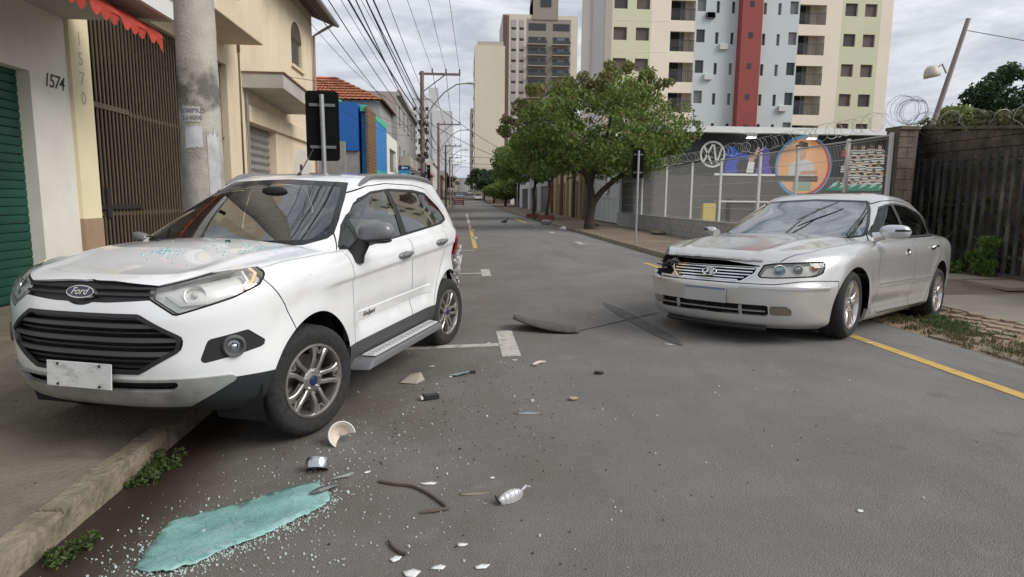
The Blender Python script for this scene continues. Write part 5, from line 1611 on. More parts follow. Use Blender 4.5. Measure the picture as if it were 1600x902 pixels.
def leafmat(name, c1, c2, c3, tr=.35):
    m = mat(name, c1, .55, var=.01, vscale=1.0, var2=c2, transl=tr, spec=.35)
    t = m.node_tree
    # per-leaf colour
    g = t.nodes.new('ShaderNodeNewGeometry'); rp = t.nodes.new('ShaderNodeValToRGB')
    e = rp.color_ramp.elements; e[0].color = (*c1, 1); e[1].color = (*c3, 1); e[1].position = 1.0
    x = e.new(.45); x.color = (*c2, 1)
    t.links.new(g.outputs['Random Per Island'], rp.inputs['Fac'])
    for nd in ('Principled BSDF', 'Translucent BSDF'):
        nn = t.nodes[nd]; s = nn.inputs[0]
        t.links.new(rp.outputs['Color'], s)
    return m
LEAF1 = leafmat('leaf_green', (.085, .13, .028), (.165, .218, .05), (.28, .32, .09), .48)
LEAF2 = leafmat('leaf_bright', (.09, .165, .035), (.15, .245, .052), (.24, .34, .09), .45)
LEAF3 = leafmat('leaf_dry', (.12, .085, .04), (.20, .15, .065), (.26, .22, .09), .3)
LEAF4 = leafmat('leaf_dark', (.014, .032, .012), (.028, .055, .02), (.05, .085, .03), .25)
M_BARK = mat('dark_bark', (.055, .040, .032), .95, var=.4, vscale=6, bump=1.0, bscale=18)
def tree(name, label, base, limbs, clumps, parts, group=None):
    t = empty(name, base)
    for i, (pts, rad) in enumerate(limbs):
        # smooth the limb
        P0 = [Vector(p) for p in pts]; Q = []; RR = []
        for k in range(len(P0) - 1):
            for s in range(4):
                u = s / 4; p_1 = P0[max(0, k - 1)]; p2_ = P0[min(len(P0) - 1, k + 2)]
                q_ = .5 * ((2 * P0[k]) + (P0[k + 1] - p_1) * u + (2 * p_1 - 5 * P0[k] + 4 * P0[k + 1] - p2_) * u * u + (3 * P0[k] - p_1 - 3 * P0[k + 1] + p2_) * u ** 3)
                Q.append(q_); RR.append(rad[k] * (1 - u) + rad[k + 1] * u)
        Q.append(P0[-1]); RR.append(rad[-1])
        b = MB(); b.tube(Q, RR, 10); b.build('trunk' if i == 0 else 'limb', M_BARK, t, smooth=70)
    for (nm, cnt, size, seed, m, kw) in parts:
        leaf_mesh(nm, clumps, cnt, size, seed, m, t, **kw)
    tag(t, label, 'tree', group)
    return t
def ell_clumps(c, r, n, seed, cs=(.5, .95), fill=.35, zmin=None):
    rs = random.Random(seed); out = []
    while len(out) < n:
        d = Vector((rs.gauss(0, 1), rs.gauss(0, 1), rs.gauss(0, 1))).normalized(); k = rs.uniform(fill, 1.0) ** .5
        p = Vector((c[0] + d.x * r[0] * k, c[1] + d.y * r[1] * k, c[2] + d.z * r[2] * k * (1 if d.z > 0 else .8)))
        if zmin and p.z < zmin: continue
        out.append((p.x, p.y, p.z, rs.uniform(*cs)))
    return out
cl = ell_clumps((.35, 0, 4.25), (3.9, 3.2, 2.25), 150, 5, (.45, .85), zmin=2.15) + ell_clumps((-1.8, .3, 3.1), (2.0, 2.4, 1.1), 30, 6, (.35, .7), zmin=2.0) + ell_clumps((2.3, 0, 3.3), (1.8, 2.2, 1.1), 26, 9, (.35, .65), zmin=2.1) + ell_clumps((-1.0, .5, 6.0), (1.2, 1.0, .6), 8, 12, (.3, .5)) + ell_clumps((1.5, -.3, 6.5), (1.7, 1.0, .45), 10, 13, (.25, .45))
cl_top = ell_clumps((.9, -.2, 6.35), (2.6, 1.6, .75), 26, 14, (.25, .45)) + ell_clumps((-2.4, 0, 5.4), (1.2, 1.2, .8), 12, 15, (.25, .45)) + ell_clumps((-3.6, 0, 4.4), (.7, .8, .4), 5, 16, (.2, .35))
big = tree('street_tree', 'broad dark-trunked street tree with forked trunk on the right pavement', (5.76, 28.8, .08),
     [([(0, 0, -.1), (-.02, 0, .5), (.05, 0, 1.15), (-.05, .1, 2.0), (-.5, .2, 3.0), (-1.2, .3, 4.2)], [.31, .21, .19, .15, .10, .05]),
      ([(.05, 0, 1.0), (.45, -.05, 1.65), (1.2, -.1, 2.3), (2.2, -.1, 3.0), (3.0, 0, 3.9)], [.16, .14, .11, .08, .04]),
      ([(-.03, .05, 1.8), (.3, .5, 2.8), (.8, .6, 4.2), (1.0, .4, 5.8)], [.13, .10, .07, .03]),
      ([(-.3, .1, 2.5), (-1.4, -.4, 3.0), (-2.6, -.4, 3.6)], [.09, .07, .03])],
     cl, [('crown', 15000, .175, 1, LEAF1, dict(droop=.5)), ('bright_leaves', 8000, .18, 2, LEAF2, dict(droop=.4)), ('dry_pods', 3000, .24, 3, LEAF3, dict(droop=1.2, aspect=4))])
leaf_mesh('dry_pods', cl_top, 2300, .22, 31, LEAF3, big, droop=1.0, aspect=3.5); leaf_mesh('crown', cl_top, 2200, .19, 32, LEAF1, big, droop=.5)
M_PLANT = mat('red_brick_planter', (.22, .075, .05), .85, var=.25, vscale=8)
def planter(x, y, w, label):
    p = empty('brick_planter', (x, y, .08))
    k = 0
    for zc in range(3):
        for s in range(4):
            b = MB(); off = w / 2 - .05
            if s % 2 == 0: b.bb(-w / 2, w / 2, (off if s == 0 else -off - .0) - .05, (off if s == 0 else -off) + .05, zc * .1, zc * .1 + .092)
            else: b.bb((off if s == 1 else -off) - .05, (off if s == 1 else -off) + .05, -w / 2 + .105, w / 2 - .105, zc * .1, zc * .1 + .092)
            b.build('brick_course', M_PLANT, p)
    b = MB(); b.bb(-w / 2 + .06, w / 2 - .06, -w / 2 + .06, w / 2 - .06, 0, .24); b.build('soil', M_EARTH, p)
    tag(p, label, 'planter')
planter(5.42, 41.6, 1.0, 'red brick planter round the nearer sapling')
planter(4.95, 45.2, .9, 'red brick planter round the farther sapling')
for k, (x, y, s, lab, sd) in enumerate(((5.42, 41.6, 1.0, 'slim leaning sapling rising from the nearer red planter', 41), (4.95, 45.2, .95, 'slim sapling rising from the farther red planter', 43))):
    c2 = ell_clumps((-.8 * s, 0, 3.9 * s), (2.3 * s, 2.0, 1.6 * s), 55, sd, (.4, .8), zmin=1.6)
    tree('sapling_tree', lab, (x, y, .1), [([(0, 0, 0), (.12, 0, .9), (.05 if k else .22, 0, 1.8), (.1, 0, 2.6), (-.5, .1, 4.0)], [.13, .11, .10, .08, .03]), ([(.1, 0, 2.2), (.7, .1, 3.2), (1.1, .2, 4.2)], [.06, .05, .02])],
         c2, [('crown', 6500, .21, sd, LEAF2, dict(droop=.35)), ('dark_leaves', 2500, .2, sd + 1, LEAF1, dict(droop=.4))], 'saplings in brick planters')
far = [((6.6, 100), 4.0, 'round clipped tree at the far right corner', 3.0, LEAF1), ((5.9, 122), 5.5, 'tall dense tree past the far right corner', 3.2, LEAF4), ((5.0, 150), 7.5, 'tall dark tree by the blank beige high-rise', 3.4, LEAF4), ((4.6, 185), 7.0, 'farthest dark tree on the right of the street', 4, LEAF4), ((-5.4, 215), 6.0, 'farthest tree on the left of the street', 4, LEAF4), ((9.0, 108), 5.0, 'tree behind the round clipped tree', 2.6, LEAF1)]
for k, ((x, y), h, lab, r, m) in enumerate(far):
    c2 = ell_clumps((0, 0, h * .62), (r, r, h * .36), 45, 60 + k, (.6, 1.1), zmin=1.0)
    tree('far_tree', lab, (x, y, .05 + rise(y)), [([(0, 0, 0), (.1, 0, h * .25), (0, 0, h * .6)], [.22, .18, .08])], c2, [('crown', 4200, .42, 70 + k, m, dict(droop=.3))], 'trees at the far end of the street')
for k, (x, y, h, r, lab) in enumerate(((35.2, 40, 10.6, 3.0, 'tall dark tree at the right edge beyond the block wall'), (33.0, 40.6, 8.4, 2.4, 'lower dark tree left of the tall one beyond the block wall'), (37.5, 39, 8.8, 3.0, 'dark tree cut by the right edge of view'))):
    c2 = ell_clumps((0, 0, h * .68), (r, r, h * .32), 55, 80 + k, (.5, 1.0), zmin=2.0)
    tree('background_tree', lab, (x, y, 0), [([(0, 0, 0), (.2, 0, h * .3), (0, 0, h * .7)], [.3, .24, .1])], c2, [('crown', 7000, .34, 90 + k, LEAF4, dict(droop=.3))], 'trees behind the block wall')
c2 = [(11.2 - 11.2 + rng.uniform(-.5, .5), rng.uniform(-.4, .4), 3.35 + rng.uniform(-.5, .4), .35) for _ in range(14)]
tree('feathery_shrub', 'feathery pale shrub showing over the block wall beside the leaning pole', (16.3, 20.5, .6), [([(0, 0, 0), (0, 0, 2), (0, 0, 3.4)], [.1, .08, .03])], c2, [('crown', 1500, .26, 101, LEAF1, dict(droop=.1, aspect=4))])
# creeper along the wall top
c2 = [(10.15 + rng.uniform(-.1, .3), 5.5 + i * .28, 3.0 - .87 * (13.9 - 5.5 - i * .28) / 8.9 + .12 + rng.uniform(-.05, .15), .2) for i in range(30)]
o = leaf_mesh('wall_creeper', c2, 2400, .11, 103, leafmat('creeper_leaf', (.06, .07, .03), (.10, .11, .045), (.16, .15, .07)), None); tag(o, 'straggling dry creeper along the top of the block wall', 'creeper', kind='stuff')

# weeds and grass
GRASS = leafmat('grass_blade', (.03, .06, .015), (.065, .10, .025), (.12, .15, .05), .3)
def grass(name, spots, label, seed, blade=(.06, .16), m=None):
    rs = random.Random(seed); V = []; F = []
    for (x, y, z, r, n) in spots:
        for _ in range(n):
            a = rs.uniform(0, 2 * PI); q = r * rs.random() ** .6; px, py = x + q * math.cos(a), y + q * math.sin(a)
            h = rs.uniform(*blade); d = rs.uniform(0, 2 * PI); ln = rs.uniform(.2, .9) * h; w = rs.uniform(.003, .007)
            sx, sy = -math.sin(d) * w, math.cos(d) * w; o_ = len(V)
            V += [(px - sx, py - sy, z - .01), (px + sx, py + sy, z - .01), (px + sx * .7 + math.cos(d) * ln * .4, py + sy * .7 + math.sin(d) * ln * .4, z + h * .7), (px - sx * .7 + math.cos(d) * ln * .4, py - sy * .7 + math.sin(d) * ln * .4, z + h * .7), (px + math.cos(d) * ln, py + math.sin(d) * ln, z + h)]
            F += [(o_, o_ + 1, o_ + 2, o_ + 3), (o_ + 3, o_ + 2, o_ + 4)]
    mb = MB(); mb.add(V, F); o = mb.build(name, m or GRASS); tag(o, label, 'grass', kind='stuff'); return o
GRASS_DRY = leafmat('grass_blade_dry', (.07, .075, .025), (.12, .115, .05), (.17, .15, .07), .3)
c2 = [(-1.67 + rng.uniform(-.05, .10), 3.42 + rng.uniform(-.12, .22), -.06 + rng.uniform(-.03, .02), .045) for _ in range(14)]
o = leaf_mesh('kerb_weed', c2, 650, .028, 201, GRASS, None, droop=-.4, aspect=2.2); tag(o, 'green weed clump growing from the kerb under the white car', 'weed', kind='stuff')
c2 = [(-1.67 + rng.uniform(-.04, .07), 2.62 + rng.uniform(-.08, .14), -.075 + rng.uniform(-.02, .02), .04) for _ in range(9)]
o = leaf_mesh('kerb_weed', c2, 420, .028, 202, GRASS, None, droop=-.4, aspect=2.5); tag(o, 'sparse weed clump at the near kerb crack', 'weed', kind='stuff')
vg = []
vrn = random.Random(8)
for i in range(210):
    x = 5.10 + abs(vrn.gauss(0, .32)); y = vrn.uniform(3.6, 8.2)
    if x > 6.4: continue
    vg.append((x, y, vz(x, y) + .01, .09, 26))
grass('verge_grass', vg, 'short trampled grass on the verge beside the silver car', 3, (.012, .045), GRASS_DRY)
grass('verge_grass', [(5.75 + vrn.uniform(-.35, .25), 7.0 + vrn.uniform(-.9, .5), -.02, .10, 40) for _ in range(60)], 'greener grass patch by the rear wheel of the silver car', 4, (.015, .055))
c2 = [(9.35 + rng.uniform(-.3, .2), 11.9 + rng.uniform(-.9, .8), .14 + rng.uniform(-.06, .10), .17) for _ in range(14)]
o = leaf_mesh('fence_shrub', c2, 1200, .10, 107, LEAF2, None, droop=.1); tag(o, 'low bright green shrub at the foot of the bar fence', 'shrub')
c2 = [(9.45 + rng.uniform(-.15, .15), 11.0 + rng.uniform(-.25, .25), .35 + rng.uniform(-.2, .45), .12) for _ in range(12)]
o = leaf_mesh('tall_weed', c2, 700, .16, 109, LEAF2, None, droop=-.8, aspect=5); tag(o, 'tall bright weed against the bar fence', 'plant')
c2 = [(9.9 + rng.uniform(-.05, .1), rng.uniform(6, 13), .6 + rng.uniform(-.4, .9), .2) for _ in range(70)]
o = leaf_mesh('fence_weeds', c2, 3200, .12, 111, LEAF1, None, droop=-.2, aspect=3); tag(o, 'weeds growing behind the bars of the dark fence', 'weeds', kind='stuff')

# ------------------------------------------------------------------ pigeon, bags, far cars
def pigeon(loc, rz_, label, s=1.0):
    p = empty('pigeon', loc, rz_); p.scale = (s, s, s)
    b = MB(); V = []; n = 12
    prof = [(-.17, .085, .004, .012), (-.12, .095, .018, .012), (-.06, .11, .045, .04), (0, .125, .058, .058), (.05, .14, .055, .06), (.085, .165, .038, .042), (.10, .195, .024, .026), (.115, .215, .026, .027), (.135, .222, .022, .022), (.15, .216, .010, .010), (.172, .208, .003, .003)]
    for (x, z, wy, wz) in prof:
        for j in range(n):
            a = 2 * PI * j / n; V.append((x, wy * math.cos(a), z + wz * math.sin(a)))
    b.add(V, [(i * n + j, i * n + (j + 1) % n, (i + 1) * n + (j + 1) % n, (i + 1) * n + j) for i in range(len(prof) - 1) for j in range(n)]); b.build('body', mat('pigeon_grey', (.045, .048, .055), .7, var=.4, vscale=25), p, smooth=70)
    for sg in (1, -1):
        b = MB(); b.tube([(.01, sg * .022, .09), (.018, sg * .024, .04), (.008, sg * .025, 0)], .004, 5); b.tube([(.008, sg * .025, .002), (.04, sg * .028, .002)], .003, 4); b.build('leg', mat('pigeon_leg', (.25, .08, .07), .6), p)
        b = MB(); b.add([(.06, sg * .05, .15), (-.02, sg * .062, .135), (-.14, sg * .03, .09), (-.16, sg * .02, .10), (-.05, sg * .05, .165)], [(0, 1, 2, 3, 4)]); b.build('wing', mat('pigeon_wing', (.075, .08, .09), .7), p)
    tag(p, label, 'bird')
pigeon((2.21, 33.5, rz(2.21)), R(35), 'dark pigeon standing in the middle of the road', 1.5)
pigeon((6.25, 29.6, .09), R(120), 'small pigeon on the pavement left of the big tree trunk', 1.1)
def lump(name, loc, sx, sy, sz, m, label, cat_, seed):
    rs = random.Random(seed); b = MB(); b.sphere((0, 0, sz * .8), 1, 16, 10, (sx, sy, sz)); ph = [rs.uniform(0, 6) for _ in range(4)]
    b.V = [(v[0] + .12 * sx * math.sin(9 * v[1] / sy * .5 + ph[0]), v[1] + .12 * sy * math.sin(7 * v[2] / sz * .5 + ph[1]), max(.0, v[2] + .15 * sz * math.sin(6 * v[0] / sx * .6 + ph[2]))) for v in b.V]
    o = b.build(name, m, smooth=60); o.location = loc; tag(o, label, cat_); return o
lump('rubbish_bag', (4.55, 35.0, rz(4.55)), .32, .3, .17, mat('bag_grey', (.20, .19, .17), .6), 'crumpled greyish rubbish bag in the right gutter', 'bag', 1)
lump('rubbish_bag', (4.55, 28.9, rz(4.55)), .16, .2, .10, mat('bag_white', (.55, .55, .54), .6), 'small white plastic bag near the right kerb', 'bag', 2)
lump('leaf_litter_heap', (7.6, 24.5, .10), .3, .4, .08, M_EARTH, 'small dark litter heap at the foot of the fence wall', 'litter', 3)

def far_car(loc, rz_, col, label, suv=False):
    c = empty('parked_car', loc, rz_)
    L, Wd, H = 4.1, 1.72, 1.45
    prof = [(-2.05, .35), (-2.05, .85), (-1.85, .98), (-1.35, 1.02), (-.85, 1.42), (.35, 1.45), (.95, 1.05), (1.7, .92), (2.0, .72), (2.05, .35)]
    b = MB(); b.prism(prof, lambda a, z: (a, -Wd / 2 * (.86 if z > 1.1 else 1), z), lambda a, z: (a, Wd / 2 * (.86 if z > 1.1 else 1), z)); b.build('body', mat('far_paint_%s' % ''.join('%d' % int(v * 99) for v in col), col, .3, coat=.8), c, bevel=.06)
    b = MB(); b.add([(.40, -.62, 1.41), (.40, .62, 1.41), (.98, .70, 1.07), (.98, -.70, 1.07)], [(0, 1, 2, 3)]); o = b.build('windshield', M_PANE, c); o.location = (.012, 0, .016)
    for sg in (1, -1):
        b = MB(); b.add([(-.80, sg * .755, 1.38), (.30, sg * .755, 1.40), (.80, sg * .80, 1.08), (-1.2, sg * .80, 1.08)], [(0, 1, 2, 3)]); o = b.build('side_window', M_PANE, c); o.location = (0, sg * .065, 0)
        b = MB(); b.box((2.02, sg * .62, .74), (.08, .36, .14)); b.build('headlight', M_REFL, c)
        for x in (1.3, -1.3):
            b = MB(); b.lathe([(.18, -.1), (.31, -.1), (.32, 0), (.31, .1), (.18, .1)], 20, Matrix.Translation((x, sg * .78, .32)) @ Matrix.Rotation(PI / 2, 4, 'X')); w_ = b.build('wheel', M_TYRE, c, smooth=50)
            b = MB(); b.lathe([(.001, .09), (.19, .08)], 16, Matrix.Translation((x, sg * .78, .32)) @ Matrix.Rotation(-sg * PI / 2, 4, 'X')); b.build('hub_cap', M_ALLOY2 if 'alloy_wheel_silver' in MATS else M_CHROME, w_)
    tag(c, label, 'car', 'cars far along the street')
    return c
far_car((3.6, 150, rz(3.6, 150) ), R(-92), (.66, .66, .66), 'white car driving towards us far along the street')
far_car((2.3, 205, rz(2.3, 205)), R(-90), (.55, .56, .58), 'smaller pale car farther up the street')
far_car((-.6, 118, rz(-.6, 118)), R(-90), (.15, .04, .04), 'dark red car parked on the far left')
far_car((-.7, 165, rz(-.7, 165)), R(-90), (.60, .60, .60), 'pale car parked beyond the dark red one')
br = empty('road_barrier', (-.7, 101, rz(-.7, 101)))
for k in range(4):
    b = MB(); b.bb(-.9, .9, -.03, .03, .25 + k * .3, .45 + k * .3); b.build('plank', mat('barrier_maroon', (.16, .05, .06), .7), br)
for x in (-.85, .85):
    b = MB(); b.bb(x - .04, x + .04, -.05, .05, 0, 1.5); b.build('leg', M_IRON, br)
tag(br, 'maroon plank barrier by the far left kerb', 'barrier')
# ------------------------------------------------------------------ white compact SUV (left)
M_WHITE = mat('white_car_paint', (0.80, 0.80, 0.795), 0.30, coat=1.0, var=0.03, vscale=2.0, stain=(.60, .58, .54), stain_amt=.30, stain_scale=2.4, world_space=False, coat_rough=.02)
M_CLAD = mat('dark_grey_cladding', (0.055, 0.056, 0.058), 0.6)
M_BUMPLOW = mat('black_bumper_plastic', (0.022, 0.026, 0.027), 0.5)
M_SKID = mat('silver_skid_plate', (0.36, 0.355, 0.34), 0.42, 0.35, var=0.12, vscale=9, stain=(0.12, .11, .10), stain_amt=.6, stain_scale=5, world_space=False)
M_GRILLE = mat('grille_black', (0.022, 0.022, 0.023), 0.4)
M_RAIL = mat('roof_rail_grey', (0.16, 0.16, 0.165), 0.45)
M_ALLOY = mat('alloy_wheel_grey', (0.42, 0.40, 0.37), 0.32, 0.85, var=0.15, vscale=20, world_space=False)
M_BADGEBLUE = mat('badge_blue', (0.012, 0.02, 0.075), 0.25, coat=0.8)
M_BEIGE = mat('interior_beige', (0.30, 0.29, 0.25), 0.9)

ECO_TAPER = [(-2.0, .93), (-1.6, .975), (-1.0, 1.0), (.6, 1.0), (1.3, .985), (1.7, .955), (2.1, .90)]
def elv(z, w, xf, xr, Lf=.70, Lr=.42, nf=2.7, nr=3.4, taper=ECO_TAPER):
    return dict(z=z, w=w, xf=xf, xr=xr, Lf=Lf, Lr=Lr, nf=nf, nr=nr, taper=taper)

def eco_flare(V):
    """wheel-arch swell, door hollow and the crumpled rear quarter"""
    V = V.copy()
    y = V[:, 1]
    for ax in (1.26, -1.26):
        d = np.hypot(V[:, 0] - ax, V[:, 2] - .34)
        k = sstep(.56, .40, d) * sstep(.55, .75, np.abs(y)) * sstep(1.02, .9, V[:, 2])
        y = y + .018 * k
    hol = np.exp(-((V[:, 2] - .60) / .10) ** 2) * sstep(.78, .60, np.abs(V[:, 0])) * sstep(.6, .8, y)
    y = y - .034 * hol
    dc = (.925 + .045 * (.7 - V[:, 0])) - V[:, 2]          # character line under the handles
    y = y - .016 * sstep(0, .03, dc) * sstep(.30, .08, dc) * sstep(1.25, .9, V[:, 0]) * sstep(-1.75, -1.5, V[:, 0]) * sstep(.6, .8, y)
    yr = .46 + .17 * np.clip((1.95 - V[:, 0]) / 1.0, 0, 1)
    V[:, 2] += .010 * np.exp(-((np.abs(V[:, 1]) - yr) / .05) ** 2) * sstep(.95, 1.05, V[:, 0]) * sstep(2.0, 1.8, V[:, 0]) * (V[:, 2] > 1.0)
    V[:, 1] = np.where(V[:, 1] > 1e-6, y, V[:, 1])
    return V

def build_eco():
    car = empty('sport_utility_car')
    tub = Shell([
        elv([(-2, .34), (-1.2, .30), (1.2, .26), (2.1, .32)], .80, 1.90, -1.72, nf=3.0),
        elv([(-2, .42), (-1.2, .38), (1.2, .36), (2.1, .385)], .852, 2.01, -1.86),
        elv([(-2, .52), (2.1, .50)], .868, 2.065, -1.93),
        elv([(-2, .64), (2.1, .62)], .866, 2.085, -1.93),
        elv([(-2, .82), (2.1, .80)], .874, 2.085, -1.92),
        elv([(-2, 1.00), (-1.0, .985), (.6, .93), (2.1, .915)], .882, 2.06, -1.92),
        elv([(-2, 1.13), (-1.0, 1.10), (.0, 1.055), (.9, 1.035), (1.5, 1.005), (2.1, .975)], .862, 2.03, -1.91),
        elv([(-2, 1.185), (-1.0, 1.145), (.0, 1.105), (.9, 1.085), (1.5, 1.05), (1.8, 1.03), (2.1, 1.005)], .822, 1.985, -1.89),
        elv([(-2, 1.20), (-1.0, 1.16), (.0, 1.12), (.9, 1.11), (1.5, 1.08), (1.8, 1.052), (2.1, 1.025)], .762, 1.92, -1.86),
    ], nu=(70, 130, 44), nt=70, ncap=24, crown=lambda x: .018 + .055 * sstep(1.95, 1.2, x), capL=.5, mod=eco_flare)
    V, N = tub.V, tub.N
    L = V[:, 1] > 0
    def P(*ix): return tub.V[:, list(ix)]
    def m(f, mask): return np.where(mask, f, 1.0)
    ca, sa = math.cos(R(42)), math.sin(R(42))
    def diag():                 # coordinates seen from the front corner, mirrored for both sides
        return np.stack([-tub.V[:, 0] * sa + np.abs(tub.V[:, 1]) * ca, tub.V[:, 2]], 1)
    def dmask(t=.25):
        return (tub.N[:, 0] * ca + np.abs(tub.N[:, 1]) * sa * np.sign(tub.N[:, 1] * tub.V[:, 1] + 1e-9) > t) & (tub.V[:, 0] > .9)
    BIG = 1.0
    # under the cabin: removed
    tub.cut('void', m(poly_sdf(P(0, 1), [(.98, -.60), (1.02, 0), (.98, .60), (.80, .715), (-1.6, .69), (-1.74, .5), (-1.74, -.5), (-1.6, -.69), (.80, -.715)], .02), tub.N[:, 2] > .2))
    # wheel openings
    for ax in (1.245, -1.25):
        tub.cut('void', m(np.hypot(tub.V[:, 0] - ax, (tub.V[:, 2] - .345) * 1.0) - .418, np.abs(tub.V[:, 1]) > .45))
        tub.cut('void', m(np.maximum(np.abs(tub.V[:, 0] - ax) - .408, tub.V[:, 2] - .34), np.abs(tub.V[:, 1]) > .45))
    # lamps and openings of the front
    hl = [(-1.075, .940), (-1.06, .985), (-.84, 1.035), (-.64, 1.078), (-.545, 1.075), (-.50, 1.04), (-.54, .985), (-.68, .93), (-.96, .852)]
    tub.panel('headlight', lambda: m(poly_sdf(diag(), hl, .018), dmask()), g=.005)
    tub.cut('upper_grille', m(np.minimum(poly_sdf(P(1, 2), [(-.445, .995), (-.42, .930), (-.16, .912), (.16, .912), (.42, .930), (.445, .995), (.15, 1.015), (-.15, 1.015)], .01), np.hypot(tub.V[:, 1] / 1.75, tub.V[:, 2] - .957) - .062), (tub.N[:, 0] > .2) & (tub.V[:, 0] > 1.6)))
    tub.cut('lower_grille', m(poly_sdf(P(1, 2), [(-.345, .858), (.345, .858), (.545, .735), (.525, .665), (.33, .548), (-.33, .548), (-.525, .665), (-.545, .735)], .045), (tub.N[:, 0] > .2) & (tub.V[:, 0] > 1.5)))
    tub.cut('fog_recess', m(poly_sdf(diag(), [(-.865, .588), (-.815, .718), (-.615, .752), (-.515, .672), (-.54, .645)], .02), dmask()))
    tub.cut('slot', m(poly_sdf(P(1, 2), [(-.52, .505), (.52, .505), (.46, .452), (-.46, .452)], .015), (tub.N[:, 0] > .2) & (tub.V[:, 0] > 1.5)))
    tub.cut('skid_plate', m(poly_sdf(P(1, 2), [(-.74, .515), (.74, .515), (.62, .425), (.50, .355), (-.50, .355), (-.62, .425)], .02), (tub.N[:, 0] > .0) & (tub.V[:, 0] > 1.5)))
    f = np.where((tub.V[:, 0] > 1.2), tub.V[:, 2] - (.50 + .0 * tub.V[:, 0]), 1.0)
    tub.cut('bumper_lower', f)
    # dark sill cladding between the wheels and behind
    tub.cut('sill_cladding', np.where(tub.V[:, 0] < 1.0, tub.V[:, 2] - (.455 + .012 * (0.8 - tub.V[:, 0])), 1.0))
    # missing rear bumper: torn away behind the rear wheel
    tub.cut('rear_torn', m(poly_sdf(P(0, 2), [(-1.50, .30), (-1.60, .55), (-1.66, .68), (-1.73, .74), (-1.75, .82), (-2.2, .84), (-2.2, .2), (-1.5, .2)]), tub.V[:, 0] < -1.3))
    tub.cut('tail_light', m(poly_sdf(P(0, 2), [(-1.70, 1.06), (-1.80, .86), (-2.1, .86), (-2.1, 1.12), (-1.78, 1.12)], .02), (tub.V[:, 0] < -1.5) & (np.abs(tub.V[:, 1]) > .55)))
    # panels
    hood = [(2.3, -.35), (2.3, .35), (1.93, .56), (1.55, .735), (1.2, .775), (.80, .80), (.84, .70), (.97, .62), (1.05, 0), (.97, -.62), (.84, -.70), (.80, -.80), (1.2, -.775), (1.55, -.735), (1.93, -.56)]
    tub.panel('hood', lambda: np.where((tub.N[:, 2] > .02) & (tub.V[:, 2] > .9), np.maximum(poly_sdf(P(0, 1), hood), .992 - tub.V[:, 2]), 1.0))
    tub.panel('bumper', lambda: m(poly_sdf(P(0, 2), [(1.0, .2), (1.0, .3), (1.3, .345), (1.46, .69), (1.54, .85), (1.64, 1.0), (1.66, 1.1), (2.5, 1.1), (2.5, .2)]), tub.V[:, 0] > 1.0))
    tub.panel('door', lambda: m(poly_sdf(P(0, 2), [(.80, 1.3), (.80, 1.12), (.765, 1.0), (.735, .80), (.735, .30), (-.34, .30), (-.33, 1.3)]), np.abs(tub.V[:, 1]) > .6))
    tub.panel('rear_door', lambda: m(poly_sdf(P(0, 2), [(-.337, 1.3), (-.347, .30), (-.83, .30), (-.84, .55), (-.92, .70), (-1.08, .86), (-1.22, 1.0), (-1.25, 1.3)]), np.abs(tub.V[:, 1]) > .6))

    # dent in the rear quarter (camera side)
    def dent(V):
        V = V.copy()
        q = np.array([[math.sin(11 * a + 7 * c) + .6 * math.sin(23 * c - 13 * a + b) for a, b, c in V]]).ravel()
        k = sstep(.42, .05, np.hypot((V[:, 0] + 1.80) / 1.0, (V[:, 2] - .80) / .9)) * (V[:, 1] > 0)
        V[:, 1] -= k * (.10 + .035 * q)
        V[:, 0] += k * (.09 + .02 * q)
        return V
    paint = M_WHITE
    bV, bT, bN = tub.get('body')
    bV2 = dent(bV)
    moved = np.linalg.norm(bV2 - bV, axis=1) > .004
    ob = from_np('body', bV2, bT, paint, None)
    ob.data.polygons.foreach_set('use_smooth', [True] * len(ob.data.polygons))
    # keep the exact loft normals where the body is undamaged
    ob.data.update()
    vn = np.array([tuple(v.normal) for v in ob.data.vertices])
    bn2 = np.where(moved[:, None], vn, bN)
    bpy.data.objects.remove(ob)
    for sg in (1, -1):
        T_ = bT[np.sign(bV2[bT].mean(1)[:, 1]) == sg]; u_, iv = np.unique(T_, return_inverse=True)
        from_np('body_side', bV2[u_], iv.reshape(-1, 3), paint, car, bn2[u_])
    hd = tub.part('hood', 'hood', paint, car, rim=.012)
    bp = tub.part('bumper', 'bumper', paint, car, rim=.02)
    tub.part('hood_gap', 'seam', M_GAP, hd, off=-.010)
    tub.part('bumper_gap', 'seam', M_GAP, bp, off=-.010)
    tub.part('headlight_gap', 'seam', M_GAP, car, off=-.006)
    for sg in (1, -1):
        d = tub.part('door', 'door', paint, car, side=sg, rim=.012)
        d2 = tub.part('rear_door', 'door', paint, car, side=sg, rim=.012)
        tub.part('door_gap', 'seam', M_GAP, d, off=-.010, side=sg)
        tub.part('rear_door_gap', 'seam', M_GAP, d2, off=-.010, side=sg)
        for dd, hx, hz_ in ((d, -.14, .995), (d2, -1.03, 1.045)):
            p, n = tub.side(hx, hz_, sg)
            b = MB(); b.sphere(p + n * .010, .5, 20, 12, (.26, .055, .062)); 
            b.build('handle_cup', mat('handle_grey', (.22, .22, .225), .35, .3), dd, smooth=60)
            b = MB(); b.tube([p + n * .03 + np.array([.085, 0, -.004]), p + n * .045 + np.array([.03, 0, .008]), p + n * .045 + np.array([-.04, 0, .012]), p + n * .03 + np.array([-.09, 0, .006])], [.012, .017, .017, .012], 8)
            b.build('handle', mat('handle_grey', (.22, .22, .225), .35, .3), dd, smooth=60)
    tub.part('bumper_lower', 'bumper_lower', M_BUMPLOW, car, rim=.03)
    tub.part('sill_cladding', 'sill_cladding', M_CLAD, car, off=.004, rim=.02)
    tub.part('skid_plate', 'skid_plate', M_SKID, car, off=.012, rim=.025)
    tub.part('slot', 'lower_intake', M_GAP, car, off=-.03)
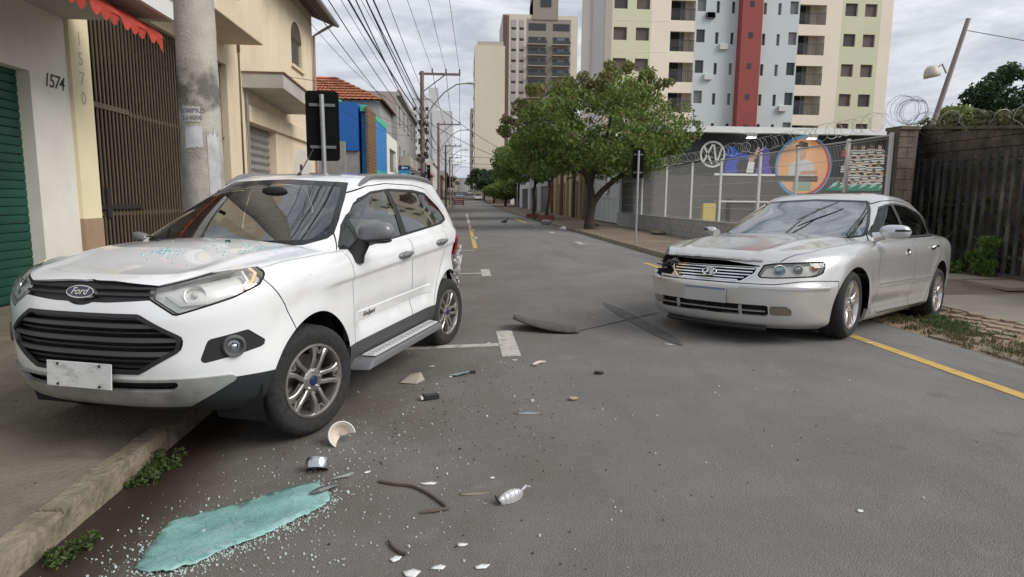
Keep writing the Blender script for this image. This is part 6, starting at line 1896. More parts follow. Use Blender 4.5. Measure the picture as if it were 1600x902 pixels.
    # grilles
    for lab, nm, dep in (('upper_grille', 'upper_grille', .02), ('lower_grille', 'lower_grille', .055)):
        V_, T_, N_ = tub.get(lab)
        V2, T2, N2 = add_rim(V_, T_, N_, dep)
        fr = from_np(nm, np.concatenate([V_ - N_ * dep, V2[len(V_):]]), T2, M_GAP if lab == 'lower_grille' else M_GRILLE, car, N2)
        if lab == 'upper_grille':
            for zz in (.955, .985):
                pts, nr = [], []
                for i in range(25):
                    y = -.395 + .79 * i / 24
                    p, n = tub.front(y, zz + .0 * y); pts.append(p - n * .006); nr.append(n)
                strip_on(pts, nr, .016, .006, MB()).build('slat', mat('grille_slat', (.03, .03, .031), .35), fr)
        else:
            rows = [(.834, .37, .010), (.797, .43, .010), (.760, .49, .010), (.723, .525, .010), (.686, .515, .010), (.650, .485, .010), (.613, .425, .010), (.579, .37, .010)]
            for k, (zz, yy, hh) in enumerate(rows):
                thick = k in (1, 3, 5)
                pts, nr = [], []
                for i in range(31):
                    y = -yy + 2 * yy * i / 30
                    p, n = tub.front(y, zz); pts.append(p - n * (.014 if thick else .030)); nr.append(n)
                strip_on(pts, nr, .024 if thick else .011, .012, MB()).build('slat', mat('grille_slat_grey', (.075, .075, .076), .35) if thick else M_GRILLE, fr)
            # frame around
            for inset, ww, mm, nm2 in ((.004, .024, M_GRILLE, 'grille_frame'),):
                poly = [(-.345, .858), (.345, .858), (.45, .795), (.545, .735), (.525, .665), (.43, .608), (.33, .548), (-.33, .548), (-.43, .608), (-.525, .665), (-.545, .735), (-.45, .795)]
                pts, nr = [], []
                for i in range(len(poly)):
                    a, b = poly[i], poly[(i + 1) % len(poly)]
                    st = max(2, int(math.hypot(a[0] - b[0], a[1] - b[1]) / .05))
                    for q in range(st):
                        t = q / st
                        cx_, cz_ = (a[0] * (1 - t) + b[0] * t) * .965, .705 + ((a[1] * (1 - t) + b[1] * t) - .705) * .95
                        p, n = tub.front(cx_, cz_); pts.append(p - n * .004); nr.append(n)
                pts.append(pts[0]); nr.append(nr[0])
                strip_on(pts, nr, ww, .010, MB()).build(nm2, mm, fr)
    # badge
    p, n = tub.front(0, .957)
    n = Vector(n); up = Vector((0, 0, 1)); rt = up.cross(n).normalized(); up = n.cross(rt).normalized(); p = Vector(p)
    def bpl(sx, sy, h0):
        def fn(a, b, h): return p + rt * (a * sx) + up * (b * sy) + n * (h + h0)
        return fn
    def oval(sx, sy, h0, h1, nm, mm, par):
        mb = MB(); q = 36
        poly = [(math.cos(2 * PI * i / q), math.sin(2 * PI * i / q)) for i in range(q)]
        mb.prism(poly, lambda a, b: p + rt * a * sx + up * b * sy + n * h0, lambda a, b: p + rt * a * sx * .97 + up * b * sy * .97 + n * h1)
        return mb.build(nm, mm, par, smooth=40)
    bd = oval(.088, .036, -.01, .016, 'badge', M_CHROME, car)
    oval(.081, .030, .010, .0185, 'badge_field', M_BADGEBLUE, bd)
    text_mb('Ford', .052, .004, bpl(1, 1, .0195), shear=.35, bold=.0006).build('badge_lettering', M_CHROME, bd)
    # number plate: pale, worn, with softened dark marks as in the picture
    p0, n0 = tub.front(0, .515)
    px = p0[0] + .035
    b = MB(); b.box((px, 0, .535), (.006, .405, .135), M=Matrix.Rotation(R(-4), 3, 'Y'))
    pl = b.build('number_plate', M_PLATE, car, bevel=.003)
    for (yy, zz) in ((-.13, .588), (.13, .588), (-.13, .482), (.13, .482)):
        b = MB(); b.cyl((px - .002 + (zz - .535) * -.07, yy, zz), (px + .007 + (zz - .535) * -.07, yy, zz), .007, n=10)
        b.build('plate_screw', M_BLACK, pl)
    # head lamps
    for sg in (1, -1):
        lens, c = lamp_inside(tub, 'headlight', car, 'headlight', sg, .045, M_REFL)
        c = np.array(c)
        # inner pieces: projector bowl, daytime strip, dark divider
        def lp(q, z, dep):
            x_, = [0]
            # march from the corner direction onto the shell
            o_ = Vector((-q * sa + 3 * ca, sg * (q * ca + 3 * sa), z)); dr = Vector((-ca, -sg * sa, 0))
            h = tub.bvh.ray_cast(o_, dr)
            return Vector(h[0]) + dr * dep if h[0] is not None else o_ + dr * 3
        b = MB(); cc = lp(-.86, .945, .030)
        b.lathe([(.052, .0), (.046, -.02), (.030, -.035), (.001, -.042)], 24, Matrix.Translation(cc) @ Vector((ca, sg * sa, 0)).to_track_quat('Z', 'Y').to_matrix().to_4x4())
        b.build('lamp_bowl', M_CHROME, lens, smooth=60)
        b = MB(); b.sphere(cc - Vector((ca, sg * sa, 0)) * .006, .017, 12, 8); b.build('bulb', mat('bulb_glass', (.7, .7, .68), .1), lens, smooth=60)
        b = MB(); pts = [lp(q, z, .022) for q, z in ((-.99, .945), (-.93, .895), (-.80, .905), (-.66, .945), (-.60, 1.00), (-.62, 1.045))]
        b.tube(pts, .010, 8); b.build('light_guide', mat('light_guide', (.85, .85, .83), .25), lens, smooth=60)
        b = MB(); pts = [lp(q, z, .020) for q, z in ((-.62, .965), (-.575, 1.0), (-.555, 1.035), (-.58, 1.055))]
        b.tube(pts, .014, 8); b.build('turn_signal', mat('amber_clear', (.80, .62, .40), .2), lens, smooth=60)
        b = MB(); pts = [lp(q, z, .030) for q, z in ((-.96, .99), (-.82, 1.02), (-.66, 1.045))]
        b.tube(pts, .012, 6); b.build('lamp_brow', mat('lamp_grey', (.22, .22, .23), .35), lens, smooth=60)
        tub.part('fog_recess', 'fog_lamp_bezel', M_BLACK, car, off=-.004, side=sg)
        cc = lp(-.69, .672, -.004); dv = Vector((ca, sg * sa, 0))
        mx_ = Matrix.Translation(cc) @ dv.to_track_quat('Z', 'Y').to_matrix().to_4x4()
        b = MB(); b.lathe([(.060, -.02), (.058, .016), (.050, .024), (.041, .016), (.038, -.004)], 28, mx_)
        fg = b.build('fog_lamp', mat('fog_ring_grey', (.10, .10, .10), .4), car, smooth=45)
        b = MB(); b.lathe([(.001, .006), (.025, .003), (.040, -.004)], 24, mx_); b.build('fog_lens', mat('fog_glass', (.30, .31, .32), .06, .6), fg, smooth=60)
        b = MB(); b.sphere(cc + dv * .004, .020, 12, 8); b.build('fog_bulb', M_CHROME, fg, smooth=60)
        tub.part('tail_light', 'tail_light', M_RED, car, off=.006, rim=.02, side=sg)
    # torn rear: dark cavity, crash bar and dangling white shreds
    b = MB(); b.bb(-1.84, -1.55, -.70, .66, .30, 1.0)
    b.build('rear_panel', mat('bare_dark_metal', (.05, .045, .045), .7), car, bevel=.02)
    b = MB(); b.tube([(-1.90, -.62, .56), (-1.93, 0, .56), (-1.88, .60, .57)], .045, 8); b.build('crash_bar', M_DARK, car)
    for k, (pa, pb, wd) in enumerate((((-1.66, .86, .80), (-1.90, .70, .70), .15), ((-1.72, .84, .70), (-1.84, .76, .50), .07), ((-1.80, .82, .94), (-1.95, .70, .80), .10))):
        rr = random.Random(k + 3); n_ = 8
        Vs = []; 
        for i in range(n_ + 1):
            t = i / n_; c_ = Vector(pa).lerp(Vector(pb), t)
            for j in range(4):
                Vs.append(c_ + Vector((rr.uniform(-.015, .015), rr.uniform(-.03, .03), (j / 3 - .5) * wd * (1 - .5 * t) + rr.uniform(-.012, .012))))
        Fs = [(i * 4 + j, i * 4 + j + 1, i * 4 + 5 + j, i * 4 + 4 + j) for i in range(n_) for j in range(3)]
        b = MB(); b.add(Vs, Fs); o = b.build('crumpled_metal', paint, car); o.modifiers.new('t', 'SOLIDIFY').thickness = .004
    # ---------------------------------------------------------------- greenhouse
    GT = [(-2.0, .93), (-1.6, .965), (-.9, 1.0), (.4, 1.0), (.9, .99), (1.2, .985)]
    def glv(z, w, xf, xr, Lf=.42, Lr=.32, nf=3.0, nr=4.0):
        return dict(z=z, w=w, xf=xf, xr=xr, Lf=Lf, Lr=Lr, nf=nf, nr=nr, taper=GT)
    gh = Shell([
        glv([(-2, 1.15), (-1, 1.10), (0, 1.05), (1.2, 1.03)], .832, 1.17, -1.90, Lf=.50),
        glv([(-2, 1.22), (-1, 1.17), (0, 1.125), (1.2, 1.11)], .806, 1.055, -1.89, Lf=.48),
        glv([(-2, 1.36), (1.2, 1.31)], .742, .66, -1.855, Lf=.42),
        glv([(-2, 1.48), (1.2, 1.46)], .680, .36, -1.80, Lf=.36),
        glv([(-2, 1.575), (-1, 1.590), (0, 1.565), (1.2, 1.555)], .622, .165, -1.76, Lf=.32),
        glv([(-2, 1.612), (-1, 1.632), (0, 1.605), (1.2, 1.592)], .575, .07, -1.72, Lf=.32),
        glv([(-2, 1.628), (-1, 1.652), (0, 1.625), (1.2, 1.610)], .51, -.01, -1.66, Lf=.32),
    ], nu=(56, 100, 40), nt=44, ncap=10, crown=lambda x: .030 + 0 * x, capL=.4)
    def G(*ix): return gh.V[:, list(ix)]
    fr_ = gh.N[:, 0] > .22
    ws = [(-.72, 1.185), (-.60, 1.14), (0, 1.12), (.60, 1.14), (.72, 1.185), (.67, 1.30), (.59, 1.44), (.505, 1.572), (0, 1.595), (-.505, 1.572), (-.59, 1.44), (-.67, 1.30)]
    f = np.where(fr_ & (gh.V[:, 0] > -.2), poly_sdf(G(1, 2), ws, .03), 1.0)
    gh.cut('windshield_all', f)
    f = np.where((gh.N[:, 0] > .22) & (gh.V[:, 0] > -.2), poly_sdf(G(1, 2), ws, .03) + .035, 1.0)
    gh.cut('windshield', f, only=('windshield_all',))
    sd = lambda: (np.abs(gh.N[:, 1]) > .45)
    dlo = [(.82, 1.085), (.57, 1.285), (.30, 1.43), (.02, 1.505), (-.35, 1.533), (-.90, 1.530), (-1.18, 1.505), (-1.40, 1.37), (-1.52, 1.245), (-1.30, 1.205), (-.35, 1.145)]
    gh.cut('dlo', np.where(sd(), poly_sdf(G(0, 2), dlo, .03), 1.0))
    gh.cut('front_glass', np.where(sd(), np.maximum(poly_sdf(G(0, 2), dlo, .03) + .014, np.maximum(gh.V[:, 0] - .50, -.27 - gh.V[:, 0])), 1.0), only=('dlo',))
    gh.cut('quarter_glass', np.where(sd(), np.maximum(poly_sdf(G(0, 2), dlo, .03) + .014, .54 - gh.V[:, 0]), 1.0), only=('dlo',))
    gh.cut('rear_glass', np.where(sd(), np.maximum(poly_sdf(G(0, 2), dlo, .03) + .020, gh.V[:, 0] + .37 - .10 * (gh.V[:, 2] - 1.3)), 1.0), only=('dlo',))
    gh.cut('tail_glass', np.where(gh.N[:, 0] < -.5, poly_sdf(G(1, 2), [(-.62, 1.22), (.62, 1.22), (.54, 1.53), (-.54, 1.53)], .04), 1.0))
    # door frame gap on the cabin side
    gl_ = [(.90, 1.0), (.61, 1.315), (.31, 1.468), (.02, 1.545), (-.35, 1.575), (-.92, 1.572), (-1.22, 1.547), (-1.48, 1.36), (-1.60, 1.20), (-1.6, .9)]
    gf = lambda: np.where(np.abs(gh.N[:, 1]) > .25, poly_sdf(G(0, 2), gl_), 1.0)
    gh.panel('frame', gf)
    roof = gh.part('body', 'cabin_shell', paint, car)
    gh.part('windshield_all', 'windshield_border', mat('black_frit', (.012, .012, .012), .12), car, off=-.001)
    gh.part('windshield', 'windshield', M_GLASS, car, off=-.002)
    pass
    for sg in (1, -1):
        fr2 = gh.part('frame', 'door_frame', paint, car, side=sg)
        gh.part('frame_gap', 'seam', M_GAP, fr2, off=-.008, side=sg)
        gh.part('dlo', 'window_surround', M_BLACK, car, off=-.003, side=sg)
        gh.part('front_glass', 'side_window', M_GLASS, car, off=-.008, side=sg)
        gh.part('rear_glass', 'side_window', M_GLASS, car, off=-.008, side=sg)
        gh.part('quarter_glass', 'quarter_window', M_GLASS_DK, car, off=-.008, side=sg)
    gh.part('tail_glass', 'rear_window', M_GLASS_DK, car, off=-.004)
    # spoiler
    b = MB()
    b.add([(-1.62, -.52, 1.640), (-1.62, .52, 1.640), (-1.90, .50, 1.600), (-1.90, -.50, 1.600), (-1.66, -.53, 1.60), (-1.66, .53, 1.60), (-1.89, .50, 1.585), (-1.89, -.50, 1.585)], [(0, 1, 2, 3), (7, 6, 5, 4), (0, 3, 7, 4), (1, 5, 6, 2), (3, 2, 6, 7), (0, 4, 5, 1)])
    b.build('roof_spoiler', paint, car, bevel=.008)
    # roof rails
    for sg in (1, -1):
        pts = []; rd = []
        for i in range(21):
            t = i / 20; x = .07 - 1.66 * t
            p, n = gh.top(x, sg * .585)
            lift = .032 * min(1, math.sin(PI * min(1, max(0, t))) * 2.6)
            pts.append((x, sg * .588, p[2] + lift - .006)); rd.append(.020 if 0 < i < 20 else .012)
        b = MB(); b.tube(pts, rd, 8); b.build('roof_rail', M_RAIL, car, smooth=60)
    # antenna
    p, n = gh.top(-.05, .0)
    b = MB(); b.tube([p - n * .01, p + np.array([-.02, 0, .02])], [.022, .012], 10); b.tube([p + np.array([-.015, 0, .015]), p + np.array([-.16, .0, .15]), p + np.array([-.25, 0, .24])], [.006, .0045, .003], 6)
    b.build('antenna', M_BLACK, car, smooth=60)
    # cowl, wipers
    b = MB(); V_ = []
    for i in range(21):
        y = -.66 + 1.32 * i / 20
        xa = 1.03 - .10 * (y / .66) ** 2; xb = xa - .12
        za = tub.top(xa, y)[0][2]
        V_ += [(xa + .03, y, za - .006), (xa - .02, y, za - .022), (xb - .02, y, za - .012)]
    b.add(V_, [(i * 3 + j, i * 3 + j + 1, i * 3 + 4 + j, i * 3 + 3 + j) for i in range(20) for j in range(2)])
    b.build('cowl', M_BLACK, car)
    def wp(y, z, off=.012):
        p, n = gh.front(y, z); return Vector(p + n * off)
    wiper(car, 'wiper', wp(.50, 1.105, .02), wp(.12, 1.135, .03), wp(.42, 1.15, .016), wp(-.22, 1.125, .016))
    wiper(car, 'wiper', wp(-.18, 1.095, .02), wp(-.50, 1.14, .03), wp(-.22, 1.13, .016), wp(-.66, 1.155, .016))
    # washer jets
    for yy in (.22, -.30):
        p, n = tub.top(1.17, yy)
        b = MB(); b.box(p + n * .006, (.03, .022, .014)); b.build('washer_jet', M_BLACK, car, bevel=.004)
    # sticker, inside mirror, dash, seats
    b = MB(); b.bb(.42, 1.02, -.68, .68, .90, 1.075); b.build('dashboard', M_DASH, car, bevel=.05, seg=3)
    b = MB(); b.sphere((.30, 0, 1.50), .5, 14, 8, (.05, .22, .07)); b.build('rear_view_mirror', M_BLACK, car, smooth=60)
    steering(car, .38, .36, 1.03)
    for yy in (.36, -.36):
        seat(car, .02, yy, .62, mat('seat_cloth_beige', (.32, .29, .23), .9))
    for yy in (.36, -.36):
        seat(car, -.85, yy, .64, M_SEAT, w=.60)
    b = MB(); b.bb(-1.50, 1.2, -.74, .74, .34, .44); b.build('floor_pan', M_DARK, car)
    b = MB(); b.bb(.95, 1.62, -.44, .44, .22, .86); b.bb(-1.55, -.95, -.44, .44, .24, .5); b.build('engine_block', M_DARK, car)
    b = MB()
    for sg in (1, -1):
        b.bb(-1.45, .70, sg * .755, sg * .79, .45, 1.08)
    b.build('door_lining', M_BEIGE, car)
    # mirrors
    for sg in (1, -1):
        p = Vector((.62, sg * .945, 1.195)) if sg > 0 else Vector((.66, -.885, 1.13)); ms = 1.0 if sg > 0 else .5
        b = MB(); pts = [(.66, sg * .83, 1.03), (.655, sg * .85, 1.08), (.64, sg * (.90 if sg > 0 else .87), 1.16 if sg > 0 else 1.11)]
        b.tube(pts, [.075 * ms, .062 * ms, .050 * ms], 10); mr = b.build('mirror_stalk', M_BLACK, car, smooth=60)
        b = MB(); V_ = []
        nu_, nv_ = 20, 12
        for i in range(nv_ + 1):
            t = i / nv_ * 2 - 1                       # across (y)
            s_ = max(.02, (1 - abs(t) ** 3.2)) ** .45
            for j in range(nu_):
                a = 2 * PI * j / nu_
                cx_, cz_ = math.cos(a), math.sin(a)
                ex = abs(cx_) ** .7 * (1 if cx_ > 0 else -1) * .085 * ms * s_ * (1.0 if cx_ > 0 else .75)
                ez = abs(cz_) ** .75 * (1 if cz_ > 0 else -.62) * .080 * ms * s_
                V_.append((p.x + ex, p.y + sg * ms * (t * .135 + .04), p.z + .012 + ez + .012 * t))
        F_ = [(i * nu_ + j, i * nu_ + (j + 1) % nu_, (i + 1) * nu_ + (j + 1) % nu_, (i + 1) * nu_ + j) for i in range(nv_) for j in range(nu_)]
        F_ += [tuple(range(nu_)), tuple(nv_ * nu_ + j for j in range(nu_))]
        b.add(V_, F_)
        b.build('mirror_housing', mat('mirror_grey', (.15, .15, .155), .32, coat=.3), mr, smooth=70)
        if sg > 0:
            b = MB(); b.tube([(p.x + .069, p.y - sg * .0, p.z - .012), (p.x + .060, p.y + sg * .06, p.z - .004), (p.x + .035, p.y + sg * .13, p.z + .006), (p.x + .0, p.y + sg * .152, p.z + .010)], [.011, .015, .015, .009], 8)
            b.build('mirror_indicator', mat('indicator_clear', (.70, .66, .52), .2), mr, smooth=60)
            b = MB(); b.sphere((p.x + .002, p.y + .035, p.z - .030), .5, 18, 10, (.15, .235, .05)); b.build('mirror_base', M_BLACK, mr, smooth=60)
            b = MB(); b.sphere((p.x - .048, p.y + sg * .04, p.z + .012), .5, 16, 8, (.012, .19, .12)); b.build('mirror_face', M_MIRRORGLASS, mr, smooth=60)
        # side step with aluminium tread
        b = MB(); b.add([(.80, sg * .80, .27), (.80, sg * 1.00, .285), (-.73, sg * 1.00, .285), (-.73, sg * .80, .27), (.74, sg * .80, .345), (.70, sg * .985, .335), (-.70, sg * .985, .335), (-.74, sg * .80, .345)], [(0, 1, 2, 3), (4, 7, 6, 5), (0, 4, 5, 1), (2, 6, 7, 3), (1, 5, 6, 2), (0, 3, 7, 4)])
        st = b.build('side_step', mat('step_grey', (.17, .172, .175), .45, .3), car, bevel=.012)
        b = MB(); b.add([(.66, sg * .875, .3505), (.64, sg * .968, .3445), (-.68, sg * .968, .3445), (-.70, sg * .875, .3505)], [(0, 1, 2, 3)])
        o = b.build('tread_plate', mat('aluminium_tread', (.78, .78, .77), .38, .35, var=.15, vscale=40, world_space=False), st); o.modifiers.new('t', 'SOLIDIFY').thickness = .006
        for i in range(22):
            b = MB(); xx = .62 - i * .0605
            b.box((xx, sg * .922, .3525), (.026, .05, .006), rz=.5 * sg); b.build('tread_stud', mat('tread_stud', (.28, .28, .28), .6), st)
        # door moulding with lettering
        pts, nr = [], []
        for i in range(25):
            x = .66 - 1.42 * i / 24; p_, n_ = tub.side(x, .625 + .02 * i / 24, sg); pts.append(p_); nr.append(n_)
        strip_on(pts, nr, .085, .009, MB()).build('door_moulding', paint, car, bevel=.003)
        def dl(a, bb, h):
            x = .47 - a if sg > 0 else .47 + a
            p_, n_ = tub.side(x, .63 + bb, sg); return Vector(p_ + n_ * (.0105 + h))
        text_mb('EcoSport', .052, .002, dl, shear=.25, bold=.0008).build('model_lettering', mat('lettering_dark', (.06, .03, .03), .4), car)
        # mud flap
        b = MB(); b.bb(.83, .85, sg * .70, sg * .86, .20, .44); b.build('mud_flap', M_BLACK, car, bevel=.004)
    # wheels
    capm = M_BADGEBLUE
    mi = mat('alloy_dark', (.05, .05, .05), .5, .5)
    make_wheel(car, 'wheel', (1.26, .775, .34), R(-16), .34, .226, .205, 'eco', M_ALLOY, mi, capm, 1)
    make_wheel(car, 'wheel', (1.26, -.765, .40), R(-16), .34, .226, .205, 'eco', M_ALLOY, mi, capm, -1)
    make_wheel(car, 'wheel', (-1.26, .785, .335), R(-7), .335, .222, .205, 'eco', M_ALLOY, mi, capm, 1)
    make_wheel(car, 'wheel', (-1.26, -.765, .40), 0, .335, .222, .205, 'eco', M_ALLOY, mi, capm, -1)
    for ax in (1.26, -1.26):
        for sg in (1, -1):
            well(car, ax, .36, sg, .445, .48, .79)
    # greenish glass crumbs lying on the bonnet belong to the litter (built later)
    car['surf'] = 0
    return car, tub, gh
eco, eco_tub, eco_gh = build_eco()
eco.location = (-1.328, 5.299, -.035)
eco.rotation_euler = (0, 0, R(-107.33))
eco.scale = (.985, .985, .985)
del eco['surf']
tag(eco, 'white compact SUV with two wheels on the pavement and a crumpled rear corner', 'car')
# ------------------------------------------------------------------ silver saloon (right)
M_SILVER = mat('silver_car_paint', (0.63, 0.62, 0.60), 0.30, 0.55, coat=0.9, var=0.04, vscale=3.0, stain=(.50, .48, .45), stain_amt=.35, stain_scale=2.2, world_space=False)
M_ALLOY2 = mat('alloy_wheel_silver', (0.62, 0.58, 0.55), 0.28, 0.85, var=0.1, vscale=20, world_space=False)
M_SATIN = mat('satin_trim', (.50, .49, .47), .3, .8)
M_GLASS_AZ = glass('windscreen_green', (0.70, 0.82, 0.76), 1.2, 0.0, 0.36)
M_GLASS_SIDE = glass('saloon_side_glass', (0.42, 0.46, 0.44), .8, 0.0, 0.02)
M_FOG = mat('fog_amber_dull', (.16, .135, .10), .15, coat=.6)

AZ_TAPER = [(-2.5, .90), (-2.0, .96), (-1.3, .995), (0, 1.0), (.9, 1.0), (1.5, .985), (2.0, .945), (2.4, .90)]
def alv(z, w, xf, xr, Lf=.80, Lr=.60, nf=2.6, nr=2.8, taper=AZ_TAPER):
    return dict(z=z, w=w, xf=xf, xr=xr, Lf=Lf, Lr=Lr, nf=nf, nr=nr, taper=taper)

def az_flare(V):
    V = V.copy(); y = V[:, 1]
    for ax in (1.41, -1.39):
        d = np.hypot(V[:, 0] - ax, V[:, 2] - .35)
        k = sstep(.54, .40, d) * sstep(.6, .8, np.abs(y)) * sstep(.9, .8, V[:, 2])
        y = y + .012 * k
    # low hollow along the doors above the sill
    hol = np.exp(-((V[:, 2] - .36) / .06) ** 2) * sstep(1.0, .85, np.abs(V[:, 0])) * sstep(.6, .8, y)
    y = y - .02 * hol
    yr = .36 + .20 * np.clip((2.25 - V[:, 0]) / 1.3, 0, 1)
    V[:, 2] += .014 * np.exp(-((np.abs(V[:, 1]) - yr) / .045) ** 2) * sstep(.9, 1.1, V[:, 0]) * sstep(2.25, 2.1, V[:, 0]) * (V[:, 2] > .78)
    V[:, 1] = np.where(V[:, 1] > 1e-6, y, V[:, 1])
    return V

def build_azera():
    car = empty('saloon_car')
    tub = Shell([
        alv([(-2.5, .26), (-1.2, .22), (1.2, .20), (2.4, .195)], .83, 2.24, -2.36),
        alv([(-2.5, .33), (-1.2, .28), (1.2, .26), (2.4, .25)], .885, 2.335, -2.44),
        alv([(-2.5, .45), (2.4, .42)], .905, 2.385, -2.47),
        alv([(-2.5, .56), (2.4, .54)], .918, 2.39, -2.47),
        alv([(-2.5, .64), (2.4, .60)], .924, 2.355, -2.45),
        alv([(-2.5, .86), (-1, .82), (.8, .775), (2.4, .70)], .925, 2.30, -2.43),
        alv([(-2.5, .95), (-1.4, .925), (0, .885), (.8, .86), (1.6, .825), (2.4, .755)], .905, 2.255, -2.40),
        alv([(-2.5, 1.01), (-1.4, .985), (0, .945), (.8, .925), (1.6, .875), (2.0, .84), (2.4, .79)], .848, 2.20, -2.36),
        alv([(-2.5, 1.035), (-1.4, 1.01), (0, .97), (.8, .955), (1.6, .90), (2.0, .86), (2.4, .805)], .775, 2.13, -2.30),
    ], nu=(74, 140, 50), nt=70, ncap=24, crown=lambda x: .030 + .032 * sstep(2.2, 1.4, x), capL=.55, mod=az_flare)
    def P(*ix): return tub.V[:, list(ix)]
    def m(f, mask): return np.where(mask, f, 1.0)
    ca, sa = math.cos(R(38)), math.sin(R(38))
    def diag(): return np.stack([-tub.V[:, 0] * sa + np.abs(tub.V[:, 1]) * ca, tub.V[:, 2]], 1)
    def dmask(t=.25): return (tub.N[:, 0] * ca + np.abs(tub.N[:, 1]) * sa * np.sign(tub.N[:, 1] * tub.V[:, 1] + 1e-9) > t) & (tub.V[:, 0] > 1.2)
    left = lambda: tub.V[:, 1] > 0
    fm = lambda: (tub.N[:, 0] > .2) & (tub.V[:, 0] > 1.7)
    tub.cut('void', m(poly_sdf(P(0, 1), [(.86, -.60), (.92, 0), (.86, .60), (.66, .745), (-1.5, .735), (-1.85, .6), (-1.92, 0), (-1.85, -.6), (-1.5, -.735), (.66, -.745)], .02), tub.N[:, 2] > .2))
    for ax in (1.43, -1.39):
        tub.cut('void', m(np.hypot(tub.V[:, 0] - ax, tub.V[:, 2] - .345) - .385, np.abs(tub.V[:, 1]) > .5))
        tub.cut('void', m(np.maximum(np.abs(tub.V[:, 0] - ax) - .375, tub.V[:, 2] - .34), np.abs(tub.V[:, 1]) > .5))
    hl = [(-1.085, .635), (-1.02, .735), (-.93, .752), (-.545, .778), (-.52, .755), (-.545, .685), (-.62, .655), (-.95, .635)]
    tub.panel('headlight', lambda: m(poly_sdf(diag(), hl, .02), dmask() & left()), g=.006)
    # right-hand lamp torn out with a piece of wing and bumper top
    tub.cut('void', m(poly_sdf(diag(), [(-1.06, .60), (-1.06, .765), (-.60, .775), (-.55, .75), (-.53, .66), (-.55, .60)]), dmask(.1) & ~left()))
    tub.cut('grille', m(poly_sdf(P(1, 2), [(-.405, .715), (.405, .715), (.385, .655), (.295, .588), (-.295, .588), (-.385, .655)], .02), fm()))
    # dark slot left where the bonnet sprang up
    tub.cut('void', m(poly_sdf(P(1, 2), [(-.52, .716), (.42, .720), (.42, .730), (.10, .762), (-.52, .766)], .0), fm() & (tub.N[:, 2] < .93)))
    tub.cut('fog_lamp', m(poly_sdf(P(1, 2), [(.53, .318), (.53, .398), (.64, .400), (.67, .37), (.67, .318)], .018), fm()))
    tub.cut('fog_lamp', m(poly_sdf(P(1, 2), [(-.53, .318), (-.53, .398), (-.64, .400), (-.67, .37), (-.67, .318)], .018), fm()))
    tub.cut('intake', m(poly_sdf(P(1, 2), [(-.52, .308), (-.52, .402), (.52, .402), (.52, .308)], .015), fm()))
    tub.cut('tail_light', m(poly_sdf(P(0, 2), [(-2.15, .80), (-2.15, .95), (-2.6, .97), (-2.6, .78)], .02), (tub.V[:, 0] < -1.9) & (np.abs(tub.V[:, 1]) > .5)))
    hood = [(2.5, -.42), (2.5, .42), (2.20, .52), (1.9, .70), (1.5, .765), (.75, .805), (.72, .74), (.86, .62), (.94, 0), (.86, -.62), (.72, -.74), (.75, -.805), (1.5, -.765), (1.9, -.70), (2.20, -.52)]
    tub.panel('hood', lambda: np.where((tub.N[:, 2] > .15) & (tub.V[:, 2] > .765), poly_sdf(P(0, 1), hood), 1.0))
    tub.panel('bumper', lambda: m(poly_sdf(P(0, 2), [(1.0, .1), (1.0, .33), (1.76, .33), (1.77, .615), (2.0, .618), (2.12, .610), (2.26, .580), (2.5, .575), (2.5, .1)]), tub.V[:, 0] > 1.0))
    fd = [(.76, 1.2), (.76, .97), (.84, .80), (.86, .60), (.80, .33), (.72, .262), (-.30, .262), (-.30, 1.2)]
    rd = [(-.307, 1.2), (-.307, .262), (-.92, .262), (-.98, .45), (-1.10, .66), (-1.30, .80), (-1.45, 1.0), (-1.45, 1.2)]
    tub.panel('door', lambda: m(poly_sdf(P(0, 2), fd), np.abs(tub.V[:, 1]) > .6))
    tub.panel('rear_door', lambda: m(poly_sdf(P(0, 2), rd), np.abs(tub.V[:, 1]) > .6))
    paint = M_SILVER
    # the wing corner on the struck side is crushed a little
    def crush(V):
        V = V.copy()
        k = sstep(.55, .0, np.hypot(V[:, 0] - 2.0, V[:, 2] - .70)) * (V[:, 1] < -.3)
        V[:, 1] += k * .05; V[:, 0] -= k * (.04 + .02 * np.sin(V[:, 2] * 31 + V[:, 0] * 17))
        return V
    bV, bT, bN = tub.get('body')
    from_np('body', crush(bV), bT, paint, car, bN)
    def pop(V):                                   # sprung, buckled bonnet
        V = V.copy()
        k = np.clip((V[:, 0] - .95) / 1.25, 0, 1) ** 1.3
        side_ = sstep(.55, -.25, V[:, 1])
        V[:, 2] += k * (.001 + .014 * side_) + .008 * side_ * sstep(1.55, 1.75, V[:, 0]) * sstep(2.0, 1.75, V[:, 0])
        V[:, 0] -= k * .01 * side_
        return V
    hV, hT, hN = tub.get('hood')
    hV2 = pop(hV)
    hV2, hT2, hN2 = add_rim(hV2, hT, hN, .022)
    hd = from_np('hood', hV2, hT2, paint, car, hN2)
    tub.part('hood_gap', 'seam', M_GAP, hd, off=-.012)
    # chrome lip on the bonnet edge
    pts, nr = [], []
    for i in range(25):
        y = -.44 + .86 * i / 24
        lo, hi = 1.9, 2.3
        # front edge of the bonnet where it was cut (z = .765)
        best = None
        for xx in np.linspace(2.32, 2.0, 50):
            p, n = tub.top(xx, y)
            if p[2] > .772: best = (p, n); break
        if best is None: continue
        q = pop(np.array([best[0]]))[0]
        pts.append(q + np.array([.012, 0, -.004])); nr.append(np.array([.8, 0, .6]))
    strip_on(pts, nr, .022, .008, MB()).build('hood_trim', M_SATIN, hd)
    bp = tub.part('bumper', 'bumper', paint, car, rim=.03)
    tub.part('bumper_gap', 'seam', M_GAP, bp, off=-.012)
    tub.part('headlight_gap', 'seam', M_GAP, car, off=-.008)
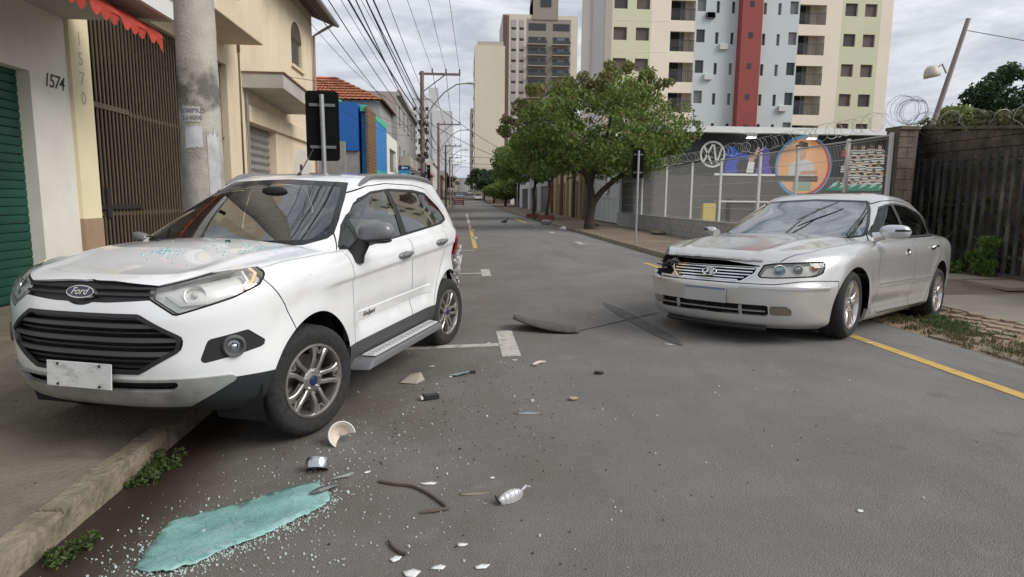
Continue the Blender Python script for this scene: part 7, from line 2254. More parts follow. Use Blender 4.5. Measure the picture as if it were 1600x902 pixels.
    # bumper mouldings
    for a, b_ in ((.30, .86), (-.86, -.50)):
        pts, nr = [], []
        for i in range(25):
            y = a + (b_ - a) * i / 24
            p, n = tub.front(y, .552); pts.append(p); nr.append(n)
        strip_on(pts, nr, .024, .010, MB()).build('bumper_strip', M_SATIN, bp)
    # lower lip
    b = MB(); pts = [tub.front(-.48 + .96 * i / 20, .245)[0] - np.array([.05, 0, .05]) for i in range(21)]
    b.tube(pts, .02, 6); b.build('lower_lip', M_BLACK, car)
    for sg in (1, -1):
        d = tub.part('door', 'door', paint, car, side=sg, rim=.012)
        d2 = tub.part('rear_door', 'door', paint, car, side=sg, rim=.012)
        tub.part('door_gap', 'seam', M_GAP, d, off=-.010, side=sg)
        tub.part('rear_door_gap', 'seam', M_GAP, d2, off=-.010, side=sg)
        p, n = tub.side(-1.02, .885, sg)
        b = MB(); b.sphere(p + n * .002, .5, 18, 10, (.20, .03, .05)); b.build('handle_cup', M_GAP, d2, smooth=60)
        b = MB(); b.tube([p + n * .012 + np.array([.105, 0, 0]), p + n * .034 + np.array([.06, 0, .004]), p + n * .034 + np.array([-.06, 0, .006]), p + n * .012 + np.array([-.105, 0, .004])], [.011, .015, .015, .011], 8)
        b.build('handle', M_CHROME, d2, smooth=60)
        p, n = tub.side(-.06, .84, sg)
        b = MB(); b.sphere(p - n * .004, .5, 18, 10, (.10, .03, .085)); b.build('handle_hole', M_GAP, d, smooth=60)
        b = MB(); b.sphere(p + n * .008 + np.array([.012, 0, -.01]), .5, 14, 8, (.042, .03, .048)); b.build('hole_glint_bowl', M_CHROME, d, smooth=60)  # chrome bowl added for the light reflection in the handle hole
        for x0, x1, par in ((.78, -.27, d), (-.33, -.98, d2)):
            pts, nr = [], []
            for i in range(15):
                x = x0 + (x1 - x0) * i / 14; p_, n_ = tub.side(x, .535 + .01 * (x0 - x), sg); pts.append(p_); nr.append(n_)
            strip_on(pts, nr, .040, .010, MB()).build('door_moulding', paint, par)
            strip_on([q + np.array([0, 0, .016]) for q in pts], nr, .010, .0135, MB()).build('moulding_insert', M_SATIN, par)
        tub.part('tail_light', 'tail_light', M_RED, car, off=.004, rim=.02, side=sg)
        tub.part('fog_lamp', 'fog_lamp', M_FOG, car, off=-.004, side=sg)
    # grille: dark back, chrome frame and bars
    V_, T_, N_ = tub.get('grille')
    V2, T2, N2 = add_rim(V_, T_, N_, .05)
    gr = from_np('grille', np.concatenate([V_ - N_ * .05, V2[len(V_):]]), T2, M_GAP, car, N2)
    for k, zz in enumerate((.700, .675, .650, .625, .602)):
        yy = .385 - .012 * k - .035 * max(0, k - 2)
        pts, nr = [], []
        for i in range(25):
            y = -yy + 2 * yy * i / 24; p, n = tub.front(y, zz); pts.append(p - n * .010); nr.append(n)
        strip_on(pts, nr, .012, .014, MB()).build('slat', M_CHROME, gr)
    poly = [(-.405, .712), (-.39, .66), (-.30, .590), (0, .586), (.30, .590), (.39, .66), (.405, .712)]
    pts, nr = [], []
    for i in range(len(poly) - 1):
        a, b_ = poly[i], poly[i + 1]
        for q in range(8):
            t = q / 8; p, n = tub.front(a[0] * (1 - t) + b_[0] * t, a[1] * (1 - t) + b_[1] * t); pts.append(p - n * .002); nr.append(n)
    strip_on(pts, nr, .014, .008, MB()).build('grille_frame', M_CHROME, gr)
    # oval badge with a leaning H
    p, n = tub.front(0, .655); p = Vector(p) + Vector(n) * .010; n = Vector(n)
    rt = Vector((0, 0, 1)).cross(n).normalized(); up = n.cross(rt).normalized()
    b = MB(); b.tube([p + rt * .066 * math.cos(2 * PI * i / 32) + up * .034 * math.sin(2 * PI * i / 32) for i in range(32)], .0055, 8, closed=True)
    bd = b.build('badge', M_CHROME, gr, smooth=60)
    b = MB()
    for sx in (-1, 1):
        b.tube([p + rt * (sx * .026 - .012) - up * .026, p + rt * (sx * .026 + .012) + up * .026], [.008, .006], 8)
    b.tube([p - rt * .028 - up * .006, p + rt * .028 + up * .006], .006, 8)
    b.build('badge_letter', M_CHROME, bd, smooth=60)
    # intake
    V_, T_, N_ = tub.get('intake')
    V2, T2, N2 = add_rim(V_, T_, N_, .05)
    it = from_np('lower_intake', np.concatenate([V_ - N_ * .05, V2[len(V_):]]), T2, M_GAP, car, N2)
    pts, nr = [], []
    for i in range(21):
        y = -.50 + 1.0 * i / 20; p, n = tub.front(y, .350); pts.append(p - n * .012); nr.append(n)
    strip_on(pts, nr, .012, .012, MB()).build('chrome_bar', M_SATIN, it)
    for yy in (-.30, .30):
        pts = [tub.front(yy, z)[0] - np.array([.02, 0, 0]) for z in (.312, .33, .36, .398)]
        b = MB(); b.tube(pts, .018, 4); b.build('intake_post', M_SATIN, it)
    for yy in (-.15, 0.0, .15):
        pts = [tub.front(yy, z)[0] - np.array([.03, 0, 0]) for z in (.312, .398)]
        b = MB(); b.tube(pts, .006, 4); b.build('intake_rib', M_BLACK, it)
    # number plate
    p0, n0 = tub.front(0, .47); px = p0[0] + .012
    b = MB(); b.box((px, -.0, .465), (.006, .40, .13)); pl = b.build('number_plate', mat('plate_grey', (.42, .42, .40), .45), car, bevel=.003)
    b = MB(); b.box((px + .0035, -.0, .520), (.003, .39, .016)); b.build('plate_band', mat('plate_blue', (.16, .20, .28), .4), pl)
    # left head lamp with three round units
    lens, c = lamp_inside(tub, 'headlight', car, 'headlight', 1, .045, mat('lamp_inner_pale', (.84, .81, .74), .35, .1))
    dv = Vector((ca, sa, 0))
    def lp(q, z, dep):
        o_ = Vector((-q * sa + 3 * ca, (q * ca + 3 * sa), z)); dr = -dv
        h = tub.bvh.ray_cast(o_, dr)
        return Vector(h[0]) + dr * dep if h[0] is not None else o_ + dr * 3
    for q, z, rr, mm in ((-.90, .692, .052, mat('projector_blue', (.30, .42, .45), .05, .8)), (-.755, .705, .045, mat('projector_grey', (.36, .37, .40), .05, .8)), (-.61, .722, .034, mat('indicator_orange', (.55, .26, .12), .15, .4))):
        cc = lp(q, z, .036); mx_ = Matrix.Translation(cc) @ dv.to_track_quat('Z', 'Y').to_matrix().to_4x4()
        b = MB(); b.lathe([(rr, -.03), (rr, .012), (rr * .88, .016), (rr * .80, .006)], 28, mx_); o = b.build('lamp_unit', M_REFL, lens, smooth=40)
        b = MB(); b.lathe([(.001, .022), (rr * .5, .017), (rr * .80, .004)], 24, mx_); b.build('projector_lens', mm, o, smooth=70)
    # wreckage where the right lamp was
    rr = random.Random(5)
    b = MB(); b.box((1.90, -.52, .61), (.30, .40, .05)); b.box((1.80, -.52, .68), (.10, .42, .14)); b.build('radiator_support', M_DARK, car)
    for k in range(9):
        p = Vector((1.98 + rr.uniform(-.10, .05), -.58 + rr.uniform(-.10, .10), .66 + rr.uniform(-.03, .05)))
        b = MB(); b.box(p, (rr.uniform(.03, .09), rr.uniform(.03, .10), rr.uniform(.02, .04)), M=Matrix.Rotation(rr.uniform(-.8, .8), 3, rr.choice('XYZ')))
        b.build('broken_bracket', rr.choice([M_BLACK, mat('wreck_grey', (.10, .10, .095), .5), mat('wreck_tan', (.24, .17, .12), .6)]), car, bevel=.006)
    for k in range(5):
        p = Vector((2.05, -.62 + .05 * k, .70))
        b = MB(); b.tube([p, p + Vector((.04 + rr.uniform(0, .03), rr.uniform(-.05, .02), rr.uniform(-.05, .04))), p + Vector((.06, rr.uniform(-.12, -.02), rr.uniform(-.07, .02)))], [.012, .009, .006], 6)
        b.build('torn_cable', M_BLACK, car)
    cc = Vector((2.08, -.50, .70)); mx_ = Matrix.Translation(cc) @ Vector((1, -.3, .1)).to_track_quat('Z', 'Y').to_matrix().to_4x4()
    b = MB(); b.lathe([(.05, .02), (.048, -.005), (.03, -.03), (.001, -.038)], 22, mx_); b.build('loose_lamp_unit', M_REFL, car, smooth=50)
    # engine bay darkness behind grille and bonnet slot
    b = MB(); b.bb(1.0, 2.02, -.52, .52, .24, .69); b.build('engine_bay', M_DARK, car)
    # ---------------------------------------------------------------- cabin
    GT = [(-2.2, .90), (-1.6, .955), (-.9, .985), (0, 1.0), (.6, 1.0), (1.1, .985)]
    def glv(z, w, xf, xr, Lf=.40, Lr=.55, nf=2.9, nr=2.8):
        return dict(z=z, w=w, xf=xf, xr=xr, Lf=Lf, Lr=Lr, nf=nf, nr=nr, taper=GT)
    gh = Shell([
        glv([(-2.2, 1.00), (-1, .93), (0, .89), (1.1, .87)], .868, 1.03, -2.12, Lf=.46),
        glv([(-2.2, 1.045), (-1, .995), (0, .965), (1.1, .955)], .832, .93, -1.98, Lf=.45),
        glv([(-2.2, 1.15), (0, 1.14), (1.1, 1.13)], .768, .60, -1.88, Lf=.42),
        glv([(-2.2, 1.28), (0, 1.285), (1.1, 1.27)], .700, .28, -1.70, Lf=.38),
        glv([(-2.2, 1.345), (-.5, 1.405), (1.1, 1.365)], .628, .06, -1.48, Lf=.34),
        glv([(-2.2, 1.375), (-.5, 1.447), (1.1, 1.400)], .572, -.05, -1.32, Lf=.34),
        glv([(-2.2, 1.390), (-.5, 1.466), (1.1, 1.415)], .49, -.14, -1.18, Lf=.34),
    ], nu=(56, 100, 44), nt=44, ncap=10, crown=lambda x: .026 + 0 * x, capL=.38)
    def G(*ix): return gh.V[:, list(ix)]
    ws = [(-.745, 1.0), (-.60, .965), (0, .955), (.60, .965), (.745, 1.0), (.685, 1.14), (.60, 1.28), (.525, 1.372), (0, 1.395), (-.525, 1.372), (-.60, 1.28), (-.685, 1.14)]
    fm2 = lambda: (gh.N[:, 0] > .20) & (gh.V[:, 0] > -.3)
    gh.cut('windshield_all', np.where(fm2(), poly_sdf(G(1, 2), ws, .03), 1.0))
    gh.cut('windshield', np.where(fm2(), poly_sdf(G(1, 2), ws, .03) + .022, 1.0), only=('windshield_all',))
    sd = lambda: np.abs(gh.N[:, 1]) > .42
    dlo = [(.70, .985), (.46, 1.150), (.20, 1.275), (-.05, 1.338), (-.40, 1.362), (-.80, 1.352), (-1.15, 1.295), (-1.50, 1.185), (-1.86, 1.050), (-1.2, 1.018), (-.3, .997)]
    gh.cut('dlo', np.where(sd(), poly_sdf(G(0, 2), dlo, .025), 1.0))
    fg = lambda: poly_sdf(G(0, 2), dlo, .025)
    gh.cut('front_glass', np.where(sd(), np.maximum(fg() + .016, np.maximum(gh.V[:, 0] - .60, -.22 - gh.V[:, 0])), 1.0), only=('dlo',))
    gh.cut('rear_glass', np.where(sd(), np.maximum(fg() + .016, np.maximum(gh.V[:, 0] + .32, -1.25 - gh.V[:, 0])), 1.0), only=('dlo',))
    gh.cut('quarter_glass', np.where(sd(), np.maximum(fg() + .016, gh.V[:, 0] + 1.30), 1.0), only=('dlo',))
    gh.cut('tail_glass', np.where(gh.N[:, 0] < -.3, poly_sdf(G(1, 2), [(-.60, 1.06), (.60, 1.06), (.52, 1.34), (-.52, 1.34)], .04), 1.0))
    gl_ = [(.80, .90), (.49, 1.175), (.21, 1.305), (-.05, 1.372), (-.40, 1.397), (-.82, 1.387), (-1.18, 1.330), (-1.54, 1.215), (-1.92, 1.055), (-1.95, .9)]
    gh.panel('frame', lambda: np.where(np.abs(gh.N[:, 1]) > .25, poly_sdf(G(0, 2), gl_), 1.0))
    gh.part('body', 'cabin_shell', paint, car)
    gh.part('windshield_all', 'windshield_border', mat('black_frit', (.012, .012, .012), .12), car, off=-.001)
    gh.part('windshield', 'windshield', M_GLASS_AZ, car, off=-.002)
    for sg in (1, -1):
        fr2 = gh.part('frame', 'door_frame', paint, car, side=sg)
        gh.part('frame_gap', 'seam', M_GAP, fr2, off=-.008, side=sg)
        gh.part('dlo', 'window_surround', M_BLACK, car, off=-.003, side=sg)
        gh.part('front_glass', 'side_window', M_GLASS_SIDE, car, off=-.010, side=sg)
        gh.part('rear_glass', 'side_window', M_GLASS_SIDE, car, off=-.010, side=sg)
        gh.part('quarter_glass', 'quarter_window', M_GLASS_DK, car, off=-.008, side=sg)
        pts, nr = [], []
        for i in range(21):
            x = .68 - 2.48 * i / 20; zz = np.interp(-x, [-.68, .3, 1.2, 1.86], [.980, .990, 1.010, 1.040])
            p, n = gh.side(x, zz, sg); pts.append(p); nr.append(n)
        strip_on(pts, nr, .014, .006, MB()).build('belt_trim', M_CHROME, car)
        # door mirror
        ms = 1.0 if sg > 0 else .62; p = Vector((.70, sg * (.99 if sg > 0 else .92), 1.045 if sg > 0 else 1.02))
        b = MB(); b.tube([(.74, sg * .82, .985), (.73, sg * .87, 1.00), (.72, sg * .92, 1.02)], [.055, .045, .04], 10); mr = b.build('mirror_foot', paint, car, smooth=60)
        b = MB(); V_ = []; nu_, nv_ = 20, 12
        for i in range(nv_ + 1):
            t = i / nv_ * 2 - 1; s_ = max(.02, 1 - abs(t) ** 3.0) ** .45
            for j in range(nu_):
                a = 2 * PI * j / nu_; cx_, cz_ = math.cos(a), math.sin(a)
                ex = abs(cx_) ** .7 * (1 if cx_ > 0 else -1) * .075 * ms * s_; ez = abs(cz_) ** .75 * (1 if cz_ > 0 else -1) * .068 * ms * s_
                V_.append((p.x + ex - .02 * t, p.y + sg * ms * t * .130, p.z + ez))
        F_ = [(i * nu_ + j, i * nu_ + (j + 1) % nu_, (i + 1) * nu_ + (j + 1) % nu_, (i + 1) * nu_ + j) for i in range(nv_) for j in range(nu_)]
        b.add(V_, F_ + [tuple(range(nu_)), tuple(nv_ * nu_ + j for j in range(nu_))]); b.build('mirror_housing', mat('mirror_silver', (.58, .60, .64), .22, .5, coat=.8), mr, smooth=70)
        b = MB(); b.tube([(p.x + .082 * ms, p.y + sg * .02, p.z + .012), (p.x + .065 * ms, p.y + sg * .08 * ms, p.z + .014), (p.x + .01, p.y + sg * .128 * ms, p.z + .014)], [.010, .012, .008], 8); b.build('mirror_indicator', M_BLACK, mr, smooth=60)
        b = MB(); b.sphere((p.x - .072 * ms, p.y, p.z), .5, 16, 8, (.012, .21 * ms, .11 * ms)); b.build('mirror_face', M_MIRRORGLASS, mr, smooth=60)
    gh.part('tail_glass', 'rear_window', M_GLASS_DK, car, off=-.004)
    # antenna fin
    p, n = gh.top(-1.15, 0)
    b = MB(); b.add([p + np.array([.11, -.022, -.01]), p + np.array([.11, .022, -.01]), p + np.array([-.07, .03, -.02]), p + np.array([-.07, -.03, -.02]), p + np.array([-.05, -.006, .055]), p + np.array([-.05, .006, .055]), p + np.array([.02, 0, .045])], [(0, 1, 6), (0, 6, 4, 3), (1, 2, 5, 6), (4, 6, 5), (2, 3, 4, 5)])
    b.build('antenna_fin', mat('fin_pale', (.72, .72, .70), .3, coat=.6), car, bevel=.006)
    # sunroof panel edge
    b = MB(); pts = [gh.top(-.25 - .02 * math.cos(i / 12 * PI), -.36 + .72 * i / 12)[0] + np.array([0, 0, .002]) for i in range(13)]
    b.tube(pts, .004, 4); b.build('sunroof_seal', M_BLACK, car)
    # wipers left standing half way up the glass
    def wp(y, z, off=.012):
        p, n = gh.front(y, z); return Vector(p + n * off)
    wiper(car, 'wiper', wp(.03, .985, .02), wp(.165, 1.235, .05), wp(.04, 1.12, .035), wp(.32, 1.335, .045), lift=.02)
    wiper(car, 'wiper', wp(.60, .985, .02), wp(.605, 1.19, .05), wp(.625, 1.035, .035), wp(.565, 1.31, .045), lift=.02)
    b = MB(); V_ = []
    for i in range(21):
        y = -.64 + 1.28 * i / 20; xa = .93 - .09 * (y / .64) ** 2; za = tub.top(xa + .02, y)[0][2]
        V_ += [(xa + .02, y, za - .006), (xa - .03, y, za - .024), (xa - .12, y, za - .014)]
    b.add(V_, [(i * 3 + j, i * 3 + j + 1, i * 3 + 4 + j, i * 3 + 3 + j) for i in range(20) for j in range(2)]); b.build('cowl', M_BLACK, car)
    # inside
    b = MB(); b.bb(.34, .88, -.70, .70, .74, .93); b.build('dashboard', M_DASH, car, bevel=.05, seg=3)
    steering(car, .30, .37, .90)
    # burst airbags hanging over the dash and passenger side
    for cx_, cy_, cz_, sx, sy, sz in ((.36, -.34, .98, .22, .30, .16), (.30, .37, .96, .14, .20, .17)):
        b = MB(); b.sphere((cx_, cy_, cz_), 1, 18, 12, (sx, sy, sz))
        rr = random.Random(3); b.V = [Vector(v) + Vector((math.sin(v[1] * 17 + v[2] * 11) * .02, math.sin(v[2] * 19) * .015, math.sin(v[1] * 23 + v[0] * 9) * .02)) for v in b.V]
        b.build('airbag', mat('airbag_cloth', (.62, .63, .60), .9), car, smooth=80)
    for yy in (.37, -.37):
        seat(car, -.08, yy, .50, mat('seat_leather_grey', (.12, .12, .115), .6), w=.50)
        seat(car, -1.00, yy, .52, mat('seat_leather_grey', (.12, .12, .115), .6), w=.62)
    b = MB(); b.bb(-1.5, 1.2, -.78, .78, .24, .34); b.build('floor_pan', M_DARK, car)
    b = MB(); b.bb(-2.2, -1.0, -.48, .48, .28, .62); b.build('rear_underbody', M_DARK, car)
    b = MB()
    for sg in (1, -1): b.bb(-1.5, .72, sg * .79, sg * .82, .35, .95)
    b.build('door_lining', M_DASH, car)
    mi = mat('alloy_dark', (.05, .05, .05), .5, .5)
    make_wheel(car, 'wheel', (1.44, .785, .392), R(3), .305, .214, .235, 'az', M_ALLOY2, mi, M_CHROME, 1)
    make_wheel(car, 'wheel', (1.44, -.785, .40), R(3), .305, .214, .235, 'az', M_ALLOY2, mi, M_CHROME, -1)
    make_wheel(car, 'wheel', (-1.39, .80, .335), 0, .305, .214, .235, 'az', M_ALLOY2, mi, M_CHROME, 1)
    make_wheel(car, 'wheel', (-1.39, -.80, .42), 0, .305, .214, .235, 'az', M_ALLOY2, mi, M_CHROME, -1)
    for ax in (1.41, -1.39):
        for sg in (1, -1):
            well(car, ax, .36, sg, .41, .52, .82)
    return car, tub, gh
azera, az_tub, az_gh = build_azera()
azera.location = (4.339, 7.567, -.088)
azera.rotation_mode = 'XYZ'
azera.rotation_euler = (.02, -.038, R(-140.8))
azera.scale = (1.09, 1.09, 1.09)
tag(azera, 'silver saloon with sprung bonnet and one smashed headlight across the street edge', 'car')
# ------------------------------------------------------------------ debris on the road
M_TEAL = mat('crazed_safety_glass', (.20, .42, .37), .20, coat=.8, var=.22, vscale=6, bump=.35, bscale=150, stain=(.40, .58, .54), stain_amt=.95, stain_scale=5, coat_rough=.12)
t = M_TEAL.node_tree; pb_ = t.nodes['Principled BSDF']; src = pb_.inputs['Base Color'].links[0].from_socket
g = t.nodes.new('ShaderNodeNewGeometry'); cur = src
for sc_, th_, col_, am_ in ((130., .14, (.50, .68, .63, 1), .34), (17., .035, (.07, .18, .165, 1), .45)):
    vo = t.nodes.new('ShaderNodeTexVoronoi'); vo.feature = 'DISTANCE_TO_EDGE'; vo.inputs['Scale'].default_value = sc_; t.links.new(g.outputs['Position'], vo.inputs['Vector'])
    mr_ = t.nodes.new('ShaderNodeMapRange'); mr_.inputs[1].default_value = th_; mr_.inputs[2].default_value = 0; mr_.inputs[4].default_value = am_; t.links.new(vo.outputs['Distance'], mr_.inputs[0])
    mx = t.nodes.new('ShaderNodeMixRGB'); t.links.new(mr_.outputs[0], mx.inputs['Fac']); t.links.new(cur, mx.inputs['Color1']); mx.inputs['Color2'].default_value = col_; cur = mx.outputs['Color']
t.links.new(cur, pb_.inputs['Base Color'])
outline = [(-1.293, 2.462), (-1.309, 2.552), (-1.312, 2.633), (-1.32, 2.741), (-1.316, 2.842), (-1.254, 2.879), (-1.187, 2.91), (-1.116, 2.935), (-1.036, 2.938), (-1.034, 2.98), (-0.973, 3.023), (-0.909, 3.063), (-0.835, 3.108), (-0.775, 3.144), (-0.734, 3.159), (-0.708, 3.096), (-0.639, 2.991), (-0.637, 2.901), (-0.697, 2.807), (-0.746, 2.755), (-0.795, 2.708), (-0.852, 2.647), (-0.907, 2.591), (-0.953, 2.558), (-0.998, 2.526), (-1.044, 2.465), (-1.101, 2.437), (-1.144, 2.413), (-1.226, 2.419)]
gl = empty('fallen_window_sheet', (-1.0, 2.75, rz(-1.0))); tag(gl, 'teal sheet of crazed safety glass lying flat on the road', 'broken glass')
P0 = np.array(outline)
jit = random.Random(3)
dense = []
for i in range(len(P0)):
    a, c = P0[i], P0[(i + 1) % len(P0)]
    n = max(2, int(np.linalg.norm(c - a) / .012))
    for k in range(n):
        t = k / n; p = a * (1 - t) + c * t; dense.append((p[0] + jit.uniform(-.007, .007), p[1] + jit.uniform(-.007, .007)))
# grid surface inside the outline, gently wavy
gx_ = np.arange(-1.42, -.62, .02); gy_ = np.arange(2.36, 3.2, .02)
bm = bmesh.new()
vs = [bm.verts.new((x, y, 0)) for x, y in dense]
fc = bm.faces.new(vs)
bmesh.ops.triangulate(bm, faces=[fc])
for it in range(4):
    long = [e for e in bm.edges if e.calc_length() > .05]
    if not long: break
    bmesh.ops.subdivide_edges(bm, edges=long, cuts=1)
    bmesh.ops.triangulate(bm, faces=bm.faces[:])
for v in bm.verts:
    x, y = v.co.x, v.co.y
    v.co = Vector((x + 1.0, y - 2.75, rz(x) - rz(-1.0) + .008 + .0025 * math.sin(x * 23 + y * 9) + .002 * math.sin(y * 31 - x * 12)))
me = bpy.data.meshes.new('glass_sheet'); bm.to_mesh(me); bm.free(); me.materials.append(M_TEAL)
me.polygons.foreach_set('use_smooth', [True] * len(me.polygons))
o = link(bpy.data.objects.new('glass_sheet', me), gl); o.modifiers.new('t', 'SOLIDIFY').thickness = .005
b = MB(); pts = []
for (x, y) in ((-.735, 2.985), (-.70, 3.01), (-.655, 3.045), (-.615, 3.07)): pts.append((x + 1.0, y - 2.75, rz(x) - rz(-1.0) + .022))
b.tube(pts, [.006, .016, .014, .004], 6); b.build('torn_film_strip', mat('dark_film', (.05, .055, .058), .4), gl)
b = MB(); b.add([(.33, .40, .03), (.36, .42, .032), (.44, .46, .04), (.42, .43, .03)], [(0, 1, 2, 3)]); o = b.build('film_tail', mat('film_grey', (.25, .28, .27), .4), gl); o.modifiers.new('t', 'SOLIDIFY').thickness = .003

# crumbs of safety glass
M_CRUMB = mat('glass_crumb', (.50, .58, .55), .15, spec=.8)
def crumbs(name, label, pts, seed, size=(.0025, .0075), m=M_CRUMB):
    rs = random.Random(seed); mb = MB()
    base = [(-1, -1, 0), (1, -1, 0), (1, 1, 0), (-1, 1, 0), (-.8, -.8, 1), (.8, -.8, 1), (.8, .8, 1), (-.8, .8, 1)]
    Fb = [(4, 5, 6, 7), (0, 1, 5, 4), (1, 2, 6, 5), (2, 3, 7, 6), (3, 0, 4, 7)]
    for (x, y) in pts:
        s = (size[0] + (size[1] - size[0]) * rs.random() ** 2.2) * (1.7 if rs.random() < .04 else 1) / 2; a = rs.uniform(0, PI); ca_, sa_ = math.cos(a), math.sin(a); z0 = rz(x, y) if -1.74 < x < 5.0 else .04
        asp = rs.uniform(.6, 1.5)
        mb.add([(x + (ca_ * u * asp - sa_ * v) * s, y + (sa_ * u * asp + ca_ * v) * s, z0 + .001 + w * s * 1.6 + rs.uniform(0, .002)) for u, v, w in base], Fb)
    o = mb.build(name, m); tag(o, label, 'glass crumbs', kind='stuff'); return o
rs = random.Random(17)
pts = []
def cluster(cx, cy, sx, sy, n):
    for _ in range(n):
        x, y = rs.gauss(cx, sx), rs.gauss(cy, sy)
        if x > -1.72 and y > 1.9: pts.append((x, y))
cluster(-.95, 2.75, .30, .32, 168); cluster(-1.30, 2.50, .12, .15, 123); cluster(-.62, 3.05, .12, .15, 76); cluster(-.75, 2.50, .20, .16, 123); cluster(-.6, 3.6, .22, .3, 105); cluster(-.35, 4.1, .25, .35, 88); cluster(-.3, 3.0, .35, .5, 64); cluster(-1.0, 3.35, .2, .2, 46); cluster(0.0, 4.4, .35, .6, 35); cluster(-.2, 2.6, .3, .3, 28); cluster(-1.35, 2.8, .12, .2, 64)
for i, (x, y) in enumerate(outline):
    k_ = 42 if 15 <= i <= 28 or i < 3 else 12
    for _ in range(k_):
        a_ = rs.random(); x2, y2 = outline[(i + 1) % len(outline)]
        pts.append((x + (x2 - x) * a_ + rs.gauss(.012, .030), y + (y2 - y) * a_ + rs.gauss(-.012, .030)))
crumbs('glass_crumbs', 'pale crumbs of safety glass scattered round the teal sheet', pts, 3)
pts = []
cluster(.4, 4.8, 1.0, 1.4, 67); cluster(1.6, 4.2, 1.2, 1.6, 46); cluster(.3, 3.2, .6, .8, 37)
crumbs('glass_crumbs', 'stray white flakes spread thinly over the road', pts, 4, (.003, .010), mat('white_flake', (.62, .60, .57), .5))
pts = []
cluster(-.1, 4.5, .45, .8, 260); cluster(.2, 3.8, .5, .6, 120); cluster(.5, 3.2, .9, 1.0, 46); cluster(2.0, 4.0, 1.2, 1.4, 37)
crumbs('grit', 'dark grit and plastic splinters on the road', pts, 5, (.003, .007), mat('dark_grit', (.03, .028, .026), .8))
pts = [(rs.uniform(-4.2, -2.0), rs.uniform(1.2, 5)) for _ in range(130)]
crumbs('grit', 'dry leaf specks on the left pavement', pts, 6, (.004, .014), mat('leaf_speck', (.06, .048, .035), .9))
# crumbs lying on the bonnet of the white car
def on_hood(spots, n, seed):
    r2 = random.Random(seed); mb = MB()
    for _ in range(n):
        cx, cy, sx, sy = r2.choice(spots); x, y = r2.gauss(cx, sx), r2.gauss(cy, sy)
        p, nn = eco_tub.top(x, y)
        if p[2] < .99: continue
        s = r2.uniform(.003, .008)
        mb.box(p + nn * s * .4, (s, s * r2.uniform(.6, 1.3), s * .8), rz=r2.uniform(0, PI))
    o = mb.build('hood_glass_crumbs', mat('aqua_crumb', (.26, .52, .52), .2, spec=.7)); o.parent = eco; o['kind'] = 'stuff'
on_hood([(1.52, .02, .045, .05), (1.50, .08, .03, .06), (1.30, .42, .06, .10), (1.22, .52, .05, .07), (1.40, .25, .12, .2)], 170, 8)

def flat_piece(name, label, cat_, outline_, z, m, thick=.004, curl=0.0, loc=None, group=None):
    cx = sum(p[0] for p in outline_) / len(outline_); cy = sum(p[1] for p in outline_) / len(outline_)
    bm = bmesh.new(); fc = bm.faces.new([bm.verts.new((x, y, 0)) for x, y in outline_]); bmesh.ops.triangulate(bm, faces=[fc]); bmesh.ops.subdivide_edges(bm, edges=bm.edges[:], cuts=2)
    bmesh.ops.triangulate(bm, faces=bm.faces[:])
    for v in bm.verts:
        d = math.hypot(v.co.x - cx, v.co.y - cy); v.co.z = curl * d * d
    me = bpy.data.meshes.new(name); bm.to_mesh(me); bm.free(); me.materials.append(m); me.polygons.foreach_set('use_smooth', [True] * len(me.polygons))
    o = link(bpy.data.objects.new(name, me)); o.location = (0, 0, rz(cx) + z); o.modifiers.new('t', 'SOLIDIFY').thickness = thick
    tag(o, label, cat_, group); return o
def shard(cx, cy, L, W_, a, seed, n=5):
    r2 = random.Random(seed); out = []
    for i in range(n):
        t = 2 * PI * i / n; x, y = L * .5 * math.cos(t) * r2.uniform(.6, 1.2), W_ * .5 * math.sin(t) * r2.uniform(.5, 1.25)
        out.append((cx + x * math.cos(a) - y * math.sin(a), cy + x * math.sin(a) + y * math.cos(a)))
    return out
M_SHARD = mat('white_paint_shard', (.72, .72, .70), .35, coat=.5)
for k, (x, y, L, W_, a, lab) in enumerate(((-.003, 2.468, .055, .035, .2, 'white paint shard right of the short bent strip'), (-.092, 2.317, .07, .032, .1, 'white paint shard at the bottom edge of view'), (.074, 2.302, .055, .038, .3, 'notched white shard right of the bottom edge one'), (-.263, 2.395, .05, .045, .6, 'white shard under the short bent strip'), (-.196, 2.29, .065, .06, .2, 'broad white shard at the lower edge left of the others'), (-.165, 3.065, .11, .028, .12, 'long pale shard beside the long bent strip'), (-.50, 3.24, .04, .025, .7, 'small white shard below the chrome ring'), (.153, 3.09, .03, .026, 0, 'tiny white shard above the chrome cap'), (1.76, 2.555, .04, .022, .3, 'lone white flake on the right of the road'), (-.26, 5.35, .06, .03, .3, 'white flake below the parking line'), (.25, 6.15, .05, .025, 0, 'white flake beside the parking mark'), (1.95, 5.82, .10, .03, -.4, 'pale strip near the tyre mark'), (.45, 5.45, .05, .025, 0, 'white flake right of the parking mark'), (-.1, 5.0, .05, .02, .4, 'white flake near the folded card'), (3.9, 5.75, .10, .025, -.3, 'pale flake beside the silver car front wheel'))):
    flat_piece('paint_shard', lab, 'shard', shard(x, y, L, W_, a, 50 + k), .006, M_SHARD, .004, 1.2 if L < .08 else .4, group='white shards')
flat_piece('dirt_smear_card', 'tan scrap of flattened cardboard beside the long bent strip', 'scrap', shard(.05, 2.93, .14, .04, .05, 70), .003, mat('tan_card', (.26, .20, .14), .8), .002)
flat_piece('clear_plastic_scrap', 'bluish clear plastic scrap on the road middle', 'scrap', shard(.43, 4.05, .22, .07, .05, 71), .003, mat('clear_plastic', (.24, .26, .27), .25), .002)
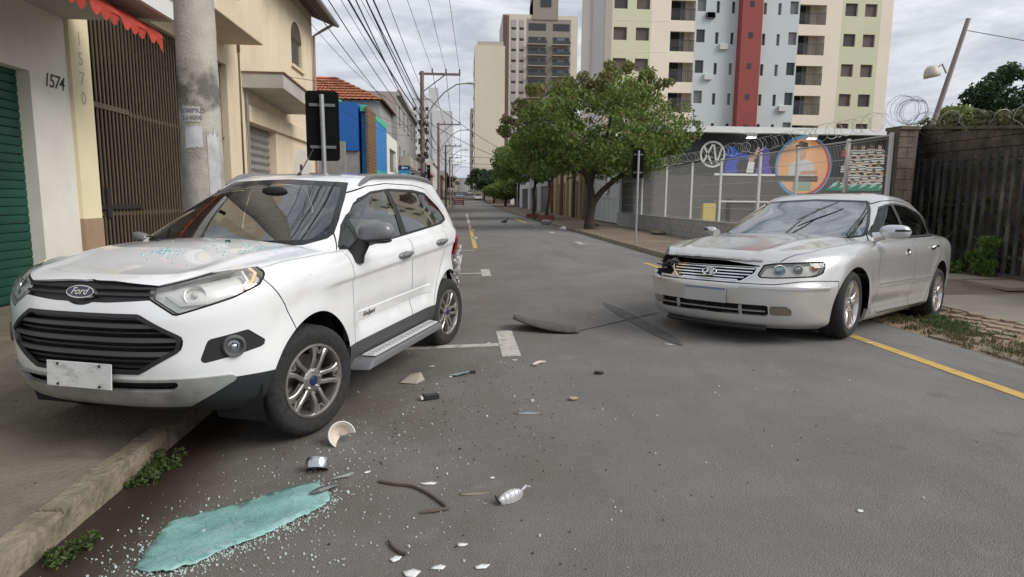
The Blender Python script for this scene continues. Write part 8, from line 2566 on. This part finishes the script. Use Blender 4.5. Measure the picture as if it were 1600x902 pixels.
# long bent window strip and a short one
def bent(name, label, pts, r):
    q = []
    for k in range(len(pts) - 1):
        for s in range(5):
            t = s / 5; p_1, p0_, p1_, p2_ = [Vector((*pts[min(max(i, 0), len(pts) - 1)], 0)) for i in (k - 1, k, k + 1, k + 2)]
            v = .5 * (2 * p0_ + (p1_ - p_1) * t + (2 * p_1 - 5 * p0_ + 4 * p1_ - p2_) * t * t + (3 * p0_ - p_1 - 3 * p1_ + p2_) * t ** 3); q.append((v.x, v.y))
    q.append(pts[-1])
    b = MB(); b.tube([(x, y, rz(x) + r * .9) for x, y in q], r, 6); o = b.build(name, mat('worn_rubber_strip', (.10, .075, .06), .7), smooth=60); tag(o, label, 'strip'); return o
bent('bent_strip', 'long brown bent window strip curled back at its end', [(-.424, 3.116), (-.34, 3.07), (-.25, 3.035), (-.17, 2.95), (-.11, 2.86), (-.072, 2.79), (-.078, 2.778), (-.13, 2.768), (-.19, 2.760)], .009)
bent('bent_strip', 'short dark bent strip near the lower edge', [(-.306, 2.528), (-.285, 2.48), (-.255, 2.44), (-.225, 2.42)], .009)
# white lamp cup
cup = empty('broken_lamp_cup', (-.717, 3.69, rz(-.717))); M_ = Matrix.Translation((0, 0, .045)) @ Matrix.Rotation(R(62), 4, 'X') @ Matrix.Rotation(R(20), 4, 'Y')
b = MB(); b.lathe([(.002, -.035), (.035, -.03), (.062, -.008), (.075, .03)], 22, M_, a0=.2, a1=4.3); o = b.build('shell', mat('ivory_plastic', (.66, .56, .47), .35), cup, smooth=60); o.modifiers.new('t', 'SOLIDIFY').thickness = .004
b = MB(); b.tube([M_ @ Vector((.076 * math.cos(a), .076 * math.sin(a), .031)) for a in np.linspace(.2, 4.3, 16)], .005, 6); b.build('rim', mat('white_rim', (.72, .71, .68), .3), cup, smooth=60)
tag(cup, 'broken ivory lamp cup beside the front wheel', 'lamp part')
# chrome ring
ringo = empty('chrome_lamp_ring', (-.768, 3.308, rz(-.768))); M_ = Matrix.Translation((0, 0, .035)) @ Matrix.Rotation(R(-38), 4, 'X')
b = MB(); b.lathe([(.058, -.03), (.066, .0), (.060, .025), (.050, .028), (.046, .0), (.045, -.028)], 26, M_); b.build('bezel', mat('ring_chrome', (.55, .56, .58), .2, .9), ringo, smooth=50)
b = MB(); b.lathe([(.001, -.02), (.045, -.012)], 20, M_); b.build('bowl', mat('ring_inner', (.13, .14, .15), .3, .5), ringo, smooth=60)
tag(ringo, 'round chrome lamp ring on the road above the teal glass', 'lamp part')
# ribbed chrome cap
cap_ = empty('ribbed_mirror_cap', (.22, 2.85, rz(.22))); V = []; n = 14; q = 10
for i in range(n + 1):
    t = i / n; x = -.07 + .15 * t; w = .036 * math.sin(PI * min(1, t * .9 + .08)) ** .7
    for j in range(q + 1):
        s = j / q * 2 - 1; V.append((x, s * w, .055 * (1 - .75 * s * s) * math.sin(PI * (.15 + .7 * t)) + (.0035 if i % 2 else 0)))
b = MB(); b.add(V, [(i * (q + 1) + j, i * (q + 1) + j + 1, (i + 1) * (q + 1) + j + 1, (i + 1) * (q + 1) + j) for i in range(n) for j in range(q)]); o = b.build('cap_shell', mat('cap_silver', (.68, .68, .67), .3, .6), cap_); o.modifiers.new('t', 'SOLIDIFY').thickness = .004
b = MB(); b.tube([(.07, 0, .03), (.095, .005, .04), (.115, .0, .035)], [.010, .012, .008], 6); b.build('cap_pin', M_CHROME, cap_)
b = MB(); b.tube([(-.075, -.02, .02), (-.07, .02, .02), (-.06, .035, .012)], .006, 6); b.build('cap_clip', M_BLACK, cap_)
cap_.rotation_euler = (R(20), 0, R(35)); tag(cap_, 'ribbed silver plastic cap lying right of the bent strip', 'car part')
# folded card, black box, key fob, stone, peel
fd = empty('folded_card', (-.388, 4.89, rz(-.388))); b = MB(); b.add([(-.10, -.02, .005), (.03, -.05, .004), (.06, .05, .07), (-.02, .06, .05)], [(0, 1, 2, 3)]); b.add([(.03, -.05, .004), (.06, .05, .07), (.09, .06, .004)], [(0, 1, 2)])
o = b.build('card', mat('tan_paper', (.36, .31, .24), .8), fd); o.modifiers.new('t', 'SOLIDIFY').thickness = .002; tag(fd, 'folded tan card standing on the road by the side step', 'card')
bx = empty('black_relay_box', (-.227, 4.45, rz(-.227)), .35); b = MB(); b.box((0, 0, .022), (.115, .055, .04)); b.build('case', M_BLACK, bx, bevel=.006)
b = MB(); b.box((-.068, 0, .018), (.02, .04, .022)); b.build('pale_plug', M_SHARD, bx, bevel=.003); b = MB(); b.box((.0, 0, .0435), (.1, .006, .004)); b.box((.0, .015, .0435), (.1, .006, .004)); b.build('ridge', mat('grey_ridge', (.12, .12, .12), .5), bx)
tag(bx, 'small black ribbed plastic box on the road', 'car part')
fob = empty('black_clip', (1.088, 4.91, rz(1.088)), -.1); b = MB(); b.sphere((0, 0, .014), .5, 16, 8, (.085, .04, .028)); b.build('shell', M_BLACK, fob, smooth=60); b = MB(); b.box((0, 0, .027), (.03, .02, .006)); b.build('button', mat('grey_ridge', (.12, .12, .12), .5), fob); tag(fob, 'small black oval clip alone on the asphalt', 'car part')
lump('tan_pebble', (.77, 4.29, rz(.77)), .035, .022, .014, mat('tan_stone', (.36, .27, .17), .8), 'tan pebble on the road below the clip', 'stone', 7)
pe = empty('bent_trim_scrap', (.647, 5.27, rz(.647)), .4); b = MB(); b.tube([(-.07, -.02, .012), (-.02, -.01, .022), (.02, .02, .02), (.08, .03, .012)], [.012, .015, .012, .008], 6); b.build('strip', mat('trim_ivory', (.52, .45, .38), .6), pe, smooth=60); b = MB(); b.box((-.045, -.015, .010), (.03, .05, .015)); b.build('tab', mat('trim_brown', (.25, .17, .12), .7), pe); tag(pe, 'short curved ivory trim scrap below the parking mark', 'car part')
fl = empty('aqua_glass_scrap', (.0, 5.05, rz(0))); b = MB(); b.add([(-.12, -.03, .004), (-.05, -.06, .012), (.06, .0, .03), (.02, .05, .006)], [(0, 1, 2, 3)]); o = b.build('pane', mat('aqua_scrap', (.24, .33, .33), .25), fl); o.modifiers.new('t', 'SOLIDIFY').thickness = .004
b = MB(); b.box((.08, .04, .012), (.05, .03, .02)); b.build('tag_end', M_BLACK, fl); tag(fl, 'aqua glass scrap with dark end near the white flakes', 'scrap')
# torn bumper skin
bs = empty('torn_bumper_skin', (.84, 6.42, rz(.84))); V = []; n = 20
r3 = random.Random(6)
for i in range(n + 1):
    t = i / n; x = -.30 + .66 * t; y0 = .40 * (1 - t) ** 1.6 - .09 + .10 * t
    z1 = .11 * (1 - t) ** 2.2 + .03 + .02 * t
    for j in range(5):
        s = j / 4; V.append((x + .05 * s * (1 - t), y0 + s * (.26 + .20 * math.sin(PI * t)) + r3.uniform(-.008, .008), max(.004, z1 * (1 - s * .4) + .035 * math.sin(PI * s) - (.02 if j == 0 else 0) + r3.uniform(-.003, .003))))
b = MB(); b.add(V, [(i * 5 + j, i * 5 + j + 1, i * 5 + 6 + j, i * 5 + 5 + j) for i in range(n) for j in range(4)]); o = b.build('skin', mat('dark_bumper_skin', (.075, .066, .058), .6, var=.25, vscale=8), bs, smooth=60); o.modifiers.new('t', 'SOLIDIFY').thickness = .006
b = MB(); b.tube([Vector(V[i * 5]) + Vector((0, -.004, .0)) for i in range(n + 1)], .007, 5); b.build('lip', mat('lip_black', (.02, .02, .02), .6), bs)
tag(bs, 'torn dark bumper skin lying beside the white parking mark', 'bumper')
